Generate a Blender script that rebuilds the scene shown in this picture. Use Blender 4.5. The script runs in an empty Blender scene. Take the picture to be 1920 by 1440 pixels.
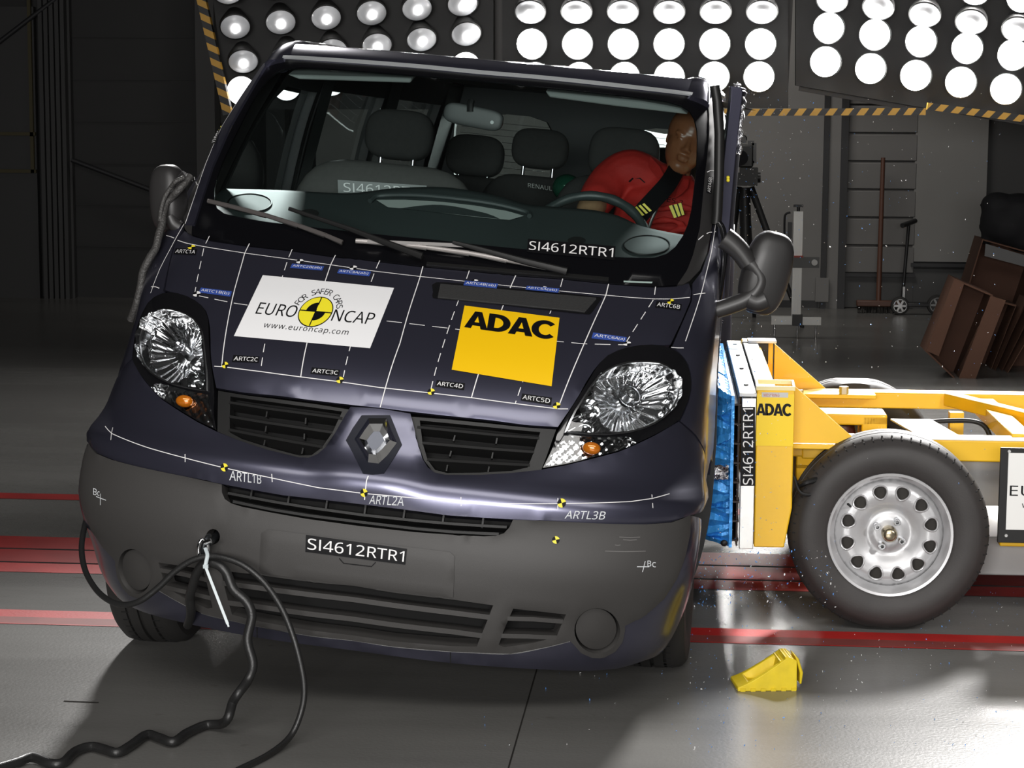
import bpy, bmesh, math, random
import numpy as np
from mathutils import Vector, Matrix, Euler, noise
from mathutils.bvhtree import BVHTree
from mathutils.geometry import delaunay_2d_cdt

random.seed(7)
SC = bpy.context.scene
COL = SC.collection
PI = math.pi

# ------------------------------------------------------------------ camera
FPX, PITCH, ROLL, YAW, CAMH = 3959.19, -0.13161, -0.00563, 0.08593, 1.694
CAMR = Matrix.Rotation(YAW, 3, 'Z') @ Matrix.Rotation(PITCH, 3, 'X') @ Matrix.Rotation(ROLL, 3, 'Y')
_right, _fwd, _up = CAMR.col[0], CAMR.col[1], CAMR.col[2]
cam_data = bpy.data.cameras.new('camera')
cam = bpy.data.objects.new('camera', cam_data)
COL.objects.link(cam)
cam_m = Matrix((_right, _up, -_fwd)).transposed().to_4x4()
cam_m.translation = Vector((0, 0, CAMH))
cam.matrix_world = cam_m
cam_data.sensor_width = 36.0
cam_data.lens = FPX / 1920 * 36
cam_data.clip_start = 0.05
cam_data.clip_end = 100
SC.camera = cam

# ------------------------------------------------------------------ world, exposure
SC.view_settings.view_transform = 'Standard'
SC.view_settings.look = 'None'
SC.view_settings.gamma = 1
SC.view_settings.use_curve_mapping = False
SC.view_settings.exposure = 0.12
world = bpy.data.worlds.new('hall_dark')
SC.world = world
world.use_nodes = True
world.node_tree.nodes['Background'].inputs[0].default_value = (0.9, 0.95, 1.0, 1)
world.node_tree.nodes['Background'].inputs[1].default_value = 0.004
SC.cycles.use_denoising = True
SC.cycles.max_bounces = 8
SC.cycles.transparent_max_bounces = 12
SC.cycles.sample_clamp_indirect = 6
SC.cycles.caustics_reflective = False
SC.cycles.caustics_refractive = False


def lamp(name, kind, loc, target, energy, size=1.0, size_y=None, color=(1, 1, 1), angle=None, blend=0.5, spread=None):
    d = bpy.data.lights.new(name, kind)
    d.energy = energy
    d.color = color
    if kind == 'AREA':
        d.shape = 'RECTANGLE'
        d.size = size
        d.size_y = size_y or size
        if spread:
            d.spread = spread
    if kind == 'SPOT':
        d.spot_size = angle
        d.spot_blend = blend
        d.shadow_soft_size = size
    o = bpy.data.objects.new(name, d)
    COL.objects.link(o)
    o.location = loc
    o.rotation_euler = (Vector(target) - Vector(loc)).to_track_quat('-Z', 'Y').to_euler()
    return o


# the hall's lamp banks outside the frame: behind the photographer, overhead, and the rear rows above the visible banks; plus two added fill lights
lamp('front_bank', 'AREA', (-0.6, -1.6, 2.0), (-0.4, 6.6, 1.1), 430, 3.8, 0.8, (1.0, 0.98, 0.96))
lamp('overhead_bank', 'AREA', (-0.4, 1.9, 4.9), (-0.4, 5.0, 0.5), 300, 6.0, 3.0, (1.0, 0.975, 0.94))
lamp('rear_bank_left', 'SPOT', (-2.7, 12.3, 4.7), (-1.5, 4.9, 0.0), 2300, 0.35, color=(1.0, 0.98, 0.96), angle=0.52, blend=0.8)
lamp('rear_bank_right', 'SPOT', (2.3, 12.3, 4.7), (1.2, 5.2, 0.0), 5200, 0.5, color=(1.0, 0.98, 0.96), angle=0.85, blend=0.6)
lamp('trolley_fill', 'SPOT', (3.8, 3.2, 3.0), (1.25, 6.9, 0.45), 420, 0.3, color=(1.0, 0.98, 0.96), angle=0.52, blend=0.5)  # added spot, cone narrowed to brighten only the trolley and its wheel
lamp('wall_fill', 'AREA', (-0.6, 15.4, 4.6), (-0.6, 18.0, 1.0), 38, 3.0, 1.0, (1.0, 0.96, 0.9), spread=1.9)  # added fill in place of lamp spill on the back wall


# ------------------------------------------------------------------ helpers
def S2L(c):
    return tuple(((v / 255 + 0.055) / 1.055) ** 2.4 if v / 255 > 0.04045 else v / 255 / 12.92 for v in c)


MATS = {}


def mat(name, col, rough=0.5, metal=0.0, coat=0.0, spec=0.5, emit=0.0, var=0.0, vscale=30.0, bump=0.0, bscale=200.0,
        coat_rough=0.03, rvar=0.0, sheen=0.0):
    if name in MATS:
        return MATS[name]
    m = bpy.data.materials.new(name)
    m.use_nodes = True
    nt = m.node_tree
    b = nt.nodes['Principled BSDF']
    b.inputs['Base Color'].default_value = (*col, 1)
    b.inputs['Roughness'].default_value = rough
    b.inputs['Metallic'].default_value = metal
    b.inputs['Coat Weight'].default_value = coat
    b.inputs['Coat Roughness'].default_value = coat_rough
    b.inputs['Specular IOR Level'].default_value = spec
    if emit:
        b.inputs['Emission Color'].default_value = (*col, 1)
        b.inputs['Emission Strength'].default_value = emit
    tc = nt.nodes.new('ShaderNodeTexCoord')
    if var or rvar:
        n = nt.nodes.new('ShaderNodeTexNoise')
        n.inputs['Scale'].default_value = vscale
        n.inputs['Detail'].default_value = 6
        nt.links.new(tc.outputs['Object'], n.inputs['Vector'])
        if var:
            mx = nt.nodes.new('ShaderNodeMix')
            mx.data_type = 'RGBA'
            mx.inputs['A'].default_value = (*[max(0, c * (1 - var)) for c in col], 1)
            mx.inputs['B'].default_value = (*[min(1, c * (1 + var)) for c in col], 1)
            nt.links.new(n.outputs['Fac'], mx.inputs['Factor'])
            nt.links.new(mx.outputs['Result'], b.inputs['Base Color'])
        if rvar:
            mr = nt.nodes.new('ShaderNodeMapRange')
            mr.inputs['From Min'].default_value = 0.3
            mr.inputs['From Max'].default_value = 0.7
            mr.inputs['To Min'].default_value = max(0, rough - rvar)
            mr.inputs['To Max'].default_value = min(1, rough + rvar)
            nt.links.new(n.outputs['Fac'], mr.inputs['Value'])
            nt.links.new(mr.outputs['Result'], b.inputs['Roughness'])
    if bump:
        n2 = nt.nodes.new('ShaderNodeTexNoise')
        n2.inputs['Scale'].default_value = bscale
        n2.inputs['Detail'].default_value = 3
        nt.links.new(tc.outputs['Object'], n2.inputs['Vector'])
        bp = nt.nodes.new('ShaderNodeBump')
        bp.inputs['Strength'].default_value = bump
        bp.inputs['Distance'].default_value = 0.01
        nt.links.new(n2.outputs['Fac'], bp.inputs['Height'])
        nt.links.new(bp.outputs['Normal'], b.inputs['Normal'])
    MATS[name] = m
    return m


def glass_mat(name, tint, refl=0.5, rough=0.0, ior=1.45):
    """thin pane: transparent tint plus fresnel reflection"""
    if name in MATS:
        return MATS[name]
    m = bpy.data.materials.new(name)
    m.use_nodes = True
    nt = m.node_tree
    nt.nodes.clear()
    out = nt.nodes.new('ShaderNodeOutputMaterial')
    tr = nt.nodes.new('ShaderNodeBsdfTransparent')
    tr.inputs[0].default_value = (*tint, 1)
    gl = nt.nodes.new('ShaderNodeBsdfGlossy')
    gl.inputs['Roughness'].default_value = rough
    gl.inputs['Color'].default_value = (refl, refl, refl, 1)
    # reflection after Schlick, the same from both faces of the thin pane
    lw = nt.nodes.new('ShaderNodeLayerWeight')
    lw.inputs['Blend'].default_value = 0.5
    pw = nt.nodes.new('ShaderNodeMath'); pw.operation = 'POWER'; pw.inputs[1].default_value = 5
    nt.links.new(lw.outputs['Facing'], pw.inputs[0])
    fr = nt.nodes.new('ShaderNodeMath'); fr.operation = 'MULTIPLY_ADD'
    f0 = 2 * ((ior - 1) / (ior + 1)) ** 2
    fr.inputs[1].default_value = 1 - f0; fr.inputs[2].default_value = f0
    nt.links.new(pw.outputs[0], fr.inputs[0])
    mx = nt.nodes.new('ShaderNodeMixShader')
    nt.links.new(fr.outputs[0], mx.inputs[0])
    nt.links.new(tr.outputs[0], mx.inputs[1])
    nt.links.new(gl.outputs[0], mx.inputs[2])
    nt.links.new(mx.outputs[0], out.inputs[0])
    MATS[name] = m
    return m


def emis(name, col, s):
    if name in MATS:
        return MATS[name]
    m = bpy.data.materials.new(name)
    m.use_nodes = True
    nt = m.node_tree
    nt.nodes.clear()
    out = nt.nodes.new('ShaderNodeOutputMaterial')
    e = nt.nodes.new('ShaderNodeEmission')
    e.inputs[0].default_value = (*col, 1)
    e.inputs[1].default_value = s
    nt.links.new(e.outputs[0], out.inputs[0])
    MATS[name] = m
    return m


def tag(o, label=None, cat=None, group=None, kind=None):
    if label:
        o['label'] = label
    if cat:
        o['category'] = cat
    if group:
        o['group'] = group
    if kind:
        o['kind'] = kind
    return o


def thing(name, label, cat, loc=(0, 0, 0), rz=0.0, group=None):
    o = bpy.data.objects.new(name, None)
    o.empty_display_size = 0.1
    COL.objects.link(o)
    o.location = loc
    o.rotation_euler = (0, 0, rz)
    bpy.context.view_layer.update()
    return tag(o, label, cat, group)


def frame_of(d, up=Vector((0, 0, 1))):
    d = d.normalized()
    if abs(d.dot(up)) > 0.97:
        up = Vector((0, 1, 0)) if abs(d.y) < 0.9 else Vector((1, 0, 0))
    s = d.cross(up).normalized()
    u = s.cross(d).normalized()
    return s, u


def catmull(pts, n=8, closed=False):
    P = [Vector(p) for p in pts]
    L = len(P)
    out = []
    rng = range(L if closed else L - 1)
    for i in rng:
        if closed:
            p0, p1, p2, p3 = P[i - 1], P[i], P[(i + 1) % L], P[(i + 2) % L]
        else:
            p0 = P[i - 1] if i > 0 else P[i] * 2 - P[i + 1]
            p1, p2 = P[i], P[i + 1]
            p3 = P[i + 2] if i + 2 < L else P[i + 1] * 2 - P[i]
        for k in range(n):
            t = k / n
            out.append(0.5 * ((2 * p1) + (-p0 + p2) * t + (2 * p0 - 5 * p1 + 4 * p2 - p3) * t * t + (-p0 + 3 * p1 - 3 * p2 + p3) * t ** 3))
    if not closed:
        out.append(P[-1])
    return out


class MB:
    """collects geometry for ONE mesh object"""

    def __init__(self):
        self.v = []
        self.f = []
        self.m = []
        self.flat = []

    def add(self, verts, faces, mi=0):
        o = len(self.v)
        self.v += [tuple(v) for v in verts]
        self.f += [tuple(i + o for i in f) for f in faces]
        self.m += [mi] * len(faces)
        return self

    def box(self, c, size, M=None, mi=0, taper=None):
        x, y, z = [s / 2 for s in size]
        vs = [Vector((sx * x, sy * y, sz * z)) for sz in (-1, 1) for sy in (-1, 1) for sx in (-1, 1)]
        if taper:
            for v in vs:
                if v.z > 0:
                    v.x *= taper
                    v.y *= taper
        if M is not None:
            vs = [M @ v for v in vs]
        c = Vector(c)
        vs = [v + c for v in vs]
        return self.add(vs, [(0, 2, 3, 1), (4, 5, 7, 6), (0, 1, 5, 4), (2, 6, 7, 3), (0, 4, 6, 2), (1, 3, 7, 5)], mi)

    def beam(self, a, b, w, h, mi=0, up=Vector((0, 0, 1))):
        a, b = Vector(a), Vector(b)
        s, u = frame_of(b - a, Vector(up))
        vs = []
        for p in (a, b):
            for (i, j) in ((-1, -1), (1, -1), (1, 1), (-1, 1)):
                vs.append(p + s * (i * w / 2) + u * (j * h / 2))
        return self.add(vs, [(3, 2, 1, 0), (4, 5, 6, 7), (0, 1, 5, 4), (1, 2, 6, 5), (2, 3, 7, 6), (3, 0, 4, 7)], mi)

    def tube(self, pts, r, n=12, mi=0, closed=False, caps=True, sx=1.0):
        P = [Vector(p) for p in pts]
        R = r if isinstance(r, (list, tuple)) else [r] * len(P)
        L = len(P)
        vs, fs = [], []
        d0 = (P[1] - P[0])
        s, u = frame_of(d0)
        for i, p in enumerate(P):
            if closed:
                d = (P[(i + 1) % L] - P[i - 1])
            else:
                d = P[min(i + 1, L - 1)] - P[max(i - 1, 0)]
            d = d.normalized() if d.length > 1e-9 else d0.normalized()
            s = (s - d * s.dot(d))
            s = s.normalized() if s.length > 1e-6 else frame_of(d)[0]
            u = s.cross(d).normalized()
            for k in range(n):
                a = 2 * PI * k / n
                vs.append(p + s * (math.cos(a) * R[i] * sx) + u * (math.sin(a) * R[i]))
        seg = L if closed else L - 1
        for i in range(seg):
            j = (i + 1) % L
            for k in range(n):
                k2 = (k + 1) % n
                fs.append((i * n + k, j * n + k, j * n + k2, i * n + k2))
        if caps and not closed:
            fs.append(tuple(range(n)))
            fs.append(tuple((L - 1) * n + k for k in reversed(range(n))))
        return self.add(vs, fs, mi)

    def lathe(self, prof, M=None, n=32, mi=0, closed=False, ang=2 * PI):
        """prof: (r, h) list, spun about local Z"""
        vs, fs = [], []
        L = len(prof)
        for k in range(n):
            a = ang * k / n
            for (r, h) in prof:
                v = Vector((r * math.cos(a), r * math.sin(a), h))
                vs.append(M @ v if M is not None else v)
        for k in range(n):
            k2 = (k + 1) % n
            for i in range(L if closed else L - 1):
                j = (i + 1) % L
                fs.append((k * L + i, k2 * L + i, k2 * L + j, k * L + j))
        return self.add(vs, fs, mi)

    def cyl(self, a, b, r, n=20, mi=0, r2=None):
        return self.tube([a, b], [r, r if r2 is None else r2], n, mi)

    def sphere(self, c, r, n=16, mi=0, M=None):
        c = Vector(c)
        rr = Vector((r, r, r)) if not isinstance(r, (tuple, list, Vector)) else Vector(r)
        vs, fs = [], []
        m = n // 2
        for i in range(m + 1):
            t = PI * i / m
            for k in range(n):
                a = 2 * PI * k / n
                v = Vector((math.sin(t) * math.cos(a) * rr.x, math.sin(t) * math.sin(a) * rr.y, math.cos(t) * rr.z))
                vs.append((M @ v if M is not None else v) + c)
        for i in range(m):
            for k in range(n):
                k2 = (k + 1) % n
                fs.append((i * n + k, (i + 1) * n + k, (i + 1) * n + k2, i * n + k2))
        return self.add(vs, fs, mi)

    def prism(self, poly, ext, mi=0):
        """poly: 3D planar outline, ext: extrusion vector"""
        P = [Vector(p) for p in poly]
        e = Vector(ext)
        n = len(P)
        vs = P + [p + e for p in P]
        fs = [tuple(reversed(range(n))), tuple(range(n, 2 * n))]
        for i in range(n):
            j = (i + 1) % n
            fs.append((i, j, j + n, i + n))
        return self.add(vs, fs, mi)

    def build(self, name, mats, parent=None, bevel=0.0, smooth=40, world=False, segs=2, weld=True):
        me = bpy.data.meshes.new(name)
        me.from_pydata(self.v, [], self.f)
        if not isinstance(mats, (list, tuple)):
            mats = [mats]
        for m_ in mats:
            me.materials.append(m_)
        for p_, i in zip(me.polygons, self.m):
            p_.material_index = i
            p_.use_smooth = True
        bm = bmesh.new()
        bm.from_mesh(me)
        if weld:
            bmesh.ops.remove_doubles(bm, verts=bm.verts, dist=1e-5)
        bmesh.ops.recalc_face_normals(bm, faces=bm.faces)
        bm.to_mesh(me)
        bm.free()
        me.set_sharp_from_angle(angle=math.radians(smooth))
        o = bpy.data.objects.new(name, me)
        COL.objects.link(o)
        if parent is not None:
            o.parent = parent
        if bevel:
            b = o.modifiers.new('bevel', 'BEVEL')
            b.width = bevel
            b.segments = segs
            b.limit_method = 'ANGLE'
            b.angle_limit = math.radians(35)
            b.harden_normals = False
        return o


def local_mb(mb, M):
    mb.v = [tuple(M @ Vector(v)) for v in mb.v]
    return mb


def struct(name, mb, m, **k):
    o = mb.build(name, m, **k)
    o['kind'] = 'structure'
    return o


def copy_tree(o, parent=None):
    c = o.copy()
    COL.objects.link(c)
    if parent is not None:
        c.parent = parent
    for ch in [x for x in bpy.data.objects if x.parent == o]:
        copy_tree(ch, c)
    return c


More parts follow.
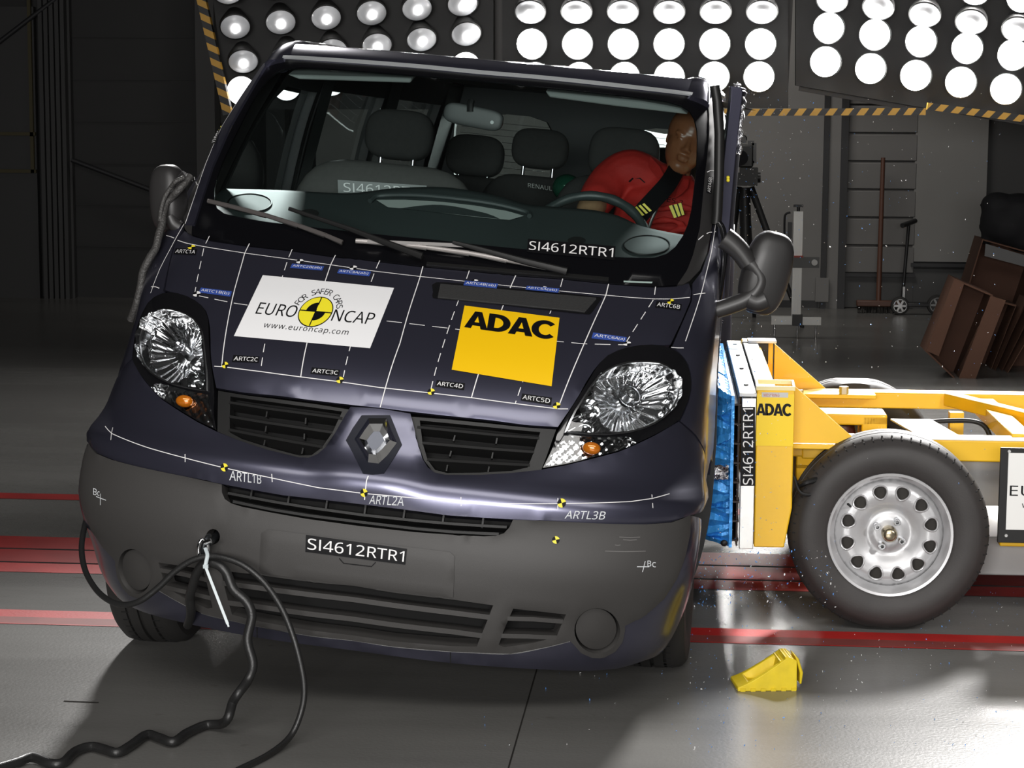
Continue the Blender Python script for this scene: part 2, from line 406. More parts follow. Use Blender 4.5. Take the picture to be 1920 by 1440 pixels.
GLYPHS = '''(|240|32,220 35,285 45,348 60,409 83,468 113,522 150,573 217,573 167,493 132,407 111,315 103,221 107,159 116,98 132,38 154,-20 182,-75 216,-127 150,-127 113,-77 83,-24 60,34 45,94 35,156|5,7,6 5,8,7 4,8,5 4,9,8 3,9,4 2,9,3 2,10,9 1,10,2 1,11,10 0,11,1 0,12,11 23,12,0 23,13,12 22,13,23 22,14,13 21,14,22 21,15,14 20,15,21 20,16,15 19,16,20 19,17,16 18,17,19
)|240|209,220 205,156 196,94 180,34 158,-24 128,-77 91,-127 25,-127 59,-75 87,-20 108,38 124,98 134,159 137,221 134,283 124,346 108,406 87,465 59,521 24,573 91,573 128,522 158,468 180,409 196,348 205,285|18,20,19 18,21,20 18,22,21 17,22,18 17,23,22 16,23,17 16,24,23 15,24,16 15,25,24 14,25,15 14,0,25 13,0,14 12,0,13 12,1,0 11,1,12 11,2,1 10,2,11 10,3,2 9,3,10 9,4,3 8,4,9 8,5,4 7,5,8 7,6,5
-|258|32,184 32,246 226,246 226,184|0,2,1 0,3,2
.|215|58,43 61,69 72,85 88,94 107,97 126,94 142,85 153,69 157,43 153,18 142,2 126,-8 107,-11 88,-8 72,2 61,18|3,5,4 2,5,3 2,6,5 1,6,2 1,7,6 0,7,1 0,8,7 15,8,0 15,9,8 14,9,15 14,10,9 13,10,14 13,11,10 12,11,13
1|459|285,0 216,0 216,400 216,422 216,439 217,455 217,470 218,484 219,499 207,487 196,477 184,467 169,455 108,405 71,452 226,573 285,573|14,16,15 14,8,16 8,0,16 14,9,8 7,0,8 14,10,9 6,0,7 14,11,10 5,0,6 14,12,11 4,0,5 14,13,12 3,0,4 2,0,3 1,0,2
2|459|417,0 38,0 38,59 188,210 228,251 261,287 287,320 306,353 318,387 322,424 315,466 294,496 261,514 221,520 181,517 147,506 115,489 83,466 45,513 68,531 94,548 122,561 153,572 186,578 221,581 270,576 313,562 347,540 372,510 388,472 394,428 389,385 375,344 353,305 324,267 288,227 247,185 128,67 128,64 417,64|23,25,24 22,25,23 22,26,25 21,26,22 21,27,26 20,27,21 19,27,20 19,28,27 18,13,19 13,28,19 18,14,13 12,28,13 18,15,14 11,28,12 17,16,18 16,15,18 11,29,28 10,29,11 10,30,29 9,30,10 9,31,30 8,31,9 7,31,8 7,32,31 6,32,7 6,33,32 5,33,6 5,34,33 4,34,5 4,35,34 3,35,4 3,36,35 2,36,3 2,37,36 2,38,37 2,39,38 2,0,39 1,0,2
3|459|395,439 392,403 381,372 363,347 340,326 310,311 277,302 277,298 337,283 379,255 405,214 413,163 407,116 390,74 360,40 318,14 263,-3 193,-8 150,-6 110,-1 72,8 36,23 36,89 74,73 114,61 155,54 194,51 260,59 305,81 331,117 339,164 335,197 320,223 297,242 265,255 226,263 179,265 123,265 123,326 180,326 223,329 259,339 286,356 307,377 319,404 323,434 316,471 295,498 262,516 219,521 190,520 164,515 140,508 117,498 96,487 75,473 39,521 73,544 115,563 163,576 218,581 296,571 352,540 384,495|59,61,60 58,61,59 58,62,61 57,62,58 56,62,57 56,49,62 49,48,62 48,63,62 55,54,56 54,53,56 53,52,56 52,51,56 51,50,56 50,49,56 47,63,48 46,63,47 46,0,63 45,0,46 45,1,0 44,1,45 43,1,44 43,2,1 42,2,43 42,3,2 41,3,42 41,4,3 40,4,41 39,4,40 39,5,4 37,39,38 37,5,39 37,6,5 37,7,6 37,8,7 37,36,8 36,9,8 35,9,36 34,9,35 33,9,34 33,10,9 32,10,33 31,10,32 31,11,10 30,11,31 29,11,30 29,12,11 28,12,29 28,13,12 21,23,22 27,13,28 27,14,13 21,24,23 21,25,24 26,14,27 21,26,25 21,14,26 21,15,14 20,15,21 20,16,15 19,16,20 18,16,19 18,17,16
4|459|443,130 359,130 359,0 291,0 291,130 17,130 17,190 286,576 359,576 359,193 443,193 291,374 291,394 291,412 292,429 293,444 293,459 294,474 294,487 295,500 292,500 285,485 276,468 266,451 257,438 86,193 291,193|6,20,7 20,8,7 20,19,8 19,9,8 6,21,20 18,9,19 17,9,18 6,22,21 16,9,17 6,23,22 15,9,16 6,24,23 14,9,15 6,25,24 13,9,14 12,9,13 11,9,12 26,9,11 6,26,25 6,9,26 6,10,9 6,0,10 5,0,6 4,0,5 3,1,4 1,0,4 3,2,1
5|459|221,351 275,346 322,331 361,307 389,274 407,232 413,183 407,128 387,81 356,43 314,15 261,-2 199,-8 156,-6 116,0 80,10 51,23 51,90 82,74 121,62 161,55 200,52 239,55 274,65 302,82 323,106 336,137 341,176 332,225 306,262 262,284 197,292 173,291 146,288 120,284 99,280 64,302 86,573 373,573 373,508 146,508 132,342 148,345 169,348 194,350|36,40,37 40,38,37 40,39,38 36,41,40 44,1,0 43,1,44 42,1,43 42,2,1 41,2,42 36,2,41 36,3,2 36,31,3 31,4,3 35,34,36 34,33,36 33,32,36 32,31,36 30,4,31 29,4,30 29,5,4 28,5,29 28,6,5 27,6,28 27,7,6 26,7,27 25,7,26 25,8,7 24,8,25 16,18,17 23,8,24 23,9,8 16,19,18 22,9,23 16,20,19 21,9,22 16,21,20 16,9,21 16,10,9 15,10,16 15,11,10 14,11,15 13,11,14 13,12,11
6|459|44,245 46,294 51,342 60,389 75,433 95,474 121,510 155,539 196,562 246,576 306,581 324,580 344,579 362,577 377,573 377,513 362,517 344,520 326,522 308,523 257,518 216,504 183,483 158,454 139,419 127,380 119,337 115,291 119,291 133,309 150,326 170,339 194,350 223,356 255,358 302,353 342,338 375,313 400,279 416,236 421,184 415,129 399,82 372,44 336,15 291,-2 239,-8 199,-4 163,7 130,26 101,54 77,89 59,133 48,185 238,51 284,59 320,84 343,125 351,184 344,233 324,271 289,295 241,303 205,299 175,287 150,270 131,248 119,223 115,198 117,172 123,146 133,121 146,99 164,79 185,64 210,55|9,11,10 9,12,11 9,13,12 9,14,13 8,14,9 8,16,14 16,15,14 7,18,8 18,17,8 17,16,8 6,19,7 19,18,7 6,20,19 6,21,20 5,21,6 5,22,21 5,23,22 4,23,5 4,24,23 3,24,4 3,25,24 2,25,3 2,26,25 33,35,34 32,35,33 32,36,35 31,36,32 1,26,2 30,36,31 30,37,36 1,27,26 29,37,30 29,62,37 62,38,37 28,62,29 28,63,62 61,38,62 28,64,63 60,38,61 0,27,1 0,28,27 0,64,28 0,65,64 60,39,38 59,39,60 0,66,65 0,67,66 53,67,0 59,40,39 58,40,59 53,68,67 53,69,68 52,69,53 57,40,58 57,41,40 52,70,69 52,71,70 51,71,52 57,42,41 56,42,57 51,72,71 51,73,72 50,73,51 55,42,56 55,43,42 50,74,73 50,75,74 54,43,55 50,54,75 49,54,50 49,43,54 49,44,43 48,44,49 48,45,44 47,45,48 47,46,45
A|512|437,0 368,177 141,177 73,0 0,0 224,575 289,575 512,0 282,415 279,424 274,438 269,455 263,473 259,489 255,500 251,484 247,468 242,452 238,438 234,425 230,415 165,241 346,241|4,6,5 4,14,6 14,7,6 4,15,14 13,7,14 12,7,13 4,16,15 11,7,12 4,17,16 10,7,11 4,18,17 4,19,18 9,7,10 4,20,19 8,7,9 4,21,20 22,7,8 4,2,21 2,22,21 2,1,22 1,7,22 4,3,2 0,7,1
B|521|241,573 336,565 404,541 445,497 459,431 456,399 446,371 431,347 409,328 382,313 350,304 350,300 384,292 415,279 441,261 461,236 474,203 478,163 472,115 454,74 425,42 385,19 337,5 279,0 78,0 78,573 256,329 318,335 357,352 377,382 384,423 376,463 351,490 308,506 245,511 150,511 150,329 150,269 150,61 265,61 330,68 371,91 394,125 401,168 398,197 388,221 370,241 344,256 307,266 260,269|24,35,25 35,0,25 35,1,0 35,2,1 35,34,2 34,3,2 24,36,35 33,3,34 32,3,33 32,4,3 31,4,32 30,4,31 30,5,4 29,5,30 29,6,5 28,6,29 28,7,6 27,7,28 27,8,7 26,8,27 24,37,36 37,26,36 37,8,26 37,9,8 37,10,9 37,11,10 37,12,11 37,13,12 37,49,13 49,14,13 24,38,37 48,14,49 47,14,48 47,15,14 46,15,47 45,15,46 45,16,15 44,16,45 44,17,16 43,17,44 42,17,43 42,18,17 41,18,42 41,19,18 40,19,41 40,20,19 39,20,40 24,39,38 24,20,39 24,21,20 24,22,21 24,23,22
C|507|323,517 280,513 241,502 206,482 178,456 155,423 139,383 129,337 125,286 131,220 147,164 175,117 213,83 262,62 322,55 359,57 394,62 427,69 460,78 460,15 427,5 393,-2 356,-7 312,-8 232,1 166,28 115,72 78,131 56,203 49,287 53,349 67,406 89,456 120,499 159,534 206,559 261,575 324,581 367,578 409,572 448,561 482,547 453,486 425,497 394,508 360,515|36,38,37 36,39,38 35,39,36 35,40,39 35,41,40 34,41,35 34,45,41 45,44,41 44,43,41 43,42,41 33,1,34 1,0,34 0,45,34 33,2,1 33,3,2 32,3,33 32,4,3 31,4,32 31,5,4 31,6,5 30,6,31 30,7,6 29,7,30 29,8,7 28,8,29 28,9,8 28,10,9 27,10,28 27,11,10 26,11,27 26,12,11 26,13,12 17,19,18 25,13,26 16,19,17 25,14,13 15,19,16 14,19,15 25,19,14 24,19,25 24,20,19 24,21,20 23,21,24 23,22,21
D|585|536,292 528,203 501,131 457,74 399,33 325,8 237,0 78,0 78,573 254,573 335,565 404,540 460,501 502,446 528,377 460,289 454,359 435,415 404,457 361,487 308,505 244,511 150,511 150,62 228,62 329,76 402,119 446,190|7,22,8 22,9,8 22,10,9 22,11,10 22,21,11 21,12,11 7,23,22 20,12,21 19,12,20 19,13,12 18,13,19 17,13,18 17,14,13 16,14,17 16,0,14 15,0,16 15,1,0 27,1,15 27,2,1 26,2,27 26,3,2 25,3,26 24,3,25 24,4,3 7,24,23 7,4,24 7,5,4 7,6,5
E|446|398,0 78,0 78,573 398,573 398,509 150,509 150,330 383,330 383,268 150,268 150,63 398,63|1,5,2 5,3,2 5,4,3 1,6,5 1,9,6 9,7,6 9,8,7 1,10,9 1,11,10 1,0,11
F|416|150,0 78,0 78,573 398,573 398,509 150,509 150,306 383,306 383,243 150,243|1,5,2 5,3,2 5,4,3 1,6,5 1,9,6 9,7,6 9,8,7 1,0,9
G|584|326,302 524,302 524,22 478,8 431,-1 380,-6 323,-8 241,1 173,28 120,71 81,130 57,202 49,286 58,370 84,442 127,500 186,544 259,571 346,581 392,578 437,572 478,561 516,547 489,484 457,497 421,508 382,515 342,517 278,510 225,489 181,455 150,409 131,353 124,286 130,222 146,166 175,119 216,84 270,62 340,55 375,56 404,59 429,63 452,68 452,238 326,238|17,19,18 17,20,19 17,21,20 16,21,17 16,22,21 16,26,22 26,25,22 25,24,22 24,23,22 15,27,16 27,26,16 15,28,27 15,29,28 14,29,15 14,30,29 14,31,30 13,31,14 13,32,31 12,32,13 12,33,32 45,1,0 45,44,1 44,2,1 11,33,12 11,34,33 43,2,44 11,35,34 10,35,11 10,36,35 9,36,10 9,37,36 9,38,37 8,38,9 42,2,43 41,2,42 8,39,38 40,2,41 39,2,40 8,2,39 7,2,8 7,3,2 7,4,3 6,4,7 6,5,4
I|228|78,0 150,0 150,573 78,573|0,1,2,3
L|420|78,0 78,573 150,573 150,64 400,64 400,0|0,2,1 0,3,2 0,4,3 0,5,4
M|727|330,0 142,502 139,502 140,484 142,461 143,435 144,407 144,377 144,347 144,0 78,0 78,573 184,573 361,103 364,103 544,573 650,573 650,0 578,0 578,352 578,380 579,408 580,435 581,460 583,482 584,501 581,501 390,0|10,2,11 2,12,11 2,1,12 1,13,12 14,26,15 26,16,15 26,25,16 25,17,16 10,3,2 0,13,1 14,27,26 24,17,25 10,4,3 23,17,24 10,5,4 22,17,23 10,6,5 21,17,22 20,17,21 10,7,6 19,17,20 10,8,7 18,17,19 10,9,8 0,14,13 0,27,14
N|609|532,0 447,0 141,476 138,476 139,455 141,432 142,406 143,378 144,349 144,320 144,0 78,0 78,573 161,573 467,99 470,99 469,115 468,137 467,164 466,193 465,223 464,249 464,573 532,573|11,3,12 3,13,12 3,2,13 2,14,13 21,23,22 21,0,23 11,4,3 1,14,2 11,5,4 11,6,5 11,7,6 11,8,7 11,9,8 11,10,9 20,0,21 19,0,20 18,0,19 17,0,18 16,0,17 15,0,16 1,15,14 1,0,15
O|626|577,287 573,224 561,166 540,116 510,73 473,38 428,13 375,-3 314,-8 251,-3 196,13 151,39 114,73 85,116 65,167 53,224 49,288 56,370 78,442 114,500 166,545 232,572 314,581 393,572 459,545 510,501 547,442 570,370 125,287 130,220 145,163 171,117 207,83 255,62 314,55 373,62 420,83 456,117 481,163 496,220 501,287 490,384 456,457 398,503 314,518 255,511 207,490 171,457 145,411 130,354|21,23,22 21,24,23 20,24,21 20,25,24 19,44,20 44,25,20 19,45,44 43,25,44 19,46,45 42,25,43 42,26,25 18,46,19 18,47,46 18,48,47 41,26,42 41,27,26 17,48,18 17,49,48 40,27,41 16,49,17 40,0,27 16,28,49 15,28,16 15,29,28 39,0,40 39,1,0 14,29,15 39,2,1 14,30,29 38,2,39 13,30,14 38,3,2 13,31,30 37,3,38 36,3,37 13,32,31 12,32,13 36,4,3 12,33,32 35,4,36 11,33,12 35,5,4 11,34,33 34,5,35 11,5,34 10,5,11 10,6,5 9,6,10 9,7,6 8,7,9
P|485|229,573 326,562 393,528 431,475 444,404 441,370 433,336 417,306 395,278 364,255 324,238 275,227 216,223 150,223 150,0 78,0 78,573 223,511 150,511 150,285 208,285 258,288 298,296 330,311 352,334 365,363 370,401 361,449 334,484 289,504|15,18,16 18,0,16 18,1,0 18,2,1 18,17,2 17,29,2 29,3,2 15,19,18 28,3,29 27,3,28 27,4,3 26,4,27 26,5,4 25,5,26 25,6,5 24,6,25 24,7,6 23,7,24 22,7,23 22,8,7 21,8,22 20,8,21 15,13,19 13,20,19 13,8,20 13,9,8 13,10,9 13,11,10 13,12,11 15,14,13
R|499|236,573 301,568 353,555 393,532 422,500 439,460 444,410 440,368 427,334 408,306 385,285 358,269 330,257 487,0 403,0 264,237 150,237 150,0 78,0 78,573 232,510 150,510 150,298 236,298 296,304 338,325 362,359 370,407 366,440 355,467 336,486 310,500 275,507|18,21,19 21,0,19 21,1,0 21,2,1 21,3,2 21,20,3 20,4,3 18,22,21 32,4,20 31,4,32 31,5,4 30,5,31 29,5,30 28,5,29 28,6,5 27,6,28 27,7,6 26,7,27 26,8,7 25,8,26 25,9,8 24,9,25 24,10,9 23,10,24 18,16,22 16,23,22 16,10,23 16,11,10 16,12,11 16,15,12 15,13,12 18,17,16 14,13,15
S|440|403,153 396,106 378,66 348,35 307,11 257,-3 198,-8 167,-7 137,-5 109,-1 83,4 61,11 41,19 41,88 73,76 113,65 156,57 201,55 240,57 273,66 298,79 316,98 327,120 330,147 327,173 318,194 302,213 277,230 242,247 196,265 161,279 131,294 106,311 85,330 69,351 57,375 50,403 48,435 54,477 71,513 99,542 136,563 180,576 231,581 276,578 318,572 355,562 389,549 366,487 336,499 302,508 266,515 229,517 196,515 169,507 148,494 133,478 124,457 121,434 124,407 133,386 149,367 172,351 204,335 246,318 293,299 332,279 362,255 385,228 398,194|42,44,43 42,45,44 41,45,42 41,46,45 40,46,41 40,47,46 40,51,47 51,50,47 50,49,47 49,48,47 39,52,40 52,51,40 39,53,52 39,54,53 38,54,39 38,55,54 38,56,55 38,57,56 37,57,38 37,58,57 36,58,37 36,59,58 36,60,59 35,60,36 35,61,60 34,61,35 34,62,61 34,63,62 33,63,34 33,64,63 32,64,33 32,65,64 31,65,32 31,66,65 30,66,31 29,66,30 29,67,66 28,67,29 28,68,67 27,68,28 26,68,27 26,69,68 25,69,26 25,0,69 24,0,25 23,0,24 23,1,0 22,1,23 21,1,22 21,2,1 20,2,21 12,14,13 19,2,20 12,15,14 19,3,2 18,3,19 12,16,15 17,3,18 12,17,16 12,3,17 12,4,3 11,4,12 11,5,4 10,5,11 9,5,10 8,5,9 8,6,5 7,6,8
T|446|259,0 187,0 187,509 8,509 8,573 437,573 437,509 259,509|3,5,4 3,6,5 2,6,3 1,7,2 7,6,2 1,0,7
U|586|513,202 507,146 489,95 459,52 416,20 360,-1 290,-8 196,7 128,50 86,118 72,204 72,573 144,573 144,201 154,139 182,93 228,64 294,55 342,59 379,73 407,96 427,126 438,161 442,202 442,573 513,573|10,12,11 10,13,12 23,25,24 23,0,25 9,13,10 22,0,23 22,1,0 9,14,13 21,1,22 21,2,1 9,15,14 20,2,21 8,15,9 19,2,20 19,3,2 8,16,15 18,3,19 8,17,16 17,3,18 8,3,17 8,4,3 7,4,8 7,5,4 6,5,7
a|450|231,437 299,428 347,403 376,358 385,293 385,0 334,0 320,61 317,61 298,40 279,22 258,9 234,-1 206,-6 172,-8 136,-5 103,6 75,23 55,48 41,80 37,119 50,176 87,219 152,245 243,257 316,259 316,285 310,330 293,359 265,375 227,380 194,378 163,370 133,359 106,347 84,400 115,414 151,426 190,434 252,208 184,200 141,182 118,155 110,119 115,87 132,66 157,53 188,49 238,56 279,79 306,117 315,172 315,210|38,1,0 37,1,38 37,2,1 36,2,37 35,2,36 35,29,2 29,3,2 34,33,35 33,32,35 32,31,35 31,30,35 30,29,35 28,3,29 27,3,28 27,4,3 26,4,27 26,5,4 25,5,26 24,52,25 52,5,25 23,52,24 22,52,23 21,40,22 40,39,22 39,52,22 51,5,52 21,41,40 21,42,41 20,42,21 50,5,51 20,43,42 19,43,20 19,44,43 49,7,50 7,5,50 19,45,44 18,45,19 48,8,49 8,7,49 18,46,45 48,9,8 6,5,7 47,9,48 18,47,46 18,9,47 17,9,18 17,10,9 16,10,17 16,11,10 16,12,11 15,12,16 15,13,12 14,13,15
b|493|139,461 138,435 138,410 136,389 135,373 139,373 161,398 189,419 226,432 272,437 344,423 401,381 437,312 449,215 444,147 427,91 400,48 365,17 322,-2 272,-8 226,-3 189,10 161,31 139,55 133,55 119,0 68,0 68,609 139,609 260,379 219,374 188,361 165,339 150,308 142,268 139,217 139,214 145,144 165,93 202,61 261,51 312,61 348,93 369,145 376,216 369,287 348,338 311,368|26,28,27 26,0,28 26,1,0 8,10,9 26,2,1 7,10,8 7,11,10 6,11,7 26,3,2 5,29,6 29,11,6 26,4,3 29,47,11 47,12,11 5,30,29 5,31,30 26,5,4 26,33,5 33,32,5 32,31,5 46,12,47 45,12,46 45,13,12 26,34,33 44,13,45 26,35,34 26,36,35 43,13,44 43,14,13 26,37,36 43,15,14 42,15,43 26,38,37 41,15,42 26,24,38 24,39,38 41,16,15 40,16,41 24,23,39 23,40,39 26,25,24 22,40,23 22,16,40 22,17,16 21,17,22 21,18,17 20,18,21 20,19,18
c|385|241,-8 187,-2 139,15 99,45 69,87 50,143 44,213 51,284 71,342 102,385 142,415 191,432 245,438 278,436 309,431 336,424 358,415 337,356 316,363 292,370 267,374 244,376 204,371 172,358 148,335 131,303 120,263 117,213 120,166 131,126 148,94 172,71 202,58 240,53 273,55 302,60 328,68 351,78 351,15 328,5 304,-2 275,-7|11,13,12 11,14,13 10,14,11 10,15,14 10,16,15 9,16,10 9,21,16 21,20,16 20,19,16 19,18,16 18,17,16 8,22,9 22,21,9 8,23,22 8,24,23 7,24,8 7,25,24 7,26,25 6,26,7 6,27,26 6,28,27 5,28,6 5,29,28 4,29,5 4,30,29 4,31,30 3,31,4 36,38,37 3,32,31 35,38,36 34,38,35 3,33,32 33,38,34 3,38,33 2,38,3 1,38,2 1,39,38 1,40,39 1,41,40 0,41,1
e|452|234,438 286,432 329,414 364,385 390,346 406,299 411,244 411,201 117,201 127,137 154,90 197,62 254,52 293,54 327,60 359,69 392,82 392,20 359,8 327,-1 292,-6 251,-8 194,-2 143,17 101,48 70,91 51,146 44,212 50,277 68,333 96,378 134,411 181,431 233,380 188,372 154,348 130,309 119,257 338,257 335,292 326,322 312,346 292,364 266,376|32,1,0 32,2,1 31,2,32 31,3,2 30,3,31 30,33,3 33,43,3 43,4,3 30,34,33 29,34,30 42,4,43 29,35,34 41,4,42 29,36,35 41,5,4 40,5,41 28,36,29 39,5,40 28,37,36 39,6,5 38,6,39 27,37,28 27,38,37 27,6,38 27,7,6 26,8,27 8,7,27 26,9,8 25,9,26 25,10,9 24,10,25 24,11,10 15,17,16 14,17,15 24,12,11 13,17,14 12,17,13 24,17,12 23,17,24 23,18,17 22,18,23 22,19,18 22,20,19 21,20,22
m|750|540,438 603,429 649,401 676,352 685,280 685,0 615,0 615,277 610,321 594,353 567,372 528,379 474,369 438,342 418,298 411,237 411,0 342,0 342,277 339,308 332,333 320,353 303,367 281,376 253,379 215,374 185,360 164,338 150,308 141,269 139,223 139,0 68,0 68,430 125,430 136,371 140,371 155,392 173,409 194,422 217,431 241,436 266,438 312,433 349,420 378,398 398,366 402,366 427,398 461,420 499,433|41,43,42 50,1,0 40,43,41 40,44,43 49,1,50 39,44,40 32,34,33 32,35,34 49,2,1 38,44,39 38,45,44 48,2,49 37,45,38 48,10,2 10,3,2 37,46,45 47,11,48 11,10,48 36,24,37 24,46,37 36,25,24 23,46,24 47,12,11 22,46,23 36,26,25 9,3,10 32,36,35 32,28,36 28,27,36 27,26,36 47,13,12 21,46,22 21,47,46 21,13,47 20,13,21 8,3,9 8,4,3 20,14,13 19,14,20 7,4,8 32,29,28 18,14,19 18,15,14 7,5,4 17,15,18 6,5,7 32,30,29 17,16,15 32,31,30
n|495|275,438 343,429 391,401 421,352 431,280 431,0 361,0 361,275 355,321 338,353 308,372 265,379 204,368 166,338 146,289 139,223 139,0 68,0 68,430 125,430 136,371 140,371 156,392 175,409 198,422 222,431 248,436|26,1,0 25,1,26 24,1,25 17,19,18 17,20,19 24,2,1 23,2,24 22,2,23 22,11,2 11,10,2 10,3,2 21,11,22 21,12,11 9,3,10 17,21,20 17,14,21 14,13,21 13,12,21 8,3,9 8,4,3 7,4,8 17,15,14 7,5,4 6,5,7 17,16,15
o|485|442,216 438,165 428,121 411,82 388,51 359,25 324,7 285,-4 241,-8 200,-4 163,7 129,25 100,51 77,82 59,121 48,165 44,216 50,282 68,336 97,380 137,412 186,431 244,438 299,431 347,412 387,380 417,336 436,282 117,216 120,169 130,128 147,95 172,71 203,56 243,51 282,56 314,71 339,95 356,128 366,169 369,216 365,263 355,303 338,335 314,359 282,374 242,379 185,368 147,335 124,284|21,23,22 20,23,21 20,24,23 19,24,20 19,25,24 18,47,19 47,46,19 46,25,19 46,45,25 45,26,25 44,26,45 18,48,47 43,26,44 17,48,18 43,27,26 17,49,48 42,27,43 41,27,42 17,28,49 16,28,17 41,0,27 40,0,41 15,28,16 15,29,28 39,0,40 39,1,0 15,30,29 38,1,39 14,30,15 38,2,1 14,31,30 37,2,38 13,31,14 37,3,2 13,32,31 36,3,37 12,32,13 36,4,3 12,33,32 35,4,36 12,34,33 34,4,35 11,34,12 11,4,34 11,5,4 10,5,11 10,6,5 9,6,10 9,7,6 8,7,9
p|493|273,438 344,424 401,383 437,313 449,216 444,148 427,93 401,49 365,17 322,-2 272,-8 241,-6 213,1 190,11 170,24 153,38 139,55 134,55 136,39 137,20 138,1 139,-16 139,-192 68,-192 68,430 126,430 136,371 139,371 153,389 170,405 189,419 213,429 240,436 260,379 221,374 190,362 167,342 152,313 142,275 139,229 139,216 142,167 150,126 165,93 188,70 220,55 261,51 297,56 326,72 348,98 364,131 373,171 376,217 369,283 348,334 311,367|32,1,0 31,1,32 23,25,24 23,26,25 30,1,31 30,2,1 29,2,30 28,2,29 27,33,28 33,2,28 33,55,2 55,3,2 27,34,33 27,35,34 23,27,26 23,38,27 38,37,27 37,36,27 36,35,27 54,3,55 53,3,54 53,4,3 52,4,53 23,39,38 23,40,39 51,4,52 23,41,40 51,5,4 50,5,51 23,42,41 50,6,5 49,6,50 23,17,42 17,43,42 48,6,49 17,44,43 48,7,6 47,7,48 17,45,44 46,7,47 17,16,45 16,46,45 23,18,17 15,46,16 15,7,46 15,8,7 23,19,18 14,8,15 13,8,14 23,20,19 13,9,8 12,9,13 11,9,12 23,21,20 11,10,9 23,22,21
r|331|269,438 281,438 295,437 308,435 319,433 310,368 299,370 287,372 275,373 264,374 240,371 217,363 195,351 176,334 161,313 149,289 141,261 139,229 139,0 68,0 68,430 126,430 134,351 137,351 152,374 170,395 191,413 214,426 240,435|28,1,0 28,2,1 28,3,2 28,4,3 27,4,28 27,5,4 19,21,20 19,22,21 26,5,27 25,6,26 6,5,26 24,9,25 9,8,25 8,7,25 7,6,25 23,10,24 10,9,24 23,11,10 23,12,11 19,23,22 19,15,23 15,14,23 14,13,23 13,12,23 19,16,15 19,17,16 19,18,17
u|495|427,430 427,0 370,0 359,57 356,57 340,36 321,20 298,8 273,-1 247,-6 220,-8 173,-4 134,8 103,29 81,59 68,99 63,148 63,430 135,430 135,153 141,108 158,76 188,57 230,51 273,55 306,69 330,91 345,121 354,160 357,206 357,430|16,18,17 16,19,18 29,0,30 29,1,0 28,1,29 27,1,28 16,20,19 15,20,16 26,1,27 15,21,20 14,21,15 25,3,26 3,1,26 14,22,21 24,4,25 4,3,25 13,22,14 13,23,22 24,5,4 2,1,3 23,5,24 13,5,23 13,6,5 12,6,13 12,7,6 11,7,12 11,8,7 11,9,8 10,9,11
w|630|346,243 341,260 336,276 331,292 328,308 324,322 321,335 318,347 316,357 313,357 311,347 308,335 305,322 302,307 298,292 294,275 289,259 284,242 207,1 127,1 9,431 82,431 141,201 147,178 153,154 158,131 163,109 167,90 169,73 172,73 175,84 178,97 181,112 185,128 189,144 193,160 197,175 201,188 277,431 354,431 428,188 434,169 440,149 446,129 451,109 455,90 457,74 460,74 463,89 466,108 471,129 477,153 483,177 489,201 549,431 621,431 502,1 419,1|19,21,20 19,22,21 37,39,38 37,9,39 9,8,39 8,40,39 53,55,54 53,56,55 37,10,9 7,40,8 37,11,10 6,40,7 37,12,11 5,40,6 4,40,5 37,13,12 3,40,4 37,14,13 2,40,3 37,15,14 1,40,2 37,16,15 0,40,1 37,17,16 57,40,0 37,18,17 19,23,22 52,56,53 36,18,37 57,41,40 19,24,23 51,56,52 35,18,36 57,42,41 34,18,35 19,25,24 50,56,51 57,43,42 33,18,34 19,26,25 49,56,50 57,44,43 32,18,33 31,18,32 19,27,26 57,45,44 48,56,49 30,18,31 57,46,45 19,28,27 47,56,48 29,18,30 57,47,46 57,56,47 19,29,28 19,18,29'''
BOLD = '''A|640|0,0 190,0 325,520 225,714 425,714 460,0 650,0 212,125 438,125 404,265 246,265|0,1,2,3 3,2,4 4,2,5,6 7,8,9,10
D|690|50,0 235,0 235,714 50,714 300,0 270,150 380,9 313,155 456,35 355,170 524,78 392,195 581,134 422,228 624,202 446,267 651,278 460,311 660,357 465,357 651,436 460,403 624,512 446,447 581,580 422,486 524,636 392,519 456,679 355,544 380,705 313,559 300,714 270,564 235,0 235,150 235,564 235,714|0,1,2,3 4,6,7,5 6,8,9,7 8,10,11,9 10,12,13,11 12,14,15,13 14,16,17,15 16,18,19,17 18,20,21,19 20,22,23,21 22,24,25,23 24,26,27,25 26,28,29,27 28,30,31,29 30,32,33,31 34,4,5,35 36,33,32,37
C|680|613,606 498,504 562,656 473,534 504,694 445,556 439,719 414,571 372,729 381,577 304,724 348,574 238,704 316,562 177,671 286,543 124,625 260,515 80,568 239,482 47,502 223,443 27,431 213,401 20,357 210,357 27,283 213,313 47,212 223,271 80,146 239,232 124,89 260,199 177,43 286,171 238,10 316,152 304,-10 348,140 372,-15 381,137 439,-5 414,143 504,20 445,158 562,58 473,180 613,108 498,210|0,2,3,1 2,4,5,3 4,6,7,5 6,8,9,7 8,10,11,9 10,12,13,11 12,14,15,13 14,16,17,15 16,18,19,17 18,20,21,19 20,22,23,21 22,24,25,23 24,26,27,25 26,28,29,27 28,30,31,29 30,32,33,31 32,34,35,33 34,36,37,35 36,38,39,37 38,40,41,39 40,42,43,41 42,44,45,43 44,46,47,45 46,48,49,47'''


def _parse(src):
    d = {}
    for ln in src.strip('\n').split('\n'):
        ch, adv, vs, fs = ln.split('|')
        d[ch] = (int(adv), [tuple(map(int, p.split(','))) for p in vs.split()], [tuple(map(int, p.split(','))) for p in fs.split()])
    return d


GL, GLB = _parse(GLYPHS), _parse(BOLD)


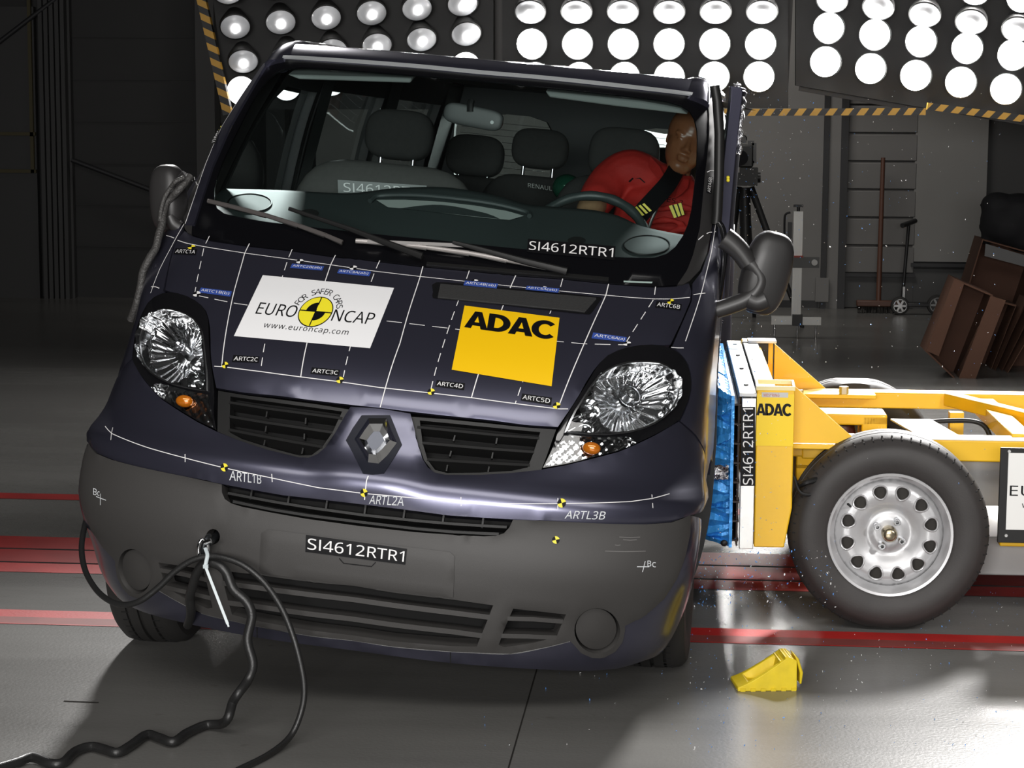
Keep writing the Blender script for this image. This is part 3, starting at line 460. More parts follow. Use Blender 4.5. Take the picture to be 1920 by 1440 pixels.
def text_geo(s, bold=0.0, space=1.0):
    """flat triangles of a string from the plain letter outlines above, normalised to 0..1 over its bounding box; also the aspect"""
    vs, fs, pen = [], [], 0
    for ch in s:
        if ch == ' ':
            pen += 280
            continue
        g = GLB[ch] if bold > .02 and ch in GLB and all(c in GLB for c in s) else GL[ch]
        o = len(vs)
        vs += [(x + pen, y) for x, y in g[1]]
        fs += [tuple(i + o for i in f) for f in g[2]]
        pen += g[0] * space
    x0, x1 = min(v[0] for v in vs), max(v[0] for v in vs)
    y0, y1 = min(v[1] for v in vs), max(v[1] for v in vs)
    return [((v[0] - x0) / (x1 - x0), (v[1] - y0) / (y1 - y0)) for v in vs], fs, (x1 - x0) / (y1 - y0)


def homog(quad):
    """unit square (0,0)=tl (1,0)=tr (1,1)=br (0,1)=bl -> pixels/plane"""
    src = [(0, 0), (1, 0), (1, 1), (0, 1)]
    A, b = [], []
    for (x, y), (u, v) in zip(src, quad):
        A.append([x, y, 1, 0, 0, 0, -u * x, -u * y]); b.append(u)
        A.append([0, 0, 0, x, y, 1, -v * x, -v * y]); b.append(v)
    h = np.linalg.solve(np.array(A, float), np.array(b, float))
    def f(x, y):
        d = h[6] * x + h[7] * y + 1
        return ((h[0] * x + h[1] * y + h[2]) / d, (h[3] * x + h[4] * y + h[5]) / d)
    return f


def pix_ray(px, py):
    """world ray through a point of the 1920x1440 frame (used to survey the positions of things)"""
    d = CAMR @ Vector(((px - 960) / FPX, 1, -(py - 720) / FPX))
    return Vector((0, 0, CAMH)), d


def at_Y(px, py, Y):
    o, d = pix_ray(px, py)
    return o + d * ((Y - o.y) / d.y)


def at_floor(px, py, z=0.0):
    o, d = pix_ray(px, py)
    return o + d * ((z - o.z) / d.z)


WHITE = lambda: mat('white_vinyl', (0.80, 0.79, 0.79), 0.45)
BLACK = lambda: mat('black_vinyl', (0.005, 0.005, 0.006), 0.5, spec=.15)
YEL = lambda: mat('yellow_vinyl', (0.86, 0.72, 0.04), 0.45)

# ================================================================== THE SETTING
def floor_mat():
    m = bpy.data.materials.new('painted_concrete')
    m.use_nodes = True
    nt = m.node_tree
    b = nt.nodes['Principled BSDF']
    tc = nt.nodes.new('ShaderNodeTexCoord')
    n = nt.nodes.new('ShaderNodeTexNoise'); n.inputs['Scale'].default_value = 0.9; n.inputs['Detail'].default_value = 8; n.inputs['Roughness'].default_value = 0.65
    mp = nt.nodes.new('ShaderNodeMapping'); mp.inputs['Scale'].default_value = (0.35, 1.6, 1)
    nt.links.new(tc.outputs['Object'], mp.inputs[0]); nt.links.new(mp.outputs[0], n.inputs['Vector'])
    cr = nt.nodes.new('ShaderNodeValToRGB')
    cr.color_ramp.elements[0].position = 0.3; cr.color_ramp.elements[0].color = (0.125, 0.122, 0.116, 1)
    cr.color_ramp.elements[1].position = 0.7; cr.color_ramp.elements[1].color = (0.18, 0.176, 0.168, 1)
    nt.links.new(n.outputs['Fac'], cr.inputs[0])
    # sparse small dark spots and scuffs
    n2 = nt.nodes.new('ShaderNodeTexNoise'); n2.inputs['Scale'].default_value = 9; n2.inputs['Detail'].default_value = 3
    nt.links.new(tc.outputs['Object'], n2.inputs['Vector'])
    mr = nt.nodes.new('ShaderNodeMapRange'); mr.inputs['From Min'].default_value = 0.70; mr.inputs['From Max'].default_value = 0.76
    mr.inputs['To Min'].default_value = 0; mr.inputs['To Max'].default_value = 0.35
    nt.links.new(n2.outputs['Fac'], mr.inputs[0])
    mx = nt.nodes.new('ShaderNodeMix'); mx.data_type = 'RGBA'; mx.inputs['B'].default_value = (0.07, 0.06, 0.05, 1)
    nt.links.new(mr.outputs[0], mx.inputs['Factor']); nt.links.new(cr.outputs[0], mx.inputs['A'])
    nt.links.new(mx.outputs['Result'], b.inputs['Base Color'])
    mr2 = nt.nodes.new('ShaderNodeMapRange'); mr2.inputs['To Min'].default_value = 0.2; mr2.inputs['To Max'].default_value = 0.3
    nt.links.new(n.outputs['Fac'], mr2.inputs[0]); nt.links.new(mr2.outputs[0], b.inputs['Roughness'])
    n3 = nt.nodes.new('ShaderNodeTexNoise'); n3.inputs['Scale'].default_value = 90; n3.inputs['Detail'].default_value = 4
    nt.links.new(tc.outputs['Object'], n3.inputs['Vector'])
    bp = nt.nodes.new('ShaderNodeBump'); bp.inputs['Strength'].default_value = 0.07; bp.inputs['Distance'].default_value = 0.01
    nt.links.new(n3.outputs['Fac'], bp.inputs['Height']); nt.links.new(bp.outputs[0], b.inputs['Normal'])
    return m


FLOOR = floor_mat()
# floor with the two narrow rail slots left open
mb = MB()
for (y0, y1) in ((-4.0, 7.480), (7.502, 7.712), (7.734, 18.6)):
    mb.add([(-9, y0, 0), (7, y0, 0), (7, y1, 0), (-9, y1, 0)], [(0, 1, 2, 3)])
mb.add([(-9, 7.47, -0.06), (7, 7.47, -0.06), (7, 7.75, -0.06), (-9, 7.75, -0.06)], [(0, 1, 2, 3)], 1)
for y in (7.480, 7.502, 7.712, 7.734):
    mb.add([(-9, y, 0), (7, y, 0), (7, y, -0.06), (-9, y, -0.06)], [(0, 1, 2, 3)], 1)
struct('floor', mb, [FLOOR, mat('rail_slot_shade', (0.006, 0.006, 0.006), 0.8)], weld=False)  # slot sides and bottom coloured near black as shade

REDP = mat('red_floor_paint', (0.40, 0.020, 0.018), 0.5, spec=.25, var=0.35, vscale=6, bump=0.08, bscale=90)
REDW = mat('worn_red_floor_paint', (0.20, 0.045, 0.04), 0.55, spec=.2, var=0.5, vscale=5)
REDD = mat('dark_red_floor_paint', (0.26, 0.016, 0.015), 0.55, spec=.2, var=0.4, vscale=5)
_tn = 0
for (y0, y1, m_) in ((6.672, 6.768, REDP), (6.588, 6.672, REDW), (6.578, 6.588, REDP), (7.331, 7.480, REDP), (7.502, 7.712, REDD), (7.734, 7.95, REDD), (8.72, 8.85, REDD)):
    mb = MB()
    mb.add([(-9, y0, .0015), (7, y0, .0015), (7, y1, .0015), (-9, y1, .0015)], [(0, 1, 2, 3)])
    _tn += 1
    struct('trim_%d' % _tn, mb, m_)
# expansion joint in the floor and a short slot on the left
JOINT = mat('floor_joint', (0.03, 0.028, 0.026), 0.9, spec=0.0)
mb = MB()
mb.add([(-.459, 3.0, .001), (-.454, 3.0, .001), (-.452, 6.57, .001), (-.456, 6.57, .001)], [(0, 1, 2, 3)])
_tn += 1
struct('trim_%d' % _tn, mb, JOINT)
mb = MB()
mb.add([(-1.77, 5.712, .001), (-1.667, 5.708, .001), (-1.667, 5.717, .001), (-1.77, 5.723, .001)], [(0, 1, 2, 3)])
_tn += 1
struct('trim_%d' % _tn, mb, JOINT)

WALLM = mat('grey_wall_panel', (0.20, 0.195, 0.19), 0.7, var=0.08, vscale=3)
WALLD = mat('dark_wall_panel', (0.022, 0.022, 0.022), 0.7, var=0.1, vscale=3)
DARK = mat('dark_steel', (0.02, 0.02, 0.022), 0.5)
SHUT = mat('shutter_slats', (0.17, 0.165, 0.16), 0.6, var=0.06, vscale=4)
# back wall behind the trolley: plain bay, sectional door, cupboard-like panel
mb = MB()
mb.box((-1.05, 18.10, 2.5), (4.4, .2, 5.0))
struct('wall_back', mb, WALLM)
mb = MB()
mb.box((4.2, 18.15, 2.5), (6.0, .2, 5.0))
struct('wall_back_right', mb, mat('dull_wall_panel', (0.055, 0.055, 0.055), .7))
mb = MB()
mb.box((-5.0, 18.15, 2.5), (8.0, .2, 5.0))
for k in range(13):
    mb.box((-5.0, 18.04, .45 + k * .36), (8.0, .02, .012))
struct('wall_back_left', mb, WALLD)
mb = MB()
mb.box((-9.0, 7.2, 2.5), (.2, 22.6, 5.0))
struct('wall_left', mb, WALLD)
mb = MB()
mb.box((7.0, 7.2, 2.5), (.2, 22.6, 5.0))
struct('wall_right', mb, WALLD)
mb = MB()
mb.box((-1, 7.2, 5.1), (16, 22.6, .2))
struct('ceiling', mb, mat('black_ceiling', (0.012, 0.012, 0.012), 0.8))

# sectional door with lower dark plinth
d1 = thing('door_1', None, None, (1.54, 17.98, 0)); d1['kind'] = 'structure'
mb = MB()
for k in range(7):
    z0 = .30 + k * .235
    mb.box((0, .02, z0 + .112), (.60, .03, .216))
    mb.box((0, .03, z0 + .225), (.60, .02, .02))
mb.build('door_panel', SHUT, d1, bevel=.006)
mb = MB(); mb.box((0, .03, .14), (.60, .03, .26)); mb.build('door_plinth', mat('grey_plinth', (0.07, 0.07, 0.07), .6), d1)
mb = MB(); mb.box((0, .0, .285), (.62, .03, .03)); mb.build('door_rail', DARK, d1)
for k, (x, w) in enumerate(((1.085, .045), (1.235, .06))):
    mb = MB(); mb.box((x, 17.95, 1.2), (w, .06, 2.4)); struct('trim_%d' % (20 + k), mb, DARK)
mb = MB(); mb.box((1.16, 17.97, 1.2), (.10, .05, 2.4)); mb.box((1.075, 17.92, .16), (.11, .05, .2)); struct('trim_22', mb, WALLM)
p1 = thing('wall_panel', 'pale flat wall panel behind the shutter door handle pole', 'wall panel', (2.125, 18.0, 0)); p1['kind'] = 'structure'
mb = MB(); mb.box((0, .01, 1.05), (.60, .04, 1.30)); mb.build('panel_sheet', mat('pale_panel', (0.24, 0.235, 0.225), .6, var=.05, vscale=3), p1, bevel=.004)
mb = MB(); mb.box((0.02, -.01, .375), (.66, .05, .03)); mb.build('panel_ledge', DARK, p1)
mb = MB(); mb.box((0, .02, .17), (.66, .04, .34)); mb.build('panel_plinth', mat('grey_plinth', (0.07, 0.07, 0.07), .6), p1)
# baseboard line of the plain bay
mb = MB(); mb.box((.5, 17.985, .03), (1.1, .03, .06)); struct('baseboard_back', mb, DARK)
# the barely visible left side: ribbed post, office partition with yellow edging
RIB = mat('ribbed_post', (0.035, 0.035, 0.035), .6)
mb = MB()
for k in range(5):
    mb.box((-5.60 + k * .048, 17.9, 1.6), (.034, .10, 3.2))
mb.box((-5.50, 17.97, 1.6), (.26, .06, 3.2))
struct('trim_23', mb, RIB)
mb = MB(); mb.box((-7.0, 17.93, 1.25), (2.66, .06, 2.5)); struct('wall_partition', mb, mat('partition_grey', (0.03, 0.03, 0.03), .6))
mb = MB(); mb.box((-7.0, 17.88, 1.42), (2.66, .03, .03)); mb.box((-7.0, 17.88, 1.10), (2.66, .03, .03)); mb.box((-5.70, 17.88, 1.26), (.03, .03, .35)); mb.box((-5.70, 17.88, 2.0), (.03, .03, 1.2))
struct('trim_24', mb, mat('ochre_edging', (0.045, 0.036, 0.01), .6))
for k, x in enumerate((-4.15, -3.55)):
    mb = MB(); mb.box((x, 17.85, 2.4), (.16, .2, 4.8)); struct('trim_%d' % (25 + k), mb, RIB)
mb = MB(); mb.cyl((-5.35, 17.86, 1.2), (-4.2, 17.86, .78), .02); mb.cyl((-6.1, 17.86, 2.1), (-5.0, 17.86, 2.9), .02); struct('trim_27', mb, DARK)

# ================================================================== THE VAN
VAN_T = Vector((-0.94279, 5.65077, 0.00632))
VAN_R = Matrix.Rotation(-0.070069, 3, 'Z') @ Matrix.Rotation(-0.014256, 3, 'X') @ Matrix.Rotation(0.085035, 3, 'Y')
VAN_M = VAN_R.to_4x4(); VAN_M.translation = VAN_T
VAN_I = VAN_M.inverted()
van = bpy.data.objects.new('crash_tested_van', None)
COL.objects.link(van)
van.matrix_world = VAN_M
bpy.context.view_layer.update()
tag(van, 'dark blue passenger van with test stickers, struck in its side by the yellow trolley', 'van')

PAINT = mat('dark_blue_metallic_paint', (0.082, 0.082, 0.121), 0.31, .80, coat=0.6, coat_rough=0.16)
PAINTR = mat('dark_blue_roof_paint', (0.082, 0.082, 0.121), 0.17, .80, coat=0.6, coat_rough=0.02)
PLAST = mat('dark_grey_bumper_plastic', (0.039, 0.037, 0.0355), 0.55, bump=0.10, bscale=900)
PLASTB = mat('black_trim_plastic', (0.010, 0.010, 0.010), 0.45, spec=.35)
GLOSSB = mat('gloss_black_surround', (0.006, 0.006, 0.007), 0.12, coat=0.6)
TRIMG = mat('charcoal_pillar_trim', (0.022, 0.021, 0.021), 0.6, spec=.3)
FRIT = mat('black_glass_border', (0.003, 0.003, 0.004), 0.3, spec=.3)
CHROME = mat('chrome', (0.82, 0.83, 0.85), 0.06, 1.0)
CHROMER = mat('satin_chrome', (0.75, 0.76, 0.78), 0.16, 1.0)
GLASS = glass_mat('windscreen_glass', (0.72, 0.80, 0.79), 0.5)
SIDEGL = glass_mat('side_glass', (0.66, 0.72, 0.72), 0.9)
LENS = glass_mat('headlight_lens', (0.93, 0.94, 0.95), 0.9)
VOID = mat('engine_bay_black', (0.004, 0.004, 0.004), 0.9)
RUBBER = mat('tyre_rubber', (0.022, 0.021, 0.020), 0.65, bump=.05, bscale=300)
HEADLN = mat('headliner', (0.015, 0.016, 0.016), 0.9)
DASHM = mat('dashboard_plastic', (0.037, 0.047, 0.047), 0.55, bump=.05, bscale=700)
SEATM = mat('seat_cloth', (0.034, 0.033, 0.032), 0.9, var=.2, vscale=60)
SEATG = mat('seat_cloth_grey', (0.09, 0.087, 0.083), 0.9, var=.15, vscale=60)


def pchip(xs, ys):
    xs = np.array(xs, float); ys = np.array(ys, float)
    h = np.diff(xs); d = np.diff(ys) / h
    m = np.zeros_like(xs)
    for i in range(1, len(xs) - 1):
        if d[i - 1] * d[i] > 0:
            w1 = 2 * h[i] + h[i - 1]; w2 = h[i] + 2 * h[i - 1]
            m[i] = (w1 + w2) / (w1 / d[i - 1] + w2 / d[i])
    m[0], m[-1] = d[0], d[-1]
    def f(x):
        x = np.clip(x, xs[0], xs[-1])
        i = np.clip(np.searchsorted(xs, x) - 1, 0, len(h) - 1)
        t = (x - xs[i]) / h[i]
        return ((1 + 2 * t) * (1 - t) ** 2 * ys[i] + t * (1 - t) ** 2 * h[i] * m[i] + t * t * (3 - 2 * t) * ys[i + 1] + t * t * (t - 1) * h[i] * m[i + 1])
    return f


# centre profile (how far back the nose is at each height), half width, corner depth
Y0 = pchip([.10, .14, .19, .26, .31, .38, .45, .52, .57, .62, .68, .74, .85, .95, 1.08, 1.22, 1.255, 1.5, 1.8, 1.84, 1.865, 1.90],
           [.09, .035, .000, -.022, -.030, -.036, -.037, -.030, -.014, .004, .030, .064, .110, .172, .320, .535, .580, .868, 1.200, 1.262, 1.340, 1.60])
WD = pchip([.10, .15, .18, .27, .42, .55, .63, .78, .92, 1.09, 1.22, 1.4, 1.56, 1.73, 1.85, 1.9],
           [.76, .80, .82, .862, .893, .902, .900, .893, .880, .873, .862, .838, .812, .768, .735, .72])
DP = pchip([.10, .31, .50, .63, .74, .85, .95, 1.08, 1.25, 1.5, 1.8, 1.9], [.42, .40, .29, .29, .38, .42, .41, .30, .19, .19, .20, .20])
ZN = 225
ZG = np.linspace(.10, 1.90, ZN)
AG = np.arange(0, 1.451, .01)
TX = np.zeros((ZN, len(AG))); TY = np.zeros((ZN, len(AG))); ARC = np.zeros(ZN)
for i, z in enumerate(ZG):
    w, y0, d = float(WD(z)), float(Y0(z)), float(DP(z))
    t = np.linspace(0, 1, 400)
    x = w * (1 - (1 - t) ** 2.6)
    y = y0 + d * (1 - np.sqrt(np.clip(1 - (x / w) ** 2.6, 0, 1)))
    s = np.concatenate([[0], np.cumsum(np.hypot(np.diff(x), np.diff(y)))])
    A = s[-1]; ARC[i] = A
    TX[i] = np.where(AG <= A, np.interp(AG, s, x), w)
    TY[i] = np.where(AG <= A, np.interp(AG, s, y), y[-1] + AG - A)


def S(a, z, off=0.0):
    """point on the van's nose: a = distance round the body from the centre line, z = height"""
    def pos(a, z):
        sg = -1 if a < 0 else 1
        aa = min(abs(a), 1.4499)
        fi = min(max((z - .10) / 1.80 * (ZN - 1), 0), ZN - 1.0001); i = int(fi); u = fi - i
        fj = aa / .01; j = int(fj); v = fj - j
        def B(T):
            return (T[i, j] * (1 - v) + T[i, j + 1] * v) * (1 - u) + (T[i + 1, j] * (1 - v) + T[i + 1, j + 1] * v) * u
        return Vector((sg * B(TX), B(TY), z))
    p = pos(a, z)
    if off:
        e = .006
        n = (pos(a + e, z) - pos(a - e, z)).cross(pos(a, z + e) - pos(a, z - e))
        n.normalize()
        p = p + n * off
    return p


# search mesh of the whole nose
_vs, _fs = [], []
_na = len(AG)
_cols = list(range(-_na + 1, _na))
for i in range(ZN):
    for j in _cols:
        _vs.append((math.copysign(1, j) * TX[i, abs(j)] if j else 0.0, TY[i, abs(j)], ZG[i]))
_nc = len(_cols)
for i in range(ZN - 1):
    for j in range(_nc - 1):
        q = i * _nc + j
        _fs.append((q, q + 1, q + _nc + 1, q + _nc))
NOSE = BVHTree.FromPolygons(_vs, _fs)


def az(px, py):
    """(a, z) of the nose point seen at a frame position; slides inward past the silhouette"""
    for k in range(60):
        o, d = pix_ray(px, py)
        lo = VAN_I @ o
        ld = (VAN_R.transposed() @ d).normalized()
        h = NOSE.ray_cast(lo, ld)
        if h[0] is not None and h[0].y < 1.75:
            p = h[0]
            z = p.z
            fi = min(max((z - .10) / 1.80 * (ZN - 1), 0), ZN - 1.0001); i = int(fi); u = fi - i
            rx = TX[i] * (1 - u) + TX[i + 1] * u
            ry = TY[i] * (1 - u) + TY[i + 1] * u
            if abs(p.x) < rx[-1] * .97:
                a = float(np.interp(abs(p.x), rx, AG))
            else:
                a = float(np.interp(p.y, ry, AG))
            return (math.copysign(a, p.x), z)
        px += -2 if px > 740 else 2
    raise RuntimeError('missed nose %s %s' % (px, py))


def ay(y, z):
    """a on the flank at distance y from the nose"""
    fi = min(max((z - .10) / 1.80 * (ZN - 1), 0), ZN - 1.0001); i = int(fi); u = fi - i
    ry = TY[i] * (1 - u) + TY[i + 1] * u
    return float(np.interp(y, ry, AG))


def X3(pts):
    """frame positions (2-tuples) or ('s', y, z) flank points -> (a, z) list"""
    r = []
    for p in pts:
        if p[0] == 's':
            r.append((ay(p[1], p[2]), p[2]))
        else:
            r.append(az(*p))
    return r


def curve2(pts, n=6, closed=False):
    return [(v[0], v[1]) for v in catmull([(p[0], p[1], 0) for p in pts], n, closed)]


def sym(half):
    """half outline (right side, from centre to centre) -> whole outline"""
    h = [(max(0, a), z) for a, z in half]
    h[0] = (0, h[0][1]); h[-1] = (0, h[-1][1])
    return h + [(-a, z) for a, z in reversed(h[1:-1])]


def mirror(loop):
    return [(-a, z) for a, z in reversed(loop)]


def dense(loop, step):
    out = []
    n = len(loop)
    for i in range(n):
        p, q = loop[i], loop[(i + 1) % n]
        L = math.hypot(p[0] - q[0], p[1] - q[1])
        k = max(1, int(L / step))
        for t in range(k):
            f = t / k
            out.append((p[0] + (q[0] - p[0]) * f, p[1] + (q[1] - p[1]) * f))
    return out


def inside(x, y, loop):
    c = False
    n = len(loop)
    j = n - 1
    for i in range(n):
        xi, yi = loop[i]; xj, yj = loop[j]
        if (yi > y) != (yj > y) and x < (xj - xi) * (y - yi) / (yj - yi + 1e-15) + xi:
            c = not c
        j = i
    return c


def fill(loops, step):
    """triangulate an outline with holes; returns pts, tris, dense loops (as index lists)"""
    loops = [dense(l, step) for l in loops]
    pts, edges, li = [], [], []
    for l in loops:
        b = len(pts)
        pts += [Vector(p) for p in l]
        n = len(l)
        edges += [(b + i, b + (i + 1) % n) for i in range(n)]
        li.append(list(range(b, b + n)))
    xs = [p[0] for p in loops[0]]; ys = [p[1] for p in loops[0]]
    gx = np.arange(min(xs) + step / 2, max(xs), step); gy = np.arange(min(ys) + step / 2, max(ys), step)
    bnd = np.array([p[:] for p in pts])
    for k, y in enumerate(gy):
        for x in gx:
            xx = x + (step / 2 if k % 2 else 0)
            if not inside(xx, y, loops[0]) or any(inside(xx, y, h) for h in loops[1:]):
                continue
            if np.min((bnd[:, 0] - xx) ** 2 + (bnd[:, 1] - y) ** 2) < (step * .45) ** 2:
                continue
            pts.append(Vector((xx, y)))
    r = delaunay_2d_cdt(pts, edges, [], 0, 1e-7)
    V = [tuple(v) for v in r[0]]
    T = []
    for f in r[2]:
        cx = sum(V[i][0] for i in f) / len(f); cy = sum(V[i][1] for i in f) / len(f)
        if inside(cx, cy, loops[0]) and not any(inside(cx, cy, h) for h in loops[1:]):
            T.append(tuple(f))
    # map original loop indices
    omap = {}
    for i, orig in enumerate(r[3]):
        for o_ in orig:
            omap[o_] = i
    li = [[omap[i] for i in l] for l in li]
    return V, T, li


def patch_mb(loops, off=0.0, thick=.012, step=.03, mb=None, mi=0, lip=0.0, surf=S, wall_mi=None):
    """a panel lying on the nose surface with real thickness"""
    mb = mb or MB()
    V, T, li = fill(loops, step)
    fo = off if callable(off) else (lambda a, z: off)
    P = []
    inner = set(i for l in li for i in l) if lip else set()
    for i, (a, z) in enumerate(V):
        P.append(surf(a, z, fo(a, z) - (lip if i in inner else 0)))
    F = [tuple(t) for t in T]
    if thick:
        for l in li:
            b = len(P)
            for i in l:
                a, z = V[i]
                P.append(surf(a, z, fo(a, z) - thick))
            n = len(l)
            for k in range(n):
                k2 = (k + 1) % n
                F.append((l[k], l[k2], b + k2, b + k))
    mb.add(P, F, mi)
    if wall_mi is not None:
        mb.m[-(len(F) - len(T)):] = [wall_mi] * (len(F) - len(T))
    return mb


def ribbon(mb, azs, w, off, mi=0, thick=0.0, step=.02, surf=S):
    """flat strip of width w along a line on the nose"""
    pts = []
    for i in range(len(azs) - 1):
        p, q = azs[i], azs[i + 1]
        k = max(1, int(math.hypot(p[0] - q[0], p[1] - q[1]) / step))
        pts += [(p[0] + (q[0] - p[0]) * t / k, p[1] + (q[1] - p[1]) * t / k) for t in range(k)]
    pts.append(azs[-1])
    vs, fs = [], []
    n = len(pts)
    for i, (a, z) in enumerate(pts):
        c = surf(a, z, off)
        nn = (surf(a, z, .01) - surf(a, z, 0.0001)).normalized()
        q = pts[min(i + 1, n - 1)]; r = pts[max(i - 1, 0)]
        d = (surf(*q, off) - surf(*r, off)).normalized()
        s = d.cross(nn).normalized() * (w / 2)
        if thick:
            vs += [c - s, c + s, c + s - nn * thick, c - s - nn * thick]
        else:
            vs += [c - s, c + s]
    if thick:
        for i in range(n - 1):
            for k in range(4):
                k2 = (k + 1) % 4
                fs.append((i * 4 + k, i * 4 + 4 + k, i * 4 + 4 + k2, i * 4 + k2))
        fs += [(0, 1, 2, 3), ((n - 1) * 4 + 3, (n - 1) * 4 + 2, (n - 1) * 4 + 1, (n - 1) * 4)]
    else:
        for i in range(n - 1):
            fs.append((i * 2, i * 2 + 1, i * 2 + 3, i * 2 + 2))
    mb.add(vs, fs, mi)


def dashes(azs, on, gap):
    """split a polyline into dash pieces"""
    out, cur, L, pen = [], [azs[0]], 0, True
    rem = on
    for i in range(len(azs) - 1):
        p, q = azs[i], azs[i + 1]
        d = math.hypot(q[0] - p[0], q[1] - p[1]); done = 0
        while d - done > rem:
            done += rem
            pt = (p[0] + (q[0] - p[0]) * done / d, p[1] + (q[1] - p[1]) * done / d)
            if pen:
                cur.append(pt); out.append(cur); cur = []
            else:
                cur = [pt]
            pen = not pen
            rem = on if pen else gap
        rem -= d - done
        if pen:
            cur.append(q)
    if pen and len(cur) > 1:
        out.append(cur)
    return out


def quad_geo(mb, quad, off, mi, n=6, conv=None):
    """rectangle on the nose given by four frame corners"""
    H = homog(quad)
    vs, fs = [], []
    for j in range(n + 1):
        for i in range(n + 1):
            vs.append(S(*az(*H(i / n, j / n)), off))
    for j in range(n):
        for i in range(n):
            q = j * (n + 1) + i
            fs.append((q, q + 1, q + n + 2, q + n + 1))
    mb.add(vs, fs, mi)
    return H


def text_on(mb, H, s, x0, x1, y0, y1, off, mi, bold=0.0, space=1.0):
    """lettering inside the box x0..x1, y0(top)..y1 of a quad"""
    V, F, _ = text_geo(s, bold, space)
    mb.add([S(*az(*H(x0 + (x1 - x0) * u, y1 + (y0 - y1) * v)), off) for u, v in V], F, mi)


def shape_on(mb, H, poly, off, mi):
    mb.add([S(*az(*H(x, y)), off) for x, y in poly], [tuple(range(len(poly)))], mi)


def arc_poly(cx, cy, r, a0, a1, ry=None, n=16, r0=0.0, ry0=None):
    ry = ry or r
    ry0 = ry0 or (r0 * ry / r if r else 0)
    pts = [(cx + r * math.cos(a0 + (a1 - a0) * i / n), cy - ry * math.sin(a0 + (a1 - a0) * i / n)) for i in range(n + 1)]
    if r0:
        pts += [(cx + r0 * math.cos(a1 + (a0 - a1) * i / n), cy - ry0 * math.sin(a1 + (a0 - a1) * i / n)) for i in range(n + 1)]
    else:
        pts.append((cx, cy))
    return pts


OBL = VAN_R  # orientation of the body

# ---------------------------------------------------------------- bonnet
BON_TOP = [(793, 500), (880, 508), (967, 517), (1055, 523), (1141, 532), (1229, 538), (1268, 536), (1292, 530)]
bon_half = X3(BON_TOP + [(1297, 545), (1295, 563), (1277, 605), (1258, 645), (1245, 646), (1223, 645), (1200, 646), (1177, 650), (1158, 656), (1140, 665), (1125, 679), (1113, 694), (1099, 716), (1087, 738), (1076, 756), (1066, 771),
                         (1055, 787), (1046, 800), (985, 796), (920, 787), (840, 779), (760, 770), (713, 764)])
bonnet = patch_mb([sym(bon_half)], 0, .02, .03, lip=.003).build('bonnet', PAINT, van)

# air vent inset into the bonnet
vent_px = [(818, 530), (900, 536), (980, 543), (1060, 550), (1110, 556), (1128, 559), (1124, 566), (1116, 578), (1108, 588), (1098, 590), (1040, 584), (960, 575), (880, 566), (820, 561), (811, 557), (812, 548)]
vent = X3(vent_px)
mb = MB(); mb2 = patch_mb([curve2(vent, 3, True)], .0016, 0, .02)
bv = mb2.build('bonnet_vent', GLOSSB, bonnet)
mb = MB()
HV = homog([(822, 533), (1124, 560), (1100, 587), (817, 559)])
for k in range(13):
    v = .06 + .88 * k / 12
    ribbon(mb, [az(*HV(.015, v)), az(*HV(.35, v)), az(*HV(.68, v)), az(*HV(.985, v))], .0042, .0045, 0, .004, step=.08)
mb.build('vent_slat', mat('vent_slat_plastic', (0.035, 0.035, 0.035), .45), bonnet)

# measuring grid in white tape
mb = MB()
GT = [(393, 443), (468, 457), (548, 468), (629, 479), (712, 489), (793, 500), (880, 508), (967, 517), (1055, 523), (1141, 533), (1229, 538)]
GM = [(383, 463), (459, 475), (540, 486), (620, 497), (703, 509), (788, 519), (873, 528), (958, 537), (1049, 546), (1136, 554), (1226, 561)]
GB = [(365, 553), (416, 688), (489, 697), (564, 707), (644, 707), (713, 764), (807, 735), (884, 746), (966, 757), (1049, 758), (1172, 645)]
for k in range(11):
    line = [az(*GT[k]), az(*GM[k]), az(*GB[k])]
    solid = k % 2 == 1
    if k == 5:
        line = [az(*GT[5]), az(*GM[5]), az(750, 644), az(713, 764)]
    for seg in ([line] if solid else dashes(line, .022, .014)):
        ribbon(mb, seg, .0028 if solid else .0024, .0012)
top_line = [(333, 451), (352, 457), (383, 463), (459, 475), (540, 486), (620, 497), (703, 509), (788, 519), (873, 528), (958, 537), (1049, 546), (1136, 554), (1180, 558), (1226, 561), (1260, 561), (1293, 558)]
ribbon(mb, X3(top_line), .0026, .0012)
mid_line = [(368, 554), (440, 569), (460, 572), (740, 604), (850, 617), (1040, 640), (1093, 645), (1172, 647)]
for seg in dashes(X3(mid_line), .045, .022):
    ribbon(mb, seg, .0024, .0012)
low_line = [(402, 687), (420, 688), (489, 697), (564, 707), (637, 716), (713, 727), (807, 737), (884, 746), (966, 757), (1049, 767), (1065, 767)]
ribbon(mb, X3(low_line), .0026, .0012)
mb.build('measuring_line', WHITE(), bonnet)


def target_mark(px, py, sx, sy, parent, colr, skew=(0, 0), base=None):
    """quartered round marker"""
    H = homog([(px - sx + skew[0], py - sy + skew[1]), (px + sx + skew[0], py - sy - skew[1] + skew[1]), (px + sx, py + sy), (px - sx, py + sy)])
    mb = MB()
    for q in range(4):
        a0 = q * PI / 2 + .2
        shape_on(mb, H, arc_poly(.5, .5, .5, a0, a0 + PI / 2, n=8), .0022, q % 2)
    return mb.build('target_marker', [colr, BLACK()], parent)


def code_sticker(quad, s, parent, bg, fg, off=.0016, bold=.012, pad=.05, vpad=.2):
    mb = MB()
    H = quad_geo(mb, quad, off, 0, 4)
    text_on(mb, H, s, pad, 1 - pad, vpad, 1 - vpad, off + .0008, 1, bold)
    return mb.build('code_sticker', [bg, fg], parent)


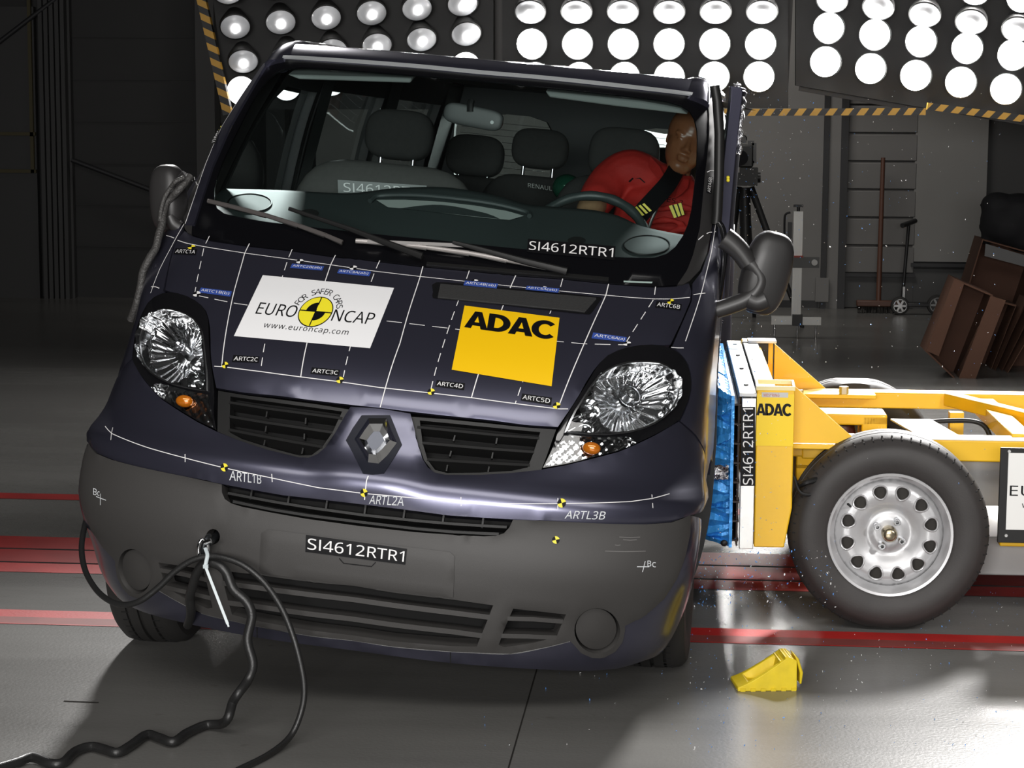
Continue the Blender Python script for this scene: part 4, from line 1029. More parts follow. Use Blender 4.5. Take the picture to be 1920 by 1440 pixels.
BLUEV = mat('blue_vinyl', (0.035, 0.075, 0.32), .45)
for s, quad in (('ARTC1A', [(330, 466), (370, 468), (367, 479), (326, 477)]), ('ARTC2C', [(438, 666), (487, 669), (485, 681), (435, 679)]),
                ('ARTC3C', [(585, 689), (638, 694), (635, 706), (582, 701)]), ('ARTC4D', [(819, 713), (872, 719), (870, 732), (816, 725)]),
                ('ARTC5D', [(979, 738), (1035, 746), (1033, 760), (976, 751)]), ('ARTC6B', [(1231, 565), (1278, 571), (1276, 583), (1228, 577)])):
    code_sticker(quad, s, bonnet, BLACK(), WHITE())
for s, quad in (('ARTC1B(b)', [(377, 540), (435, 547), (432, 557), (373, 549)]), ('ARTC2B(ab)', [(548, 495), (608, 500), (604, 508), (544, 503)]),
                ('ARTC3A(ab)', [(636, 505), (696, 510), (692, 519), (632, 513)]), ('ARTC4B(ab)', [(872, 529), (934, 535), (931, 544), (869, 538)]),
                ('ARTC5A(ab)', [(988, 539), (1049, 544), (1046, 552), (985, 546)]), ('ARTC6A(a)', [(1112, 624), (1175, 633), (1172, 642), (1109, 635)])):
    code_sticker(quad, s, bonnet, BLUEV, WHITE(), off=.0062 if 'C4B' in s or 'C5A' in s else .0016, bold=.006)
for (x, y, sx, sy, c, sk) in ((358, 464, 7, 4, 0, (3, 0)), (561, 491, 7, 4, 1, (3, 0)), (661, 503, 7, 4, 1, (3, 0)), (368, 552, 7, 5, 1, (3, 0)), (422, 685, 6, 6, 0, (1, 0)), (637, 713, 7, 6, 0, (1, 0)),
                              (808, 735, 7, 6, 0, (1, 0)), (1043, 761, 7, 6, 0, (1, 0)), (1256, 566, 6, 5, 0, (2, 0)), (1174, 645, 7, 4, 1, (3, 0)), (888, 528, 7, 3, 1, (3, 0)), (1017, 541, 7, 3, 1, (3, 0))):
    target_mark(x, y, sx, sy, bonnet, WHITE() if c else YEL(), sk)

# large white sticker with the round quartered emblem
mb = MB()
qd = [(493, 517), (739, 541), (694, 654), (439, 631)]
H = quad_geo(mb, qd, .0024, 0, 10)
ASP = 246 / 130.0
cx, cy, rr = .50, .51, .235
rx = rr / 2.02
shape_on(mb, H, arc_poly(cx, cy, rx * 1.06, 0, 2 * PI, rr * 1.06, 40)[:-1], .0031, 1)
shape_on(mb, H, arc_poly(cx, cy, rx, 0, 2 * PI, rr, 40)[:-1], .0037, 2)
shape_on(mb, H, arc_poly(cx, cy, rx * .62, PI / 2, PI, rr * .62, 14), .0043, 1)
shape_on(mb, H, arc_poly(cx, cy, rx * .62, -PI / 2, 0, rr * .62, 14), .0043, 1)
for (x0, x1, y0, y1) in ((cx - rx, cx + rx, cy - .008, cy + .008), (cx - .004, cx + .004, cy - rr, cy + rr)):
    shape_on(mb, H, [(x0, y0), (x1, y0), (x1, y1), (x0, y1)], .0046, 1)
text_on(mb, H, 'EURO', .075, .365, .44, .63, .0034, 1, 0.004)
text_on(mb, H, 'NCAP', .635, .945, .44, .63, .0034, 1, 0.004)
text_on(mb, H, 'www.euroncap.com', .175, .80, .765, .855, .0034, 1, 0.0, 1.12)
arc_s = 'FOR SAFER CARS'
for i, chh in enumerate(arc_s):
    if chh == ' ':
        continue
    th = math.radians(160 - (160 - 20) * i / (len(arc_s) - 1))
    V, F, asp = text_geo(chh, .012)
    hgt = .092
    wdt = hgt * asp
    pts = []
    for u, v in V:
        lx, ly = (u - .5) * wdt, v * hgt + rr * 1.24
        ex = lx * math.sin(th) + ly * math.cos(th)
        ey = -lx * math.cos(th) + ly * math.sin(th)
        pts.append(S(*az(*H(cx + ex / 2.02, cy - ey)), .0034))
    mb.add(pts, F, 1)
mb.build('emblem_sticker', [mat('sticker_white', (0.84, 0.84, 0.85), .4), BLACK(), mat('emblem_yellow', (0.88, 0.77, 0.03), .4)], bonnet)

# yellow sticker with black capitals
mb = MB()
H = quad_geo(mb, [(871, 574), (1049, 597), (1034, 725), (847, 694)], .0024, 0, 8)
text_on(mb, H, 'ADAC', .04, .965, .07, .35, .0034, 1, .045, .90)
mb.build('lettered_sticker', [mat('sticker_yellow', (0.86, 0.52, 0.004), .4), BLACK()], bonnet)

# ---------------------------------------------------------------- front fascia (painted band and centre panel)
FAS_GR = [(770, 777), (775, 795), (783, 830), (792, 860), (802, 876), (815, 886), (835, 890), (900, 890), (960, 886), (1015, 880)]
HL_LOW = [(1060, 872), (1110, 860), (1160, 847), (1193, 833), (1227, 817), (1260, 798), (1274, 790)]
BAND_BOT = [(1257, 979), (1207, 983), (1140, 982), (1040, 977), (967, 974), (840, 966), (780, 958), (700, 948)]
fas_half = X3([(713, 768)] + FAS_GR + HL_LOW) + X3([('s', .40, .835), ('s', .50, .72), ('s', .47, .64)]) + X3([(1291, 966)]) + X3(BAND_BOT)


def fas_off(a, z):
    """the centre panel stands proud around the emblem and the band has a soft shoulder"""
    o = 0.012 * math.exp(-((a / .13) ** 4)) * min(1, max(0, (z - .60) / .08))
    o += 0.014 * math.exp(-((z - .655) / .035) ** 2)
    return o


fascia = patch_mb([sym(fas_half)], fas_off, .05, .022, lip=.003).build('front_fascia', PAINT, van)
mb = MB()
line = X3([(200, 802), (214, 817), (280, 843), (351, 862), (425, 880), (512, 898), (600, 916), (685, 927), (775, 935), (865, 942), (950, 946), (1045, 947), (1130, 946), (1180, 944), (1220, 938), (1253, 928)])
fS = lambda a, z, o=0.0: S(a, z, fas_off(a, z) + o)
ribbon(mb, line, .0022, .0012, surf=fS)
for (x, y, h) in ((214, 817, 13), (351, 862, 7), (512, 898, 7), (865, 942, 8), (1045, 947, 10), (1220, 943, 13)):
    ribbon(mb, X3([(x, y - h), (x, y + h)]), .0022, .0013, surf=fS)
ribbon(mb, X3([(698, 882), (690, 905), (686, 927), (684, 938)]), .003, .0013, surf=fS)
mb.build('measuring_line', WHITE(), fascia)


def chalk(s, quad, parent, bold=-.012, surf=S):
    mb = MB()
    H = homog(quad)
    V, F, _ = text_geo(s, bold)
    mb.add([surf(*az(*H(u, 1 - v)), .0014) for u, v in V], F, 0)
    return mb.build('chalk_mark', mat('chalk_white', (0.62, 0.64, 0.66), .7), parent)


chalk('ARTL1B', [(434, 884), (492, 893), (491, 908), (431, 901)], fascia, surf=fS)
chalk('ARTL2A', [(696, 930), (760, 933), (757, 949), (692, 945)], fascia, surf=fS)
chalk('ARTL3B', [(1062, 959), (1135, 961), (1132, 975), (1058, 973)], fascia, surf=fS)


def tmark_f(px, py, r, parent, surf):
    mb = MB()
    for q in range(4):
        a0 = q * PI / 2 + .25
        poly = arc_poly(px, py, r, a0, a0 + PI / 2, n=8)
        mb.add([surf(*az(x, y), .0022) for x, y in poly], [tuple(range(len(poly)))], q % 2)
    mb.build('target_marker', [YEL(), BLACK()], parent)


tmark_f(424, 879, 7, fascia, fS); tmark_f(684, 926, 7, fascia, fS); tmark_f(1052, 946, 8, fascia, fS)

# maker's emblem: lozenge on a black hexagonal plate
emb = patch_mb([X3([(680, 781), (733, 781), (741, 800), (755, 836), (722, 892), (702, 894), (683, 892), (650, 828), (663, 805)])], lambda a, z: fas_off(a, z) + .003, .004, .02).build('emblem', mat('emblem_backing', (0.008, 0.009, 0.016), .5, spec=.2), van)
mb = MB()
out = X3([(693, 787), (727, 787), (735, 808), (746, 833), (728, 858), (712, 874), (692, 872), (680, 850), (667, 826), (680, 806)])
rid = X3([(697, 800), (722, 800), (729, 815), (735, 831), (720, 850), (708, 862), (695, 860), (687, 846), (678, 828), (688, 812)])
inn = X3([(703, 812), (714, 812), (719, 820), (723, 829), (714, 840), (706, 848), (699, 847), (694, 840), (690, 829), (696, 820)])
V = [fS(*p, .006) for p in out] + [fS(*p, .024) for p in rid] + [fS(*p, .008) for p in inn] + [fS(*p, -.002) for p in out]
n = len(out)
F = []
for i in range(n):
    j = (i + 1) % n
    F += [(i, j, n + j, n + i), (n + i, n + j, 2 * n + j, 2 * n + i), (3 * n + i, 3 * n + j, j, i)]
mb.add(V, F)
mb.build('lozenge', CHROME, emb, smooth=15)
mb = MB(); mb.add([fS(*p, .0075) for p in inn], [tuple(range(n))]); mb.build('lozenge_centre', mat('emblem_blue', (0.06, 0.065, 0.08), .25, .6), emb)

# ---------------------------------------------------------------- grille
gr_out = X3([(770, 779), (840, 784), (920, 792), (985, 799), (1044, 803), (1036, 825), (1026, 853), (1016, 878), (960, 885), (900, 888), (835, 888), (812, 883), (794, 860), (783, 830), (775, 795)])
gr_hole = X3([(786, 786), (850, 792), (930, 800), (1014, 808), (1008, 826), (1000, 850), (990, 874), (960, 880), (900, 883), (838, 884), (815, 878), (801, 860), (791, 828)])
SL = [[(781, 799), (850, 806), (930, 814), (1012, 820)], [(791, 829), (860, 835), (930, 841), (1002, 846)], [(800, 859), (860, 863), (930, 867), (994, 870)]]
NB = [((852, 813), (849, 824)), ((932, 818), (930, 829)), ((845, 842), (842, 852)), ((924, 845), (922, 856)), ((838, 867), (836, 878)), ((917, 870), (915, 880))]
for side in (1, -1):
    mm = (lambda l: l) if side > 0 else mirror
    g = patch_mb([mm(gr_out), mm(gr_hole)], -.012, .03, .03).build('grille', PLASTB, van)
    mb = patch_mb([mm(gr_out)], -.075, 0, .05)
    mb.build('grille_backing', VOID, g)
    for l in SL:
        mb = MB()
        pts = X3(l)
        if side < 0:
            pts = mirror(pts)
        # slat: blade leaning back
        vs, fs = [], []
        for (a, z) in pts:
            vs += [S(a, z + .004, -.012), S(a, z - .003, -.010), S(a, z - .014, -.055), S(a, z - .005, -.058)]
        for i in range(len(pts) - 1):
            for k in range(4):
                fs.append((i * 4 + k, i * 4 + 4 + k, i * 4 + 4 + (k + 1) % 4, i * 4 + (k + 1) % 4))
        fs += [(0, 1, 2, 3), tuple((len(pts) - 1) * 4 + k for k in (3, 2, 1, 0))]
        mb.add(vs, fs); mb.build('slat', PLASTB, g)
    for p, q in NB:
        mb = MB()
        pq = X3([p, q])
        if side < 0:
            pq = mirror(pq)
        ribbon(mb, pq, .004, -.02, 0, .02)
        mb.build('grille_rib', PLASTB, g)

# ---------------------------------------------------------------- bumper
FOGC, FOGR = (1117, 1178), 39


def fogpt(ang, r):
    return (FOGC[0] + r * math.cos(ang), FOGC[1] - r * math.sin(ang))


BSIDE = [(1291, 966), (1288, 1000), (1279, 1041), (1264, 1081), (1240, 1118), (1207, 1148), (1168, 1169)]
FOGRING = [fogpt(math.radians(t), 51) for t in (0, -25, -50, -75, -100, -125, -150)]
STRIP = [(1067, 1198), (1023, 1209), (957, 1221), (890, 1219), (847, 1217), (740, 1208), (668, 1197)]
INTAKE = [(688, 989), (780, 999), (850, 1004), (907, 1007), (930, 1006), (945, 1001), (955, 990), (962, 975)]
bum_half = X3(INTAKE + [(1040, 978), (1140, 983), (1207, 984), (1257, 980)] + BSIDE + FOGRING + STRIP)
lowhole_half = X3([(671, 1097), (740, 1109), (853, 1122), (925, 1132), (910, 1170), (894, 1208), (847, 1207), (740, 1198), (671, 1188)])
sidehole = X3([(962, 1138), (1010, 1143), (1060, 1148), (1050, 1170), (1042, 1190), (1000, 1201), (945, 1209), (935, 1205), (948, 1170)])
foghole = [az(*fogpt(2 * PI * k / 28, 42)) for k in range(28)]
towhole = [az(403 + 13 * math.cos(2 * PI * k / 16), 1005 + 14 * math.sin(2 * PI * k / 16)) for k in range(16)]


def bum_off(a, z):
    """rounded shoulder along the top edge, and proud of the band"""
    top = .60 + .05 * min(1, (a / .8) ** 2)
    return .016 * (1 - math.exp(-max(0, top - z) / .018))


bumper = patch_mb([sym(bum_half), sym(lowhole_half), sidehole, mirror(sidehole), foghole, mirror(foghole), towhole], bum_off, .05, .024, lip=.003).build('bumper', PLAST, van)
bS = lambda a, z, o=0.0: S(a, z, bum_off(a, z) + o)
# dark space behind the openings
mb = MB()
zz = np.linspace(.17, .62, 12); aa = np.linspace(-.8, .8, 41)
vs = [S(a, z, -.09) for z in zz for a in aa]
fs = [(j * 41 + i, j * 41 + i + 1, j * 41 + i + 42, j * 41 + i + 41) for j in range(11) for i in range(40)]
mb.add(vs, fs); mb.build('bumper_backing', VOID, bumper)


def blade(mb, pts, front, depth, h, drop, surf=S):
    vs, fs = [], []
    for (a, z) in pts:
        vs += [surf(a, z + h / 2, front), surf(a, z - h / 2, front + .001), surf(a, z - h / 2 - drop, front - depth), surf(a, z + h / 2 - drop * .5, front - depth)]
    for i in range(len(pts) - 1):
        for k in range(4):
            fs.append((i * 4 + k, i * 4 + 4 + k, i * 4 + 4 + (k + 1) % 4, i * 4 + (k + 1) % 4))
    fs += [(0, 1, 2, 3), tuple((len(pts) - 1) * 4 + k for k in (3, 2, 1, 0))]
    mb.add(vs, fs)


def both(pts):
    """right half polyline starting at the centre -> full width"""
    p = X3(pts); p[0] = (0, p[0][1])
    return [(-a, z) for a, z in reversed(p[1:])] + p


def subd(p, k=5):
    out = []
    for i in range(len(p) - 1):
        for t in range(k):
            out.append((p[i][0] + (p[i + 1][0] - p[i][0]) * t / k, p[i][1] + (p[i + 1][1] - p[i][1]) * t / k))
    return out + [p[-1]]


for l, h in (([(671, 1122), (740, 1132), (853, 1146), (920, 1154)], .014), ([(671, 1158), (740, 1168), (853, 1181), (905, 1188)], .014)):
    mb = MB(); blade(mb, subd(both(l)), -.002, .05, h, .012, bS); mb.build('bumper_slat', PLAST, bumper)
for l in ([(951, 1156), (1000, 1157), (1054, 1161)], [(940, 1188), (990, 1189), (1042, 1191)]):
    for sd in (0, 1):
        p = X3(l)
        p = mirror(p) if sd else p
        mb = MB(); blade(mb, subd(p, 3), -.002, .05, .012, .014, bS); mb.build('bumper_slat', PLAST, bumper)
# upper intake mesh bars
for l in ([(686, 965), (780, 975), (850, 981), (950, 987)], [(688, 979), (780, 990), (850, 996), (935, 1000)]):
    mb = MB(); blade(mb, subd(both(l)), -.014, .04, .007, .006); mb.build('intake_bar', PLASTB, bumper)
for a in (-.33, -.22, -.11, .0, .11, .22, .33):
    mb = MB(); ribbon(mb, [(a, .618), (a, .575)], .005, -.018, 0, .02); mb.build('intake_rib', PLASTB, bumper)
# fog light covers
for side in (1, -1):
    mm = (lambda l: l) if side > 0 else mirror
    c0 = az(*FOGC)
    ring = [az(*fogpt(2 * PI * k / 36, 38)) for k in range(36)]
    patch_mb([mm(ring)], lambda a, z: bum_off(a, z) - .016 + .010 * math.exp(-(((abs(a) - c0[0]) ** 2 + (z - c0[1]) ** 2) / .0035)), .02, .014).build('fog_light_cover', PLAST, bumper)
# number plate holder with rounded corners
ph = X3([(506, 992), (668, 1012), (845, 1034), (854, 1042), (853, 1080), (851, 1117), (760, 1107), (668, 1095), (560, 1081), (491, 1070), (492, 1035), (494, 999)])
plate_off = lambda a, z: bum_off(a, z) + .006
plate = patch_mb([ph], plate_off, .006, .02, lip=.0025).build('number_plate_holder', PLAST, bumper)
pS = lambda a, z, o=0.0: S(a, z, plate_off(a, z) + o)


def code_plate(quad, s, parent, surf, off, bold=.0, pad=.02, vpad=.17, n=6, name='code_sticker', bg=None):
    mb = MB()
    H = homog(quad)
    vs, fs = [], []
    for j in range(n + 1):
        for i in range(n + 1):
            vs.append(surf(*az(*H(i / n, j / n)), off))
    for j in range(n):
        for i in range(n):
            q = j * (n + 1) + i
            fs.append((q, q + 1, q + n + 2, q + n + 1))
    mb.add(vs, fs, 0)
    V, F, _ = text_geo(s, bold)
    mb.add([surf(*az(*H(pad + (1 - 2 * pad) * u, 1 - vpad - (1 - 2 * vpad) * v)), off + .0012) for u, v in V], F, 1)
    return mb.build(name, [bg or BLACK(), WHITE()], parent)


code_plate([(578, 1002), (766, 1028), (763, 1056), (577, 1032)], 'SI4612RTR1', plate, pS, .003, .004)
mb = MB(); ribbon(mb, X3([(640, 1044), (648, 1053), (700, 1059), (708, 1051)]), .003, .0015, surf=pS); mb.build('plate_latch', GLOSSB, plate)
tmark_f(1041, 1014, 7, bumper, bS)


def chalk_lines(segs, parent, surf, w=.002):
    mb = MB()
    for s in segs:
        ribbon(mb, X3(s), w, .0013, surf=surf)
    mb.build('chalk_mark', mat('chalk_white', (0.62, 0.64, 0.66), .7), parent)


chalk_lines([[(197, 926), (197, 946)], [(189, 931), (207, 938)]], bumper, bS)
chalk_lines([[(1205, 1051), (1200, 1070)], [(1190, 1061), (1212, 1061)]], bumper, bS)
chalk('Bc', [(1209, 1050), (1224, 1050), (1224, 1062), (1209, 1060)], bumper, surf=bS)
chalk('Bc', [(184, 916), (196, 920), (195, 930), (184, 928)], bumper, surf=bS)
mb = MB()
for (x0, y0, x1) in ((1132, 1034, 1206), (1158, 1008, 1196), (1165, 1013, 1190), (1150, 1023, 1160)):
    ribbon(mb, X3([(x0, y0), ((x0 + x1) / 2, y0 + 1), (x1, y0)]), .0015, .001, surf=bS)
mb.build('scuff', mat('scuff_grey', (0.16, 0.155, 0.15), .7), bumper)
# towing eye screwed into the bumper
te = towc = az(403, 1005)
tp = S(*te, 0.0)
mb = MB()

c = VAN_I @ at_Y(386, 1022, (VAN_M @ tp).y - .075)
mb.cyl(tp + Vector((0, .06, 0)), tp.lerp(c, .85), .011)
mb.tube([c + Vector((.006 * math.sin(t), .02 * math.cos(t), .026 * math.sin(t))) for t in [2 * PI * k / 20 for k in range(20)]], .0075, 10, closed=True)
tow = mb.build('towing_eye', mat('dark_tow_steel', (0.06, 0.065, 0.07), .35, .8), van)
TOW_W = VAN_M @ c

# ---------------------------------------------------------------- painted lower lip
lip_half = X3(list(reversed(STRIP))) + X3(list(reversed(FOGRING))) + X3(list(reversed(BSIDE)))
lip_half = [(a, z - .0025) for a, z in lip_half[:len(STRIP)]] + lip_half[len(STRIP):]
lip_half += X3([('s', .36, .60), ('s', .35, .45), ('s', .36, .30), ('s', .38, .20)])
lip_half += X3([(1207, 1237), (1157, 1252), (1107, 1256), (1007, 1253), (907, 1247), (847, 1242), (740, 1229), (668, 1219)])
lowlip = patch_mb([sym(lip_half)], .006, .03, .03, lip=.003).build('lower_lip', PAINT, van)
mb = MB()
sp = [(-a, z) for a, z in X3(STRIP)][:-1]
st = [(a, z) for a, z in reversed(X3(STRIP))]
ribbon(mb, curve2(sp + st, 4), .0045, .012, 0, .004)
mb.build('bright_strip', CHROMER, lowlip)
mb = MB()
for sx in (-1, 1):
    q = X3([(845, 1218), (845, 1241)])
    ribbon(mb, [(sx * a, z) for a, z in q], .003, .0068)
mb.build('panel_joint', VOID, lowlip)

# ---------------------------------------------------------------- headlights
HL_OUT = X3([(1223, 646), (1240, 648), (1258, 653), (1271, 661), (1281, 671), (1289, 684), (1294, 700), (1296, 715), (1295, 732), (1290, 752), (1281, 772), (1274, 787), (1260, 797), (1227, 815), (1193, 831), (1160, 845), (1110, 858), (1060, 870), (1018, 877),
             (1034, 845), (1047, 808), (1057, 789), (1068, 771), (1088, 739), (1101, 718), (1115, 695), (1126, 679), (1140, 666), (1158, 657), (1177, 651), (1200, 647)])
HL_UP = X3([(1093, 748), (1107, 726), (1122, 707), (1138, 695), (1156, 686), (1175, 681), (1195, 679), (1216, 679), (1236, 681), (1251, 687), (1262, 697), (1269, 711), (1272, 728), (1269, 746), (1261, 762), (1247, 779), (1228, 793), (1206, 803), (1180, 810), (1140, 815), (1100, 814), (1060, 811), (1068, 792), (1078, 772)])
HL_DN = X3([(1058, 817), (1095, 819), (1135, 819), (1160, 819), (1178, 819), (1188, 824), (1192, 831), (1172, 841), (1110, 857), (1022, 875), (1035, 850)])
BULB = az(1196, 727)
AMB = az(1112, 838)
CHRHL = mat('headlight_reflector', (0.86, 0.87, 0.88), 0.09, 1.0)
for side in (1, -1):
    mm = (lambda l: l) if side > 0 else mirror
    hl = patch_mb([mm(HL_OUT), mm(HL_UP), mm(HL_DN)], .002, .05, .016, lip=.002).build('headlight', GLOSSB, van)
    b0 = (BULB[0] * side, BULB[1])

    def refl(a, z):
        dx, dz = a - b0[0], z - b0[1]
        r = math.hypot(dx, dz * 1.05); th = math.atan2(dz, dx)
        d = .085 - .06 * min(1, (r / .125) ** 2)
        if r > .035:
            d += .004 * math.cos(th * 22) * min(1, (r - .035) / .03)
        return -d - .006
    patch_mb([mm(HL_UP)], refl, -.05, .0065).build('reflector', CHRHL, hl, smooth=60)

    def refl2(a, z):
        return -.030 - .0026 * math.cos(a * 210) * math.cos(z * 230)
    patch_mb([mm(HL_DN)], refl2, -.03, .008).build('indicator_reflector', CHRHL, hl, smooth=60)
    patch_mb([mm(HL_UP)], .003, 0, .02).build('lens', LENS, hl)
    patch_mb([mm(HL_DN)], .003, 0, .02).build('indicator_lens', LENS, hl)
    # bright ring round the main lens and the lamp bowls
    mb = MB(); ring = mm(HL_UP); ribbon(mb, ring + [ring[0]], .005, .004, 0, .006, step=.01); mb.build('lens_trim', CHROMER, hl)
    # main bulb with its shield
    c = S(*b0, -.085); nrm = (S(*b0, .05) - S(*b0, 0.001)).normalized()
    mb = MB()
    mb.cyl(c, c + nrm * .045, .016, 20); mb.cyl(c + nrm * .046, c + nrm * .052, .012, 20, r2=.006)
    mb.tube([c + nrm * .03 + (Matrix.Rotation(t, 3, nrm) @ nrm.orthogonal()) * .023 for t in [2 * PI * k / 20 for k in range(20)]], .003, 6, closed=True)
    mb.build('bulb', CHROMER, hl)
    # position lamp bowl beside the main bowl
    sb = az(1108, 765); sb = (sb[0] * side, sb[1])
    mb = MB()
    c = S(*sb, -.03); nn = (S(*sb, .05) - S(*sb, 0.001)).normalized(); M = nn.to_track_quat('Z', 'Y').to_matrix()
    prof = [(.004, -.02), (.012, -.018), (.02, -.008), (.027, .006), (.030, .02)]
    mb.lathe(prof, M, 24); mb.v = [tuple(Vector(v) + c) for v in mb.v]
    mb.build('position_lamp', CHRHL, hl)
    sb = az(1100, 800); sb = (sb[0] * side, sb[1])
    mb = MB(); c = S(*sb, -.03); mb.lathe(prof, M, 24); mb.v = [tuple(Vector(v) * .8 + c) for v in mb.v]; mb.build('position_lamp', CHRHL, hl)
    # amber indicator bulb
    ab = (AMB[0] * side, AMB[1])
    mb = MB(); mb.sphere(S(*ab, -.016), (.026, .014, .018), 20); mb.build('indicator_bulb', mat('amber_glass', (0.80, 0.22, 0.01), .12, .35, coat=1), hl)

# ---------------------------------------------------------------- windscreen
WS_R = [(1325, 190), (1329, 215), (1329, 252), (1326, 290), (1321, 332), (1312, 427), (1299, 479), (1288, 507), (1270, 534)]
ws_half = X3([(915, 143), (1033, 152), (1200, 171), (1290, 181)] + WS_R) + X3([(1229, 537), (1141, 531), (1055, 522), (967, 516), (880, 507), (793, 499)])
vis_half = X3([(915, 152), (1033, 164), (1120, 173), (1200, 182), (1250, 189), (1277, 197), (1293, 207), (1302, 222), (1307, 243), (1308, 262), (1307, 295), (1304, 335), (1297, 393), (1290, 420), (1280, 443), (1266, 463), (1250, 476), (1228, 483), (1180, 483), (1133, 481), (990, 468), (880, 457), (800, 448)])
frit = patch_mb([sym(ws_half), sym(vis_half)], .0, .006, .03).build('windscreen_surround', FRIT, van)
ws = patch_mb([sym(vis_half)], -.001, 0, .04).build('windscreen', GLASS, van)
mb = MB(); ribbon(mb, curve2(both([(915, 139), (1033, 149), (1200, 167), (1290, 178), (1326, 185)]), 4), .014, .008, 0, .006); mb.build('windscreen_seal', mat('pale_sheen_seal', (.42, .44, .45), .45, .2), van)  # pale grey colour stands in for the strip's reflections
code_plate([(990, 449), (1154, 463), (1152, 489), (988, 474)], 'SI4612RTR1', ws, S, .003, .016, n=8)
mb = MB(); quad_geo(mb, [(1169, 528), (1223, 530), (1222, 533), (1169, 531)], .004, 0, 3); mb.build('chassis_number_strip', mat('pale_green_strip', (.35, .45, .42), .4), frit)

# header panel between windscreen and roof
hd_half = X3([(920, 131), (1100, 142), (1200, 155), (1288, 163), (1324, 178)] )
hd_half = [(a, z + .004) for a, z in hd_half]
mbh = MB()
zs = np.linspace(0, 1, 9); NA = 48
vs, fs = [], []
aw = .80
for j in range(9):
    for i in range(NA + 1):
        t = -1 + 2 * i / NA
        zb = 1.800
        zt = 1.856
        z = zb + (zt - zb) * zs[j]
        fa = float(np.interp(z, ZG, ARC))
        vs.append(S(t * fa * .985, z, -.004 * (1 - zs[j])))
for j in range(8):
    for i in range(NA):
        q = j * (NA + 1) + i
        fs.append((q, q + 1, q + NA + 2, q + NA + 1))
mbh.add(vs, fs)
top_row = vs[8 * (NA + 1):9 * (NA + 1)]
hood = mbh.build('roof_header', PAINTR, van)
# roof
mb = MB()
vs, fs = [], []
NR = 40
for j in range(NR + 1):
    v = j / NR
    for i in range(NA + 1):
        p0 = top_row[i]
        yb = p0.y + (4.46 - p0.y) * v ** 1.3
        t = p0.x / .73
        rise = .012 * (1 - math.exp(-(yb - p0.y) / .18)) * (1 - .75 * abs(t) ** 6)
        tail = -.05 * max(0, (yb - 4.2) / .26) ** 2
        vs.append(Vector((p0.x * (1 + .035 * (1 - math.exp(-(yb - p0.y) / .2)) - (.20 * v if p0.x > 0 else 0)), yb, p0.z + rise + tail)))
for j in range(NR):
    for i in range(NA):
        q = j * (NA + 1) + i
        fs.append((q, q + 1, q + NA + 2, q + NA + 1))
mb.add(vs, fs)
roof = mb.build('roof', PAINTR, van)
sol = roof.modifiers.new('solidify', 'SOLIDIFY'); sol.thickness = .03; sol.offset = -1
# raised roof rails with rounded front ends
for sx in (-1, 1):
    mb = MB()
    mb.tube(catmull([(sx * .700, 1.30, 1.775), (sx * .694, 1.36, 1.810), (sx * .688, 1.42, 1.832), (sx * .684, 1.50, 1.842), (sx * .682, 1.62, 1.846), (sx * (.682 - .045 * (sx > 0)), 2.5, 1.850), (sx * (.67 - .12 * (sx > 0)), 4.3, 1.836), (sx * (.67 - .12 * (sx > 0)), 4.4, 1.81)], 4), .026, 16, sx=1.7)
    mb.build('roof_rail', PAINTR, van)

